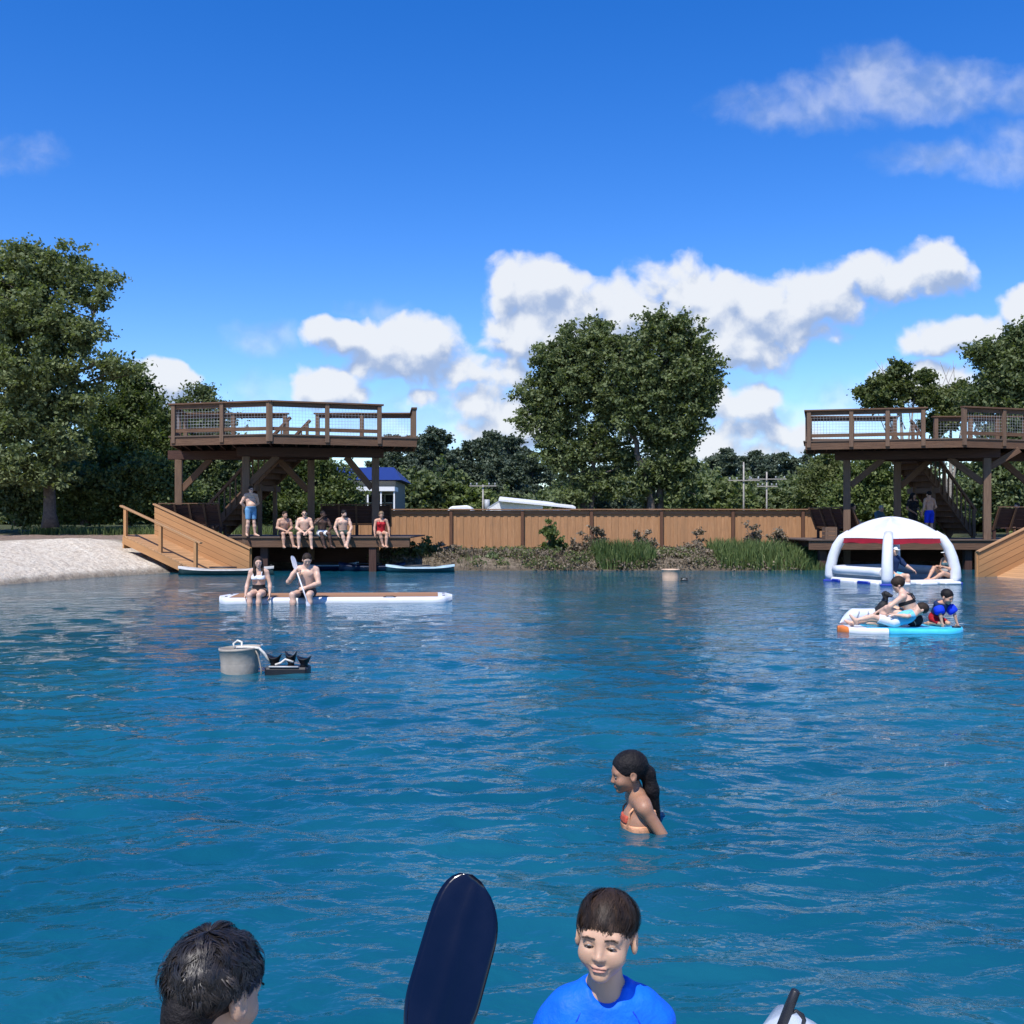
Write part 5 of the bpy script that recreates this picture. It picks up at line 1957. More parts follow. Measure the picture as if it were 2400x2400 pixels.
    def eyes(self, glasses=False):
        H, Rm, hs = self.J['head'], self.Rm, self.hs
        T = lambda p: Vector(H + Rm @ (np.array(p, np.float32) * hs))
        if glasses:
            mb = MB()
            for x in (-1, 1):
                mb.tube([T((x * .034, -.088, -.004)), T((x * .034, -.096, -.004))], [.024 * hs, .022 * hs], 10)
            mb.tube([T((-.06, -.085, .0)), T((.06, -.085, .0))], .005 * hs, 5)
            for x in (-1, 1): mb.tube([T((x * .058, -.085, .0)), T((x * .078, .0, .002))], .004 * hs, 5)
            part_mesh('sunglasses', mb.mesh('sunglasses'), M['glasses'], self.obj)
            return
        for x in (-1, 1):
            mb = MB()
            q = [T((x * .032 + a * .0150, -.0885 + .0045 * a * a, -.0058 + .0012 * (1 - a * a))) for a in np.linspace(-1, 1, 9)]
            mb.tube(q, [.0010 * hs] + [.0018 * hs] * 7 + [.0010 * hs], 5)
            part_mesh('eyelashes', mb.mesh('eyelashes'), M['brow'], self.obj)
            s = SDF(np.array(T((x * .032, -.0735, -.003))) - .03 * hs, np.array(T((x * .032, -.0735, -.003))) + .03 * hs, .0022 * hs)
            s.ell(T((x * .032, -.0742, -.0035)), np.array((.0118,) * 3) * hs)
            eb = self._obj('eyeball', *surface_nets(s.D, s.lo, s.res), M['eye_white'], self.obj)
            s = SDF(np.array(T((x * .032, -.085, -.007))) - .02 * hs, np.array(T((x * .032, -.085, -.007))) + .02 * hs, .0014 * hs)
            s.ell(T((x * .0315, -.0826, -.0075)), np.array((.0062, .0048, .0062)) * hs)
            self._obj('iris', *surface_nets(s.D, s.lo, s.res), M['eye_dark'], eb)


PEOPLE = []
Y0 = YD1 + .0


def seat_at(px, label, yaw=0, over=None, **kw):
    d = YD1
    o_ = {'fwd': -.04}
    p = Person(label, (PX(px, d), d + .02, ZD1 + .02), yaw, SEAT, over, **kw)
    return p


# people on the left deck
p = Person('man standing on the left deck in pale blue shorts, hands behind back', (PX(588, 34.95), 34.95, ZD1), R(38), STAND,
           dict(elL=(-.31, .10, 1.16), elR=(.31, .10, 1.16), wrL=(-.06, .17, .99), wrR=(.06, .17, 1.0), hipL=(-.1, 0, .92), anL=(-.13, .05, .085), anR=(.15, -.02, .085), toL=(-.18, -.13, .03), toR=(.22, -.19, .03)),
           sc=.98, skin='skin_fair', head=(-4, 4, 0), fat=1.12, belly=.10)
p.shorts('blue_shorts', .75, .02); p.hair('hair_brown', 'short'); p.eyes(True)
p = seat_at(667, 'seated man nearest the standing man, hunched with his hands together on his lap', R(28), dict(chest=(0, .06, .45), shL=(-.185, .04, .52), shR=(.185, .04, .52), neck=(0, .02, .585), head=(0, -.035, .715), wrL=(-.04, -.2, .19), wrR=(.06, -.2, .18), anL=(-.12, -.33, -.34), anR=(.2, -.36, -.33), toL=(-.12, -.50, -.37), toR=(.27, -.52, -.36)), skin='skin_tan', head=(12, 4, 0), fat=1.05)
p.shorts('black_cloth', .8, .016); p.hair('hair_brown', 'short')
p = seat_at(713, 'broad pale man seated second from the standing man, hands clasped between his knees', R(8), dict(knL=(-.16, -.30, .09), knR=(.22, -.30, .09), anL=(-.15, -.32, -.345), anR=(.25, -.33, -.35), toL=(-.16, -.50, -.39), toR=(.28, -.50, -.40), wrL=(-.02, -.26, .13), wrR=(.08, -.26, .13), elL=(-.25, .0, .27), elR=(.26, .0, .27)), sc=1.03, skin='skin_fair', fat=1.1)
p.shorts('green_cloth', .5, .014); p.hair('hair_brown', 'buzz', thick=.006); p.eyes(True)
p = seat_at(757, 'dark skinned man in white shorts in the seated row, hand raised to his face', R(25), dict(elL=(-.30, -.10, .42), wrL=(-.08, -.17, .63), elR=(.27, .0, .28), wrR=(.13, -.22, .17), anL=(-.05, -.36, -.34), anR=(.18, -.36, -.33), toL=(-.04, -.53, -.39), toR=(.26, -.54, -.38), head=(0, .02, .735)), skin='skin_dark', head=(20, 6, 0), sc=1.0)
p.shorts('white_cloth', .62, .02); p.hair('hair_black', 'buzz', thick=.006)
p = seat_at(805, 'bearded dark haired man in dark shorts, fourth in the seated row', R(16), dict(chest=(-.02, .08, .46), elL=(-.28, .06, .28), wrL=(-.20, -.02, .06), elR=(.26, .0, .28), wrR=(.18, -.2, .15), knL=(-.08, -.30, .09), knR=(.16, -.28, .09), anL=(.02, -.33, -.30), anR=(.06, -.37, -.34), toL=(.0, -.5, -.34), toR=(.08, -.54, -.38), neck=(0, .07, .60), head=(.02, .02, .735)), skin='skin_fair', head=(26, 10, 0), sc=1.02)
p.shorts('green_cloth', .75, .018); p.hair('hair_black', 'short', thick=.014)
H = p.J['head']
sb_ = SDF(H - .16, H + .1, .008); T = lambda q: H + p.Rm @ (np.array(q, np.float32) * p.hs)
sb_.ell(T((0, -.045, -.080)), (.058, .055, .040), p.Rm, .01); sb_.ell(T((0, -.105, -.055)), (.03, .03, .03), p.Rm, .01, True)
p._obj('beard', *surface_nets(sb_.D, sb_.lo, .008), M['hair_black'], p.obj)
p = seat_at(894, 'woman in a red swimsuit sitting alone at the end of the left deck', R(16), dict(elL=(-.24, .05, .28), wrL=(-.24, -.02, .07), elR=(.26, .05, .28), wrR=(.27, .0, .07), anL=(.0, -.30, -.30), anR=(.10, -.36, -.34), toL=(.03, -.42, -.36), toR=(.13, -.54, -.37), knL=(-.09, -.29, .09), knR=(.14, -.28, .09)), sc=.97, build='f', skin='skin_tan', head=(-6, 14, 0), fat=1.05)
p.slab('red_cloth', 'swimsuit', -.45, 1.12, .008); p.shorts('red_cloth', .06, .008, 'swimsuit_bottom'); p.hair('hair_fair', 'short', thick=.016)

# pair on the long board
BD = 20.75
BZ = .135
def on_board(px, dy=0):
    return (PX(px, BD + dy), BD + dy, BZ)
legs = dict(knL=(-.10, -.33, .07), knR=(.10, -.33, .07), anL=(-.08, -.36, -.35), anR=(.08, -.36, -.35), toL=(-.09, -.48, -.46), toR=(.09, -.48, -.46))
p = Person('woman with long dark hair and white bikini top sitting on the long board', on_board(604), R(2), SEAT,
           dict(legs, elL=(-.235, .09, .27), elR=(.235, .09, .27), wrL=(-.25, .0, .07), wrR=(.25, .0, .07), shL=(-.165, .11, .52), shR=(.165, .11, .52), head=(.0, .06, .73), chest=(0, .11, .44)), sc=.97, build='f', skin='skin_fair', head=(16, 5, 0), res=.009, lod=1)
p.slab('white_cloth', 'bikini_top', .82, 1.06, .007); p.shorts('black_cloth', .22, .009, 'bikini_bottom', waist=.8); p.hair('hair_brown', 'long', .24); p.eyes()
p = Person('muscular man on the long board, looking down and holding a white paddle', on_board(716), R(-2), SEAT,
           dict(legs, knL=(-.17, -.33, .07), knR=(.15, -.33, .07), anL=(-.13, -.36, -.35), anR=(.17, -.36, -.35), toL=(-.15, -.48, -.46), toR=(.19, -.48, -.46), elL=(-.33, .0, .30), wrL=(-.17, -.10, .49), elR=(.26, -.02, .27), wrR=(.05, -.21, .20), chest=(0, .08, .46), neck=(0, .055, .60), head=(.03, .0, .725)), sc=1.05, skin='skin_fair', head=(22, 24, 0), res=.009, lod=1, fat=1.06,
           hands={'L': ((.5, -.1, .4), (.6, -.8, 0), 1.1), 'R': ((-.8, -.25, -.2), (0, .8, -.4), 1.0)})
p.shorts('black_cloth', .5, .012); p.hair('hair_brown', 'short'); p.eyes()

# girl wading
GD = 5.62
p = Person('girl with a dark wet ponytail standing chest deep in the water', (PX(1490, GD), GD, -.925), R(-82), STAND,
           dict(head=(.0, -.055, 1.525), neck=(0, .005, 1.385), shL=(-.155, .02, 1.315), shR=(.155, .02, 1.315), chest=(0, .015, 1.19), pel=(0, .03, .86), elL=(-.19, .13, 1.09), elR=(.20, .16, 1.10), wrL=(-.2, .05, .95), wrR=(.22, .07, .95), hipL=(-.08, .03, .84), hipR=(.08, .03, .84)),
           sc=.79, build='c', skin='skin_brown', head=(0, 10, 0), res=.0055, lod=1, child=True, hs=.935)
GIRL = p
p.slab('orange_cloth', 'swimsuit', .2, .99, .006, straps=True)
bk = p.Fc[:, 1]; rt_ = p.Fc[:, 0]; ch = p.J['chest']; up_ = p.Fc[:, 2]; L_ = float(np.linalg.norm(p.J['chest'] - p.J['pel']))
p.piece('swimsuit_yoke', 'coral_cloth', [(lambda s: p.torso(s, .009), [(ch + up_ * L_ * .02, -up_), (ch + up_ * L_ * .16, up_), (ch - bk * .03, bk), (ch + rt_ * .055, rt_), (ch - rt_ * .055, -rt_)])])
p.hair('hair_black', 'pony', .18, thick=.012); p.eyes()
# ------------------------------------------------------------------ floating things
M['white_pvc'] = plain('white_inflatable_skin', (.70, .71, .73), .35, .05, 4, .15, 7)
M['grey_pvc'] = plain('grey_inflatable_skin', (.36, .37, .38), .45, .08)
M['red_pvc'] = plain('red_inflatable_skin', (.46, .012, .03), .45, .1)
M['blue_pvc'] = plain('blue_inflatable_skin', (.004, .022, .27), .4, .1)
M['cyan_pvc'] = plain('cyan_inflatable_skin', (.06, .52, .80), .35, .08)
M['orange_pvc'] = plain('orange_inflatable_skin', (.70, .19, .035), .4, .12)
M['teak_pad'] = wood('brown_deck_pad', (.50, .265, .135), (.40, .20, .10), rough=.7, plank=.09, weather=.05)
M['black_rubber'] = plain('black_rubber', (.012, .012, .014), .45, .2)
M['kayak_grey'] = plain('pale_grey_plastic', (.46, .45, .42), .45, .1, 4, dirt=(.25, .22, .18))
M['kayak_dark'] = plain('dark_green_plastic', (.03, .055, .05), .4, .15)
M['kayak_blue'] = plain('light_blue_plastic', (.38, .52, .58), .4, .1)
M['kayak_teal'] = plain('dark_teal_plastic', (.012, .05, .065), .35, .15)
M['kayak_navy'] = plain('navy_plastic', (.008, .016, .045), .35, .2)
M['bucket'] = plain('weathered_beige_plastic', (.36, .315, .255), .6, .14, 5, .3, 20, dirt=(.24, .20, .155), dscale=4)
M['bucket_tan'] = plain('tan_plastic', (.58, .40, .27), .6, .1)
M['rope'] = plain('pale_rope', (.66, .62, .54), .8, .2, 40)
M['black_gloss'] = plain('black_gloss_plastic', (.0030, .0042, .013), .13, .2, 3, .05, 9, spec=.5)
M['clear_pvc'] = plain('translucent_white_vinyl', (.62, .68, .74), .2, .08)


def hull(name_obj, label, cat, c, L, W, hgt, z, rz, parts, group=None):
    """kayak/canoe: lofted hull with upper deck part. parts: hull material, deck material"""
    o = thing(name_obj, label, cat, (c[0], c[1], 0), group)
    cs, sn = math.cos(rz), math.sin(rz)
    T = lambda x, y, zz: Vector((c[0] + x * cs - y * sn, c[1] + x * sn + y * cs, zz))
    N = 22
    rows = []; rows2 = []
    for i in range(N + 1):
        u = -1 + 2 * i / N
        w = W / 2 * max(.03, (1 - abs(u) ** 2.4)) ** .75
        rise = .055 * abs(u) ** 3
        prof = []
        for a in np.linspace(-90, 90, 9):
            y = math.sin(R(a)); zz = -math.cos(R(a))
            prof.append(T(u * L / 2 * (1 - .02 * (zz + 1)), y * w, z + hgt * .62 + rise + zz * (hgt * .8)))
        rows.append(prof)
        prof = []
        for a in np.linspace(90, -90, 9):
            y = math.sin(R(a)); zz = math.cos(R(a))
            dip = -.06 * math.exp(-((u / .55) ** 4)) * (1 if abs(y) < .75 else 0)
            prof.append(T(u * L / 2, y * w * 1.02, z + hgt * .62 + rise + .003 + zz * hgt * .34 + dip))
        rows2.append(prof)
    mb = MB(); mb.grid(rows); mb.face([i for i in range(9)]); mb.face([N * 9 + i for i in reversed(range(9))]); mb.build('hull', M[parts[0]], o)
    mb = MB(); mb.grid(rows2); mb.build('upper_deck', M[parts[1]], o)
    # cockpit rim and hatch
    mb = MB()
    ring = [T(-.1 + .42 * math.cos(a), W * .27 * math.sin(a), z + hgt * .99) for a in np.linspace(0, 2 * math.pi, 21)]
    mb.tube(ring, .022, 6, False); mb.build('cockpit_rim', M['black_rubber'], o)
    for u in (-.94, .94):
        mb = MB(); mb.tube([T(u * L / 2 - .06, 0, z + hgt * .75 + .1), T(u * L / 2, 0, z + hgt * .75 + .15), T(u * L / 2 + .06, 0, z + hgt * .75 + .1)], .012, 5); mb.build('carry_handle', M['black_rubber'], o)
    return o


hull('kayak', 'pale grey kayak floating at the foot of the left pine ramp', 'kayak', (PX(530, 32.4), 32.4, 0), 3.0, .72, .26, -.02, R(2), ('kayak_dark', 'kayak_grey'))
hull('kayak', 'light blue kayak in the sun right of the deck leg, against the bank', 'kayak', (PX(985, 34.2), 34.2, 0), 2.3, .7, .24, -.02, R(1), ('kayak_teal', 'kayak_blue'))
hull('kayak', 'dark navy kayak in the shade under the left deck end', 'kayak', (PX(868, 34.6), 35.0, 0), 2.3, .7, .28, -.02, R(-2), ('kayak_navy', 'kayak_navy'))
hull('kayak', 'grey blue kayak deep in the shade under the left deck', 'kayak', (PX(765, 35.6), 35.8, 0), 2.2, .66, .26, -.02, R(3), ('kayak_navy', 'kayak_blue'))


def slab_board(rows_fn, N=40, K=10):
    pass


def board(o, c, rz, L, W, z0, z1, nose, tail, part, mat, x0=-1, x1=1, inset=0.0, ztop=None):
    """slice of a board between length fractions x0..x1, rounded edge"""
    cs, sn = math.cos(rz), math.sin(rz)
    T = lambda x, y, zz: Vector((c[0] + x * cs - y * sn, c[1] + x * sn + y * cs, zz))
    N = 40
    def wid(u):
        e = 1 - max(0, (abs(u) - (nose if u < 0 else tail)) / (1 - (nose if u < 0 else tail))) ** 2.2
        return W / 2 * max(.02, e) ** .55
    rows = []
    us = np.linspace(x0, x1, N)
    for u in us:
        w = max(.01, wid(u) - inset)
        r = (z1 - z0) / 2
        pr = []
        for a in np.linspace(0, 360, 21)[:-1]:
            ca, sa = math.cos(R(a)), math.sin(R(a))
            y = (max(0, w - r)) * (1 if ca > 0 else -1 if ca < 0 else 0) + ca * min(r, w)
            pr.append(T(u * (L / 2), y, (z0 + z1) / 2 + np.sign(sa) * r * abs(sa) ** .7))
        rows.append(pr)
    mb = MB(); mb.grid(rows, closed_u=True)
    mb.face([i for i in range(20)]); mb.face([(N - 1) * 20 + i for i in reversed(range(20))])
    return mb.build(part, M[mat], o)


# long white board with a brown pad
brz = R(4.5)
bc = (PX(785, 21.35), 21.62)
bo = thing('paddle_board', 'very long white inflatable board with a brown pad, two people seated on it', 'paddle board', (bc[0], bc[1], 0))
board(bo, bc, brz, 4.85, 1.45, -.07, .125, .86, .90, 'inflatable_body', 'white_pvc')
cs, sn = math.cos(brz), math.sin(brz)
T = lambda x, y, z: Vector((bc[0] + x * cs - y * sn, bc[1] + x * sn + y * cs, z))
mb = MB(); mb.prism([T(-2.12, -.60, .126), T(2.12, -.60, .126), T(2.12, .60, .126), T(-2.12, .60, .126)], (0, 0, .006)); mb.build('deck_pad', M['teak_pad'], bo)
for x in (-2.24, 2.24):
    for y in (-.3, .3):
        mb = MB(); mb.lathe([(.03, 0), (.03, .012), (0, .014)], T(x, y, .123), 10); mb.build('d_ring', M['black_rubber'], bo)
mb = MB(); mb.tube([T(1.0, -.66, .115), T(1.06, -.69, .14), T(1.2, -.69, .14), T(1.26, -.66, .115)], .012, 6); mb.build('grab_handle', M['black_rubber'], bo)


# white paddle held by the man
def paddle(label, a, b, face, bl, bw, mat, blades=(1, 1), shaft=.014, shmat=None, spoon=.03, asym=0.0):
    """double paddle: shaft a->b, blades beyond; face = blade normal"""
    a = Vector(a); b = Vector(b); d = (b - a).normalized()
    n = Vector(face); n = (n - d * n.dot(d)).normalized(); w = d.cross(n)
    o = thing('paddle', label, 'paddle', tuple(a))
    mb = MB(); mb.tube([a, b], shaft, 10); mb.build('shaft', M[shmat or mat], o)
    for end, dr, on_ in ((b, d, blades[0]), (a, -d, blades[1])):
        if not on_: continue
        rows = []; back = []
        N = 30
        for i in range(N + 1):
            u = i / N
            prof = math.sin(min(1, u / .42) * math.pi / 2) ** .8 if u < .42 else 1
            if u > .70: prof *= max(.0, 1 - ((u - .70) / .30) ** 2.6) ** .5
            hw = max(shaft * .9, bw / 2 * prof)
            r1 = []; r2 = []
            pk = hw / (bw / 2)
            for k in range(-6, 7):
                v = k / 6
                ridge = .010 * math.exp(-(v / .16) ** 2) * (1 - u) ** .6
                crv = -spoon * (1 - v * v) * .3 + spoon * u * u
                th = .005 * (1 - abs(v) ** 3) + .0012
                p = end - dr * .03 + dr * (bl * u + asym * bl * v * pk * u * u) + w * (hw * v) + n * crv
                r1.append(p + n * (th + ridge)); r2.append(p - n * (th))
            rows.append(r1 + r2[::-1])
        mb = MB(); mb.grid(rows, closed_u=True)
        m_ = len(rows[0])
        mb.face([i for i in range(m_)]); mb.face([N * m_ + i for i in reversed(range(m_))])
        mb.build('blade', M[mat], o)
    return o


p1_ = P(698, 1346, BD - .12); p2_ = P(716, 1398, BD - .42)
dd = (p1_ - p2_).normalized()
paddle('white paddle held upright by the man on the long board', p2_ - dd * .12, p1_ + dd * .05, (1, -.55, .1), .44, .17, 'white_pvc', (1, 1), .015)

# buckets with pumps
def bucket(label, c, r, h, mat, tilt=0, group='floating buckets of the pond'):
    o = thing('bucket', label, 'bucket', (c[0], c[1], 0))
    mb = MB()
    n = 32
    mb.lathe([(r * .84, -.28), (r * .90, -.02), (r * .935, h * .40), (r * .925, h * .45), (r * .965, h * .70), (r, h), (r * 1.03, h + .006), (r * 1.03, h + .03), (r * .97, h + .03), (r * .95, h - .02), (r * .86, -.2), (0, -.2)], (c[0], c[1], 0), n)
    for i, v in enumerate(mb.v):
        v.z += (v.x - c[0]) * tilt
    mb.build('tub', M[mat], o)
    return o


d = 11.1
c = (PX(561, d + .2), d + .22)
bk_ = bucket('beige weathered tub floating in the pond with a rope over its rim', c, .222, .245, 'bucket', .05)
mb = MB()
q = [(-.05, -.02, .26), (-.07, .0, .31), (-.03, .02, .345), (.02, .0, .33), (.03, -.02, .28), (-.02, -.05, .265)]
mb.tube([Vector((c[0] + a, c[1] + b, z)) for a, b, z in q], .013, 6); mb.build('rope_knot', M['rope'], bk_)
mb = MB(); mb.tube([Vector((c[0] + .19, c[1] - .10, .265)), Vector((c[0] + .225, c[1] - .10, .20)), Vector((c[0] + .26, c[1] - .10, .05)), Vector((c[0] + .265, c[1] - .1, -.08))], .009, 6); mb.build('bucket_handle', M['bucket'], bk_)
ro = MB()
pts = [Vector((c[0] - .02, c[1] - .05, .275)), Vector((c[0] + .12, c[1] - .12, .287)), Vector((c[0] + .235, c[1] - .10, .275)), Vector((c[0] + .29, c[1] - .10, .22)), Vector((c[0] + .33, c[1] - .08, .15)), Vector((c[0] + .37, c[1] - .05, .10))]
ro.tube(pts, .016, 7)
o = ro.build('rope', M['rope'], None, loc=pts[0])
tag(o, 'white rope running from the rim of the beige tub down to the black float', 'rope')


def pump(label, c, s=1.0):
    o = thing('pump_float', label, 'pump', (c[0], c[1], 0))
    mb = MB(); mb.box((c[0], c[1], .02 * s), (.46 * s, .26 * s, .11 * s)); mb.build('float_frame', M['black_rubber'], o, bevel=.02 * s)
    mb = MB(); mb.tube([(c[0] - .18 * s, c[1] - .13 * s, .085 * s), (c[0] + .14 * s, c[1] - .13 * s, .082 * s)], .011 * s, 6); mb.build('frame_tube', M['kayak_grey'], o)
    for (x, y, h, r) in ((-.155, .02, .175, .078), (.02, .06, .195, .066), (.18, -.02, .165, .078)):
        mb = MB()
        n = 18
        mb.lathe([(r * .62 * s, .07 * s), (r * .5 * s, .10 * s), (r * .7 * s, .125 * s), (r * s, h * s), (r * 1.06 * s, (h + .012) * s), (r * .9 * s, (h + .004) * s), (r * .55 * s, .13 * s), (0, .13 * s)], (c[0] + x * s, c[1] + y * s, 0), n)
        for v in mb.v:
            if v.z > .13 * s: v.z += .02 * s * math.cos(2 * math.atan2(v.y - c[1] - y * s, v.x - c[0] - x * s)) * (v.z - .13 * s) / (.05 * s)
        mb.build('cup', M['black_rubber'], o)
    mb = MB(); mb.tube([(c[0] - .12 * s, c[1] - .09 * s, .10 * s), (c[0] - .06 * s, c[1] - .08 * s, .12 * s), (c[0] - .02 * s, c[1] - .05 * s, .155 * s), (c[0] + .07 * s, c[1] - .05 * s, .125 * s)], .014 * s, 6); mb.build('rope_end', M['rope'], o)
    return o


pump('black float with three cups tied next to the beige tub', (PX(668, d), d + .15))
d2 = 28.9
bucket('small tan tub floating near the bank below the smaller reeds', (PX(1574, d2), d2 + .2), .255, .30, 'bucket_tan')
pump('small dark float beside the tan tub near the bank', (PX(1607, d2), d2 + .25), .42)

# ------------------------------------------------------------------ inflatable dome
tcx, tcy = PX(2094, 28.2), 28.35
ta = R(-114)
to = thing('inflatable_dome', 'white inflatable floating dome with a red valance and four thick legs', 'inflatable dome', (tcx, tcy, 0))
cor = []
for k in range(4):
    a = ta + k * R(90) + (R(0))
    cor.append(a)
def tp(r, a, z): return Vector((tcx + r * math.cos(a), tcy + r * math.sin(a), z))
RB = 1.62
# floor and side tubes
mb = MB(); mb.prism([tp(RB - .05, a, .02) for a in cor], (0, 0, .07)); mb.build('floor', M['grey_pvc'], to)
for k in range(4):
    a, b = cor[k], cor[(k + 1) % 4]
    p0, p1 = tp(RB, a, .045), tp(RB, b, .045)
    mb = MB(); mb.tube([p0.lerp(p1, i / 10) for i in range(11)], .085, 12); mb.build('base_tube', M['white_pvc'], to)
    if k in (1, 2, 3):
        z = .33
        p0, p1 = tp(RB - .03, a, z), tp(RB - .03, b, z)
        if k == 3:
            p0, p1 = p0.lerp(p1, .07), p0.lerp(p1, .93)
        mb = MB(); mb.tube([p0.lerp(p1, i / 8) for i in range(9)], .125, 12); mb.build('side_tube', M['white_pvc' if k == 3 else 'grey_pvc'], to)
        mb = MB(); q0, q1 = tp(RB - .06, a, .09), tp(RB - .06, b, .09); dv = (q1 - q0).normalized(); nv = Vector((-dv.y, dv.x, 0))
        mb.prism([q0, q1, q1 + Vector((0, 0, .2)), q0 + Vector((0, 0, .2))], nv * .03); mb.build('side_panel', M['grey_pvc'], to)
# legs: from base corners curving in to the crown
leg_prof = [(1.61, .03), (1.63, .18), (1.61, .42), (1.55, .70), (1.45, .98), (1.31, 1.20), (1.10, 1.34)]
for k in range(4):
    pts = [tp(r, cor[k], z) for r, z in leg_prof]
    mb = MB(); mb.tube(pts, [.135, .15, .148, .142, .138, .13, .12], 14); mb.build('leg', M['white_pvc'], to)
    mb = MB(); mb.box(tp(RB + .02, cor[k], -.01), (.34, .34, .12), cor[k]); mb.build('leg_foot', M['blue_pvc'], to, bevel=.03)
# canopy
N = 64
rows = []
RC = 1.36
for i in range(15):
    u = i / 14
    ring = []
    for j in range(N):
        a = ta + 2 * math.pi * j / N
        q = (j % 16) / 16
        er = RC * (.7071 / math.cos((q - .5) * math.pi / 2)) ** .92
        sag = math.sin(q * math.pi) ** .8
        r = er * u ** .96 * (1 + .07 * math.sin(u * math.pi)) + .01
        z = 1.22 + .60 * (1 - u ** 1.75) - .075 * sag * math.sin(u * math.pi) ** .8 + .012 * sag * u
        ring.append(tp(r, a, z))
    rows.append(ring)
mb = MB(); mb.grid(rows, closed_u=True); mb.build('canopy', M['white_pvc'], to)
mb = MB()
top = rows[-1]
r2 = [Vector((tcx + (p.x - tcx) * .992, tcy + (p.y - tcy) * .992, p.z - .008)) for p in top]
r3 = [Vector((tcx + (p.x - tcx) * .985, tcy + (p.y - tcy) * .985, p.z - .14 - .015 * math.sin(j * .7))) for j, p in enumerate(top)]
mb.grid([r2, r3], closed_u=True); mb.build('valance', M['red_pvc'], to)
# blue and white bumpers along the left front edge, landing mats on the right
p0, p1 = tp(RB + .10, cor[3], .01), tp(RB + .10, cor[0], .01)
for f0, f1, mt in ((.10, .24, 'blue_pvc'), (.26, .52, 'white_pvc'), (.54, .74, 'blue_pvc'), (.76, .88, 'white_pvc')):
    mb = MB(); mb.beam(p0.lerp(p1, f0), p0.lerp(p1, f1), .12, .13); mb.build('bumper', M[mt], to, bevel=.03)
p0, p1 = tp(RB + .16, cor[0], .03), tp(RB + .16, cor[1], .03)
for f0, f1 in ((.08, .26), (.40, .62), (.72, .94)):
    mb = MB(); mb.beam(p0.lerp(p1, f0), p0.lerp(p1, f1), .34, .09); mb.build('landing_pad', M['white_pvc'], to, bevel=.03)

# people in the dome
SITF = dict(SEAT, hipL=(-.09, .08, .10), hipR=(.09, .08, .10), knL=(-.14, -.28, .36), knR=(.14, -.28, .36), anL=(-.13, -.46, .02), anR=(.13, -.46, .02), toL=(-.14, -.62, -.02), toR=(.14, -.62, -.02))
p = Person('person in a white cap and dark blue shirt inside the dome', (PX(2100, 27.25), 27.25, .16), R(24), SEAT,
           dict(elL=(-.25, .02, .27), wrL=(-.12, -.12, .12), elR=(.30, -.02, .36), wrR=(.42, -.14, .25), knL=(-.12, -.30, .07), knR=(.10, -.30, .08), anL=(-.10, -.34, -.30), anR=(.12, -.34, -.30), toL=(-.1, -.45, -.38), toR=(.12, -.45, -.38)), sc=1.0, skin='skin_fair', head=(-8, 4, 0))
p.slab('dark_blue_cloth', 'shirt', -.15, 1.5, .012, straps=False, arms=1.0); p.shorts('sky_cloth', .6, .014); p.cap('white_cloth'); p.hair('hair_brown', 'short', thick=.006)
p = Person('woman with white cap and dark glasses sitting sideways inside the dome', (PX(2216, 27.85), 27.85, .12), R(-62), SITF,
           dict(elL=(-.22, .05, .27), wrL=(-.10, -.20, .36), elR=(.23, .0, .28), wrR=(.08, -.22, .36), knL=(-.10, -.36, .32), knR=(.16, -.30, .18), anL=(-.08, -.62, .02), anR=(.02, -.52, .02), toL=(-.08, -.78, -.01), toR=(-.02, -.66, .0)), sc=.95, build='f', skin='skin_tan', head=(-6, 8, 0))
p.slab('teal_cloth', 'swimsuit', -.35, 1.05, .008); p.shorts('dark_blue_cloth', .1, .01, 'swimsuit_bottom'); p.hair('hair_brown', 'pony', .14); p.cap('white_cloth'); p.eyes(True)

# ------------------------------------------------------------------ small blue board with riders
d = 15.15
kc = (PX(2112, d + .35), d + .42)
krz = R(-5)
ko = thing('inflatable_board', 'small blue and white inflatable board with an orange nose carrying three riders', 'paddle board', (kc[0], kc[1], 0))
board(ko, kc, krz, 1.84, .78, -.05, .075, .35, .62, 'stern', 'cyan_pvc', -.28, 1)
board(ko, kc, krz, 1.84, .78, -.05, .075, .35, .62, 'middle', 'white_pvc', -.87, -.281)
board(ko, kc, krz, 1.84, .78, -.05, .075, .35, .62, 'nose', 'orange_pvc', -1, -.871)
cs, sn = math.cos(krz), math.sin(krz)
T = lambda x, y, z: Vector((kc[0] + x * cs - y * sn, kc[1] + x * sn + y * cs, z))
mb = MB(); mb.prism([T(-.55, -.30, .0755), T(.62, -.30, .0755), T(.62, .30, .0755), T(-.55, .30, .0755)], (0, 0, .005)); mb.build('deck_pad', M['cyan_pvc'], ko)
mb = MB(); mb.lathe([(.05, 0), (.055, .02), (.03, .03), (0, .03)], T(.80, -.12, .072), 12, 1.3, .8); mb.build('valve', M['black_rubber'], ko)

kz = .082
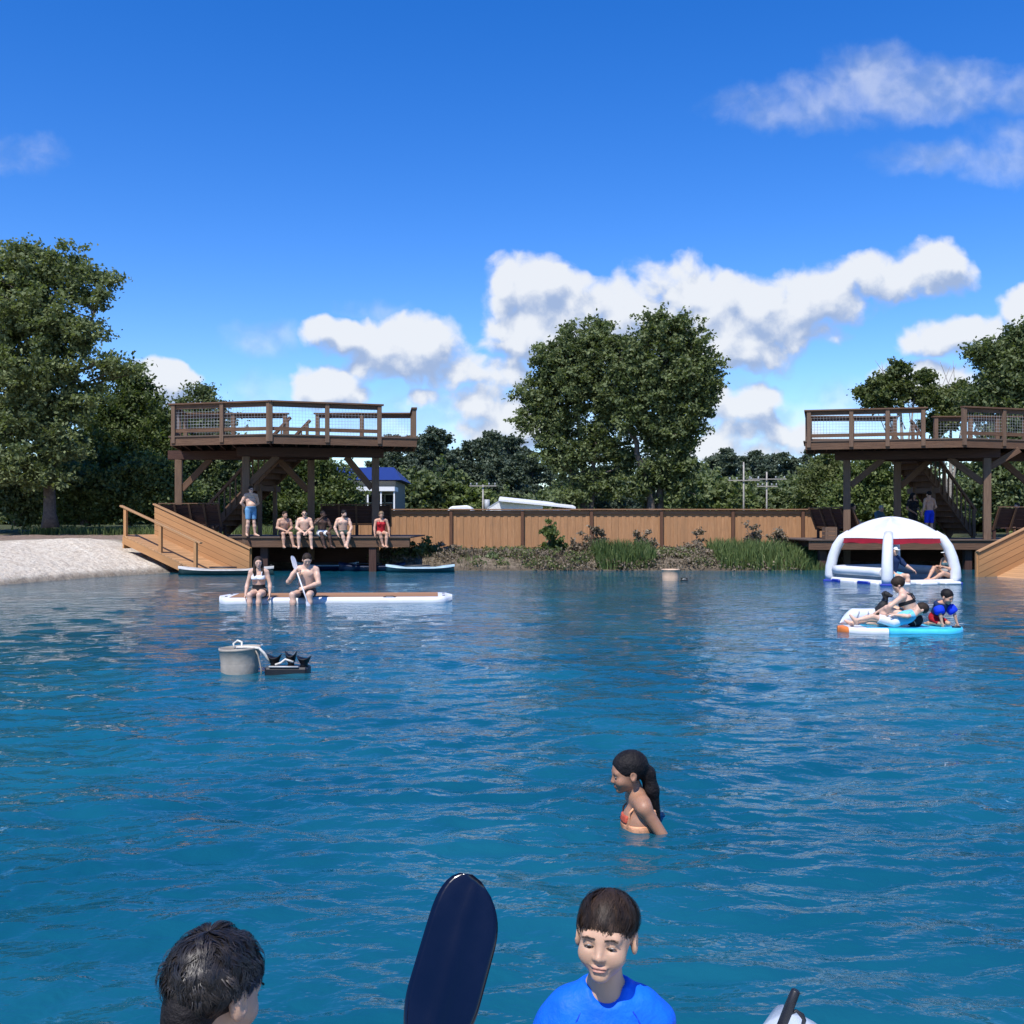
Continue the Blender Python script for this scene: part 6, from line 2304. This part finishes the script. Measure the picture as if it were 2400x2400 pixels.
# translucent seat back at the bow
pil = thing('inflatable_cushion', 'translucent white inflatable cushion with grey ribs at the front of the small board', 'cushion', tuple(T(-.50, .16, kz)))
mb = MB()
rows = []
for i in range(13):
    u = i / 12
    ring = []
    for j in range(16):
        a = 2 * math.pi * j / 16
        pr = (1 - abs(2 * u - 1) ** 3.2) ** .5 + .02
        x = -.84 + u * .56
        zt_ = .24 * min(1, u * 3.2) ** .6
        ring.append(T(x, .20 + .10 * pr * math.cos(a), kz + .004 + max(.02, zt_) * (.5 + .5 * math.sin(a))))
    rows.append(ring)
mb.grid(rows, closed_u=True); mb.face(list(range(16))); mb.face([12 * 16 + i for i in reversed(range(16))]); mb.build('cushion_body', M['clear_pvc'], pil)
for x in (-.60, -.46):
    mb = MB(); mb.tube([T(x - .02, .095, kz + .05), T(x + .0, .09, kz + .13), T(x + .03, .10, kz + .21)], .009, 6); mb.build('rib', M['grey_pvc'], pil)


# riders
class _K: pass
p = Person('woman in a black bikini seen from behind, seated on the small blue board', tuple(T(.14, .02, kz)), R(-118), SITF,
           dict(chest=(0, -.02, .43), shL=(-.17, -.07, .50), shR=(.17, -.07, .50), neck=(0, -.10, .565), head=(.0, -.17, .69), pel=(0, .10, .11), elL=(-.24, -.26, .36), wrL=(-.16, -.42, .28), elR=(.26, -.26, .34), wrR=(.15, -.45, .24),
                knL=(-.12, -.30, .30), knR=(.17, -.30, .28), anL=(-.12, -.50, .05), anR=(.16, -.50, .05), toL=(-.12, -.64, .03), toR=(.18, -.64, .03)), sc=.90, build='f', skin='skin_fair', head=(14, 26, 0), res=.008, lod=1, fat=1.06)
p.slab('black_cloth', 'bikini_top', .80, .98, .006, straps=True); p.shorts('black_cloth', .10, .01, 'bikini_bottom', waist=.42); p.hair('hair_brown', 'short', thick=.024)
p = Person('child in white shorts and light blue top lying on the small board', tuple(T(-.22, -.17, kz)), R(-96), SEAT,
           dict(pel=(0, .10, .10), chest=(.03, .36, .20), shL=(-.15, .44, .24), shR=(.18, .44, .25), neck=(.05, .50, .28), head=(.10, .57, .34), elL=(-.22, .34, .10), wrL=(-.24, .14, .05), elR=(.24, .30, .22), wrR=(.16, .10, .24),
                hipL=(-.08, .08, .09), hipR=(.08, .08, .09), knL=(-.09, -.28, .13), knR=(.10, -.30, .20), anL=(-.10, -.64, .055), anR=(.08, -.60, .12), toL=(-.13, -.75, .10), toR=(.06, -.70, .22)), sc=.80, build='c', skin='skin_fair', head=(0, -20, 0), res=.008, child=True, hs=.92)
p.shorts('white_cloth', .7, .018); p.slab('sky_cloth', 'rash_top', .10, 1.4, .012, straps=False, arms=.4); p.hair('hair_brown', 'short')
p = Person('small child with bright blue arm floats kneeling on the small board', tuple(T(.60, .02, kz)), R(28), SEAT,
           dict(pel=(0, .14, .20), chest=(.02, -.02, .46), shL=(-.15, -.06, .53), shR=(.16, -.06, .53), neck=(.02, -.10, .585), head=(.04, -.18, .70), elL=(-.18, -.16, .32), wrL=(-.16, -.20, .09), elR=(.25, -.20, .32), wrR=(.28, -.26, .08),
                hipL=(-.08, .13, .16), hipR=(.08, .13, .16), knL=(-.12, -.14, .07), knR=(.12, -.14, .07), anL=(-.12, .22, .06), anR=(.12, .22, .06), toL=(-.12, .34, .04), toR=(.12, .34, .04)), sc=.64, build='c', skin='skin_tan', head=(6, 24, 0), res=.007, lod=1, child=True, hs=.90)
p.slab('dark_blue_cloth', 'float_vest', .35, 1.4, .022, straps=False, arms=.2); p.shorts('red_cloth', .8, .014); p.hair('hair_black', 'short', thick=.013); p.eyes()
for sd in 'LR':
    a, b = Vector(p.J['sh' + sd]), Vector(p.J['el' + sd])
    mb = MB(); q0, q1 = a.lerp(b, .25), a.lerp(b, 1.05)
    mb.tube([q0.lerp(q1, f) for f in (0, .06, .2, .5, .8, .94, 1)], [.045, .066, .078, .080, .078, .066, .045], 14); part_mesh('arm_float', mb.mesh('arm_float'), M['royal_blue'], p.obj)


# small black dog at the bow
def dog(label, loc, yaw, sc):
    s = SDF((-.3, -.5, -.05), (.3, .45, .75), .008)
    c = s.cone; e = s.ell
    # sitting dog facing -y
    e((0, .10, .15), (.095, .13, .13), None, .04)                 # haunch
    c((0, .08, .18), (0, -.06, .36), .095, .085, .05)             # trunk rising to the chest
    e((0, -.07, .34), (.085, .085, .11), None, .04)               # chest
    for x in (-1, 1):
        c((x * .06, -.09, .30), (x * .062, -.115, .15), .038, .026, .03)   # upper fore leg
        c((x * .062, -.115, .15), (x * .062, -.105, .03), .026, .020, .015)
        c((x * .062, -.105, .022), (x * .062, -.15, .018), .024, .018, .015)
        e((x * .085, .06, .12), (.05, .10, .095), None, .03)      # thigh, knee forward
        c((x * .10, -.01, .10), (x * .105, .08, .035), .034, .022, .02)     # down to the hock
        c((x * .105, .08, .03), (x * .105, -.03, .02), .022, .020, .02)
    c((0, -.09, .40), (0, -.115, .53), .062, .050, .03)           # neck
    e((0, -.13, .585), (.058, .070, .055), None, .02)             # skull
    c((0, -.17, .572), (0, -.222, .560), .038, .030, .02)         # muzzle
    e((0, -.250, .568), (.014, .012, .011), None, .005)
    for x in (-1, 1):
        c((x * .040, -.105, .632), (x * .082, -.095, .600), .020, .026, .01)
        c((x * .082, -.095, .600), (x * .088, -.115, .520), .028, .014, .01)
    c((0, .19, .10), (0, .30, .16), .022, .016, .02); c((0, .30, .16), (0, .37, .25), .016, .008, .02)
    V, Fq = surface_nets(s.D, s.lo, .008)
    o = part_mesh('dog', mesh_np('dog', V * sc, Fq, smooth=True), M['dog_fur'], None)
    o.location = loc; o.rotation_euler = (0, 0, yaw)
    tag(o, label, 'dog')
    mb = MB(); mb.tube([Vector((math.cos(a) * .056, -.102 + math.sin(a) * .056, .475 + .015 * math.sin(a))) * sc for a in np.linspace(0, 6.283, 17)], .009 * sc, 6, False)
    part_mesh('collar', mb.mesh('collar'), M['kayak_navy'], o)
    for x in (-1, 1):
        mb = MB(); mb.lathe([(0, -.009), (.007, -.005), (.009, 0), (.007, .005), (0, .009)], Vector((x * .03, -.188, .60)) * sc, 8); part_mesh('eye', mb.mesh('eye'), M['eye_dark'], o)
    return o


M['dog_fur'] = plain('black_fur', (.010, .010, .011), .6, .4, 40, .9, 90)
dog('small black dog sitting up on the small blue board in front of the woman', tuple(T(-.24, .20, kz)), R(50), .80)

# people in the shade of the right tower
p = Person('person with long dark hair on the bench at the left end of the right deck', (PX(2002, 38.0), 38.0, ZD2 + .44), R(60), SEAT, dict(wrL=(-.1, -.32, .12), wrR=(.1, -.32, .12)), skin='skin_tan', build='f', head=(0, 5, 0))
p.slab('black_cloth', 'swimsuit', -.4, 1.1, .008); p.hair('hair_black', 'long', .08)
p = Person('person in grey seated further along that bench under the right tower', (PX(2066, 38.9), 38.9, ZD2 + .40), R(35), SEAT, dict(head=(0, .0, .72)), skin='skin_tan', head=(-20, 10, 0))
p.slab('teal_cloth', 'shirt', -.2, 1.5, .014, straps=False, arms=.7); p.shorts('black_cloth', .8, .016); p.hair('hair_grey', 'short')
p = Person('man in royal blue shorts standing in the shade under the right tower', (PX(2178, 37.9), 37.9, ZD2), R(200), STAND, dict(elL=(-.28, .02, 1.17), wrL=(-.20, -.16, 1.05)), sc=1.0, skin='skin_tan', head=(0, 6, 0))
p.shorts('royal_blue', .8, .022); p.hair('hair_black', 'short')
p = Person('person in dark clothes standing beside the man in royal blue shorts', (PX(2140, 38.2), 38.2, ZD2), R(20), STAND, dict(wrL=(-.14, -.22, 1.0), wrR=(.14, -.22, 1.02)), sc=.97, build='f', skin='skin_brown', head=(20, 8, 0))
p.slab('black_cloth', 'shirt', -.2, 1.5, .014, straps=False, arms=.6); p.shorts('black_cloth', .7, .018); p.hair('hair_black', 'long', .1)
p = Person('person whose head shows over the slatted bench at the right edge', (PX(2383, 37.3), 37.35, ZD2 + .44), R(-60), SEAT, dict(), sc=1.02, skin='skin_fair', head=(0, 0, 0))
p.shorts('dark_blue_cloth', .8, .016); p.hair('hair_brown', 'short')
# ------------------------------------------------------------------ the two boys close by, the black paddle and the kayak bow
def strand_hair(P_, mat, n, seed, whorl=(.01, .06), wet=.5, fringe_z=.020, side_z=-.01, nape_z=-.085, length=.55, width=.0016, thick=.010, lift=.012, part_yaw=0.0):
    """hair as many thin ribbons that grow from the crown over an undercap"""
    rng = np.random.default_rng(seed)
    H, Rm, hs = P_.J['head'], P_.Rm, P_.hs
    C = np.array((0, .020, .037)); Rr = np.array((.077 + thick, .096 + thick, .082 + thick))
    SEG = 9
    # clumps: strands share end points
    ncl = max(30, n // 16)
    th_c = np.arccos(1 - rng.random(ncl) * 1.15); ph_c = rng.uniform(0, 2 * math.pi, ncl)
    cl = rng.integers(0, ncl, n)
    th0 = th_c[cl] + rng.normal(0, .06, n); ph0 = ph_c[cl] + rng.normal(0, .07, n) / np.maximum(np.sin(th0), .25)
    ln = length * rng.uniform(.75, 1.2, ncl)[cl] * rng.uniform(.85, 1.1, n)
    sw = rng.normal(0, .22, ncl)[cl] + rng.normal(0, .05, n)
    lf = np.abs(rng.normal(0, 1, ncl))[cl] * lift * .8 + rng.uniform(0, .003, n)
    tipspread = (1 - wet) * .10
    Vs = np.zeros((n, SEG, 3)); Ws = np.zeros((n, SEG, 3))
    keep = np.ones(n, bool)
    # crown axis tilts back a little
    tilt = np.array(Matrix.Rotation(R(-22), 3, 'X'))
    for k in range(SEG):
        u = k / (SEG - 1)
        cl_u = u * wet
        the = th_c[cl] * cl_u + th0 * (1 - cl_u) + ln * u
        phe = (ph_c[cl] * cl_u + ph0 * (1 - cl_u)) + sw * u + rng.normal(0, tipspread * u + 1e-6, n)
        d = np.stack([np.sin(the) * np.cos(phe), np.sin(the) * np.sin(phe), np.cos(the)], 1) @ tilt.T
        sc = 1 + (lf / .09) * (4 * u * (1 - u) * .45 + .55 * u)
        q = C + d * Rr * sc[:, None]
        Vs[:, k] = q
    # hairline: end where the strand would cover the face, ears or nape
    ang = np.arctan2(Vs[:, :, 0], -(Vs[:, :, 1] - .02))            # 0 = front
    lim = np.where(np.abs(ang) < .75, fringe_z, np.where(np.abs(ang) < 1.9, side_z, nape_z))
    lim = lim + rng.normal(0, .009, n)[:, None] + rng.normal(0, .014, ncl)[cl][:, None]
    for k in range(1, SEG):
        low = Vs[:, k, 2] < lim[:, k]
        Vs[low, k] = Vs[low, k - 1] * .98 + Vs[low, k] * .02
    keep &= Vs[:, 0, 2] > lim[:, 0] + .004
    Vs = Vs[keep]; n = len(Vs)
    tang = np.gradient(Vs, axis=1)
    out = (Vs - C) / (Rr ** 2)
    W = np.cross(tang, out)
    W /= np.maximum(np.linalg.norm(W, axis=2, keepdims=True), 1e-9)
    wid = width * rng.uniform(.6, 1.3, n)[:, None, None] * (1 - .8 * np.linspace(0, 1, SEG) ** 2)[None, :, None]
    A_ = (Vs + W * wid) ; B_ = (Vs - W * wid)
    V = np.stack([A_, B_], 2).reshape(-1, 3)
    V = (V * hs) @ Rm.T + H
    b = np.arange(n)[:, None] * SEG * 2
    Fq = np.concatenate([b + np.array([[2 * k, 2 * k + 1, 2 * k + 3, 2 * k + 2]]) for k in range(SEG - 1)])
    tv = np.clip(rng.random(ncl)[cl] * .7 + rng.uniform(0, .3, len(cl)), 0, 1)[keep]  # tint per clump; its light end serves as painted highlights
    me = mesh_np('hair_strands', V, Fq, tint=np.repeat(tv, SEG * 2), smooth=True)
    return part_mesh('hair_strands', me, M[mat], P_.obj)


m, t, b = new_mat('brown_hair_strands')
gn = t.node('ShaderNodeTexCoord').outputs['Object']
t.put(b.inputs['Base Color'], t.mix(t.math('POWER', t.node('ShaderNodeAttribute', attribute_name='tint').outputs['Fac'], 1.8), (.010, .006, .004), (.075, .045, .029)))  # lighter clumps put streaky wet highlights into the strand colour
b.inputs['Roughness'].default_value = .55
b.inputs['Specular IOR Level'].default_value = .28
M['strand_brown'] = m
m, t, b = new_mat('wet_black_hair_strands')
gn = t.node('ShaderNodeTexCoord').outputs['Object']
t.put(b.inputs['Base Color'], t.mix(t.math('POWER', t.node('ShaderNodeAttribute', attribute_name='tint').outputs['Fac'], 2.6), (.006, .0045, .004), (.050, .038, .030)))  # paler clumps in the colour stand for light speckles on wet hair
b.inputs['Roughness'].default_value = .5
b.inputs['Specular IOR Level'].default_value = .6
M['strand_black'] = m


def brows(P_, droop=0.0):
    H, Rm, hs = P_.J['head'], P_.Rm, P_.hs
    rng = np.random.default_rng(4)
    for x in (-1, 1):
        mb = MB()
        for k in range(90):
            u = rng.random()
            bx = x * (.012 + .036 * u); bz = .0155 + .006 * math.sin(u * 2.4) - .004 * u + rng.normal(0, .0018)
            by = -.0945 + .16 * max(0, abs(bx) - .012) ** 1.35 * 1.9
            a = Vector(H + Rm @ (np.array((bx, by, bz), np.float32) * hs))
            e = Vector(H + Rm @ (np.array((bx + x * .007, by + .0006 + .1 * .007, bz + .0018 * (1 - u * 1.6)), np.float32) * hs))
            mb.tube([a, e], [.00055 * hs, .0003 * hs], 3, False)
        part_mesh('eyebrow', mb.mesh('eyebrow'), M['brow'], P_.obj)


# boy in the blue shirt: faces the camera, head bent down and turned a little to the left of the picture
BDIST = 2.56
hc = P(1416, 2170, BDIST)
KN = dict(STAND)
BS = .80
headz = 1.545
z0 = hc.z - headz * BS
over = dict(pel=(0, .02, .87), chest=(0, .0, 1.185), shL=(-.150, .01, 1.255), shR=(.150, .01, 1.255), neck=(0, .0, 1.385), head=(.0, -.040, headz),
            elL=(-.215, .03, 1.04), elR=(.225, .03, 1.04), wrL=(-.20, -.12, .86), wrR=(.21, -.13, .86), hipL=(-.08, .02, .84), hipR=(.08, .02, .84))
p = Person('boy in a bright blue shirt standing in the water close by, looking down', (hc.x, BDIST - .03, z0), R(0), STAND, over, sc=BS, build='c', skin='skin_boy', head=(-17, -4, 2), res=.0034, lod=1, child=True, hs=.85)
BOY = p
J = p.J; sc = BS
def shirt(s):
    p.torso(s, .012)
    for sd in 'LR': p.arm(s, sd, .013, f1=1.0, lower=True)
nk = J['neck']
ncut = np.array((0, -.36, 1.0), np.float32)
# the collar is opened by taking a round hole out of the shirt
lo, hi = p.bounds(.20)
lo = lo.copy(); lo[2] = max(lo[2], 0.62)
s = SDF(lo, hi, .0046)
shirt(s)
s.ell(J['neck'] + np.array((0, -.01, .050), np.float32), (.084, .092, .056), None, .008, True)
s.ell(J['neck'] + np.array((0, -.070, .006), np.float32), (.050, .055, .040), None, .012, True)
# soft folds
X, Y, Z = np.meshgrid(*s.ax, indexing='ij', sparse=True)
fold = (np.sin(34 * (X * .8 - Z * .55) + 6 * np.sin(9 * Z)) + .7 * np.sin(48 * (X * .8 + Z * .5) + 5 * np.sin(11 * X))) * .0026 * np.clip((nk[2] - .02 - Z) / .08, 0, 1)
s.D += fold.astype(np.float32)
V, Fq = surface_nets(s.D, s.lo, .0046)
p._obj('rash_shirt', V, Fq, M['bright_blue'], p.obj)
p.shorts('dark_blue_cloth', .8, .016)
# seams from the collar to the arm pits
def surf(x, y0, z):
    """front surface of the shirt grid at x, z"""
    i = int((x - s.lo[0]) / s.res); k = int((z - s.lo[2]) / s.res)
    col = s.D[i, :, k]
    q = np.where(col < 0)[0]
    return s.lo[1] + s.res * (q[0] - .3) if len(q) else y0
for sx in (-1, 1):
    pts = []
    for u in np.linspace(0, 1, 14):
        x = sx * (.062 + .075 * u) ; z = nk[2] - .045 - .125 * u
        pts.append(Vector((x, surf(x, -.1, z) - .0006, z)))
    mb = MB(); mb.tube(pts, .0016, 5); part_mesh('seam', mb.mesh('seam'), M['royal_blue'], p.obj)
p.hair('hair_brown', 'short', thick=.004, name='hair')
strand_hair(p, 'strand_brown', 7000, 12, wet=.62, fringe_z=.024, side_z=.030, nape_z=-.06, length=.80, width=.0010, thick=.006, lift=.008)
p.eyes(); brows(p)

# boy at the left: seen from behind, turned to the right
BD2 = 1.88
hc = P(482, 2336, BD2)
headz = 1.545
BS2 = .84
z0 = hc.z - headz * BS2
over = dict(pel=(0, .02, .87), chest=(0, .0, 1.185), shL=(-.165, .01, 1.30), shR=(.165, .01, 1.30), neck=(0, .01, 1.36), head=(.0, -.03, headz),
            elL=(-.20, -.10, 1.08), elR=(.24, -.06, 1.05), wrL=(-.02, -.33, 1.03), wrR=(.22, -.32, .98), hipL=(-.08, .02, .84), hipR=(.08, .02, .84))
p = Person('boy with wet black hair close by at the lower left, seen from behind', (hc.x, BD2, z0), R(151), STAND, over, sc=BS2, build='c', skin='skin_boy', head=(0, 17, 0), res=.0044, lod=1, child=True, hs=.87,
           hands={'L': (None, None, 1.1), 'R': (None, None, 1.1)})
BOY2 = p
p.shorts('black_cloth', .8, .016)
p.hair('hair_black', 'short', thick=.008, nape=.07)
strand_hair(p, 'strand_black', 11000, 31, wet=.72, fringe_z=.02, side_z=.022, nape_z=-.16, length=.42, width=.0011, thick=.008, lift=.010)
p.eyes(); brows(p)

# black paddle blade
pd = 2.45
tip = P(1118, 2062, pd + .10); low = P(1010, 2440, pd - .09)
dv = (tip - low).normalized()
blade_L = .47
bend = tip - dv * blade_L
paddle('black glossy paddle blade raised upright between the two boys', bend - dv * .95, bend + dv * .03, (-.05, -1, .2), blade_L, .176, 'black_gloss', (1, 0), .015, 'black_rubber', .016, -.075)

# kayak bow with a black handle at the lower right
kd = 2.62
top = P(1880, 2398, kd)
o = thing('kayak', 'pale bow of a kayak with a black grip and strap at the bottom right corner', 'kayak', (top.x, top.y, 0))
rows = []
for i in range(15):
    u = i / 14
    yy = top.y + .25 - 2.2 * u * .6
    w = .05 + .30 * min(1, u * 1.7) ** .7
    ring = []
    for a in np.linspace(0, 360, 25)[:-1]:
        ca, sa = math.cos(R(a)), math.sin(R(a))
        ring.append(Vector((top.x + .015 + ca * w, yy, top.z - .17 - .02 * u + sa * (.17 if sa > 0 else .34) * min(1, .35 + u * 1.6) ** .5)))
    rows.append(ring)
mb = MB(); mb.grid(rows, closed_u=True); mb.face(list(reversed(range(24)))); mb.face([14 * 24 + i for i in range(24)]); mb.build('hull', M['clear_pvc'], o)
g0, g1 = P(1829, 2412, kd - .02), P(1866, 2320, kd - .02)
mb = MB(); mb.tube([g0 - (g1 - g0) * .6, g0.lerp(g1, .3), g0.lerp(g1, .55), g0.lerp(g1, .97), g1], [.012, .0125, .0128, .0115, .009], 12); mb.build('grip', M['black_rubber'], o)
mb = MB(); mb.tube([g0.lerp(g1, .34), P(1866, 2369, kd - .02), P(1880, 2380, kd - .02), P(1885, 2391, kd - .02), P(1882, 2402, kd - .01)], [.004, .0045, .007, .0055, .005], 6); mb.build('strap', M['black_rubber'], o)
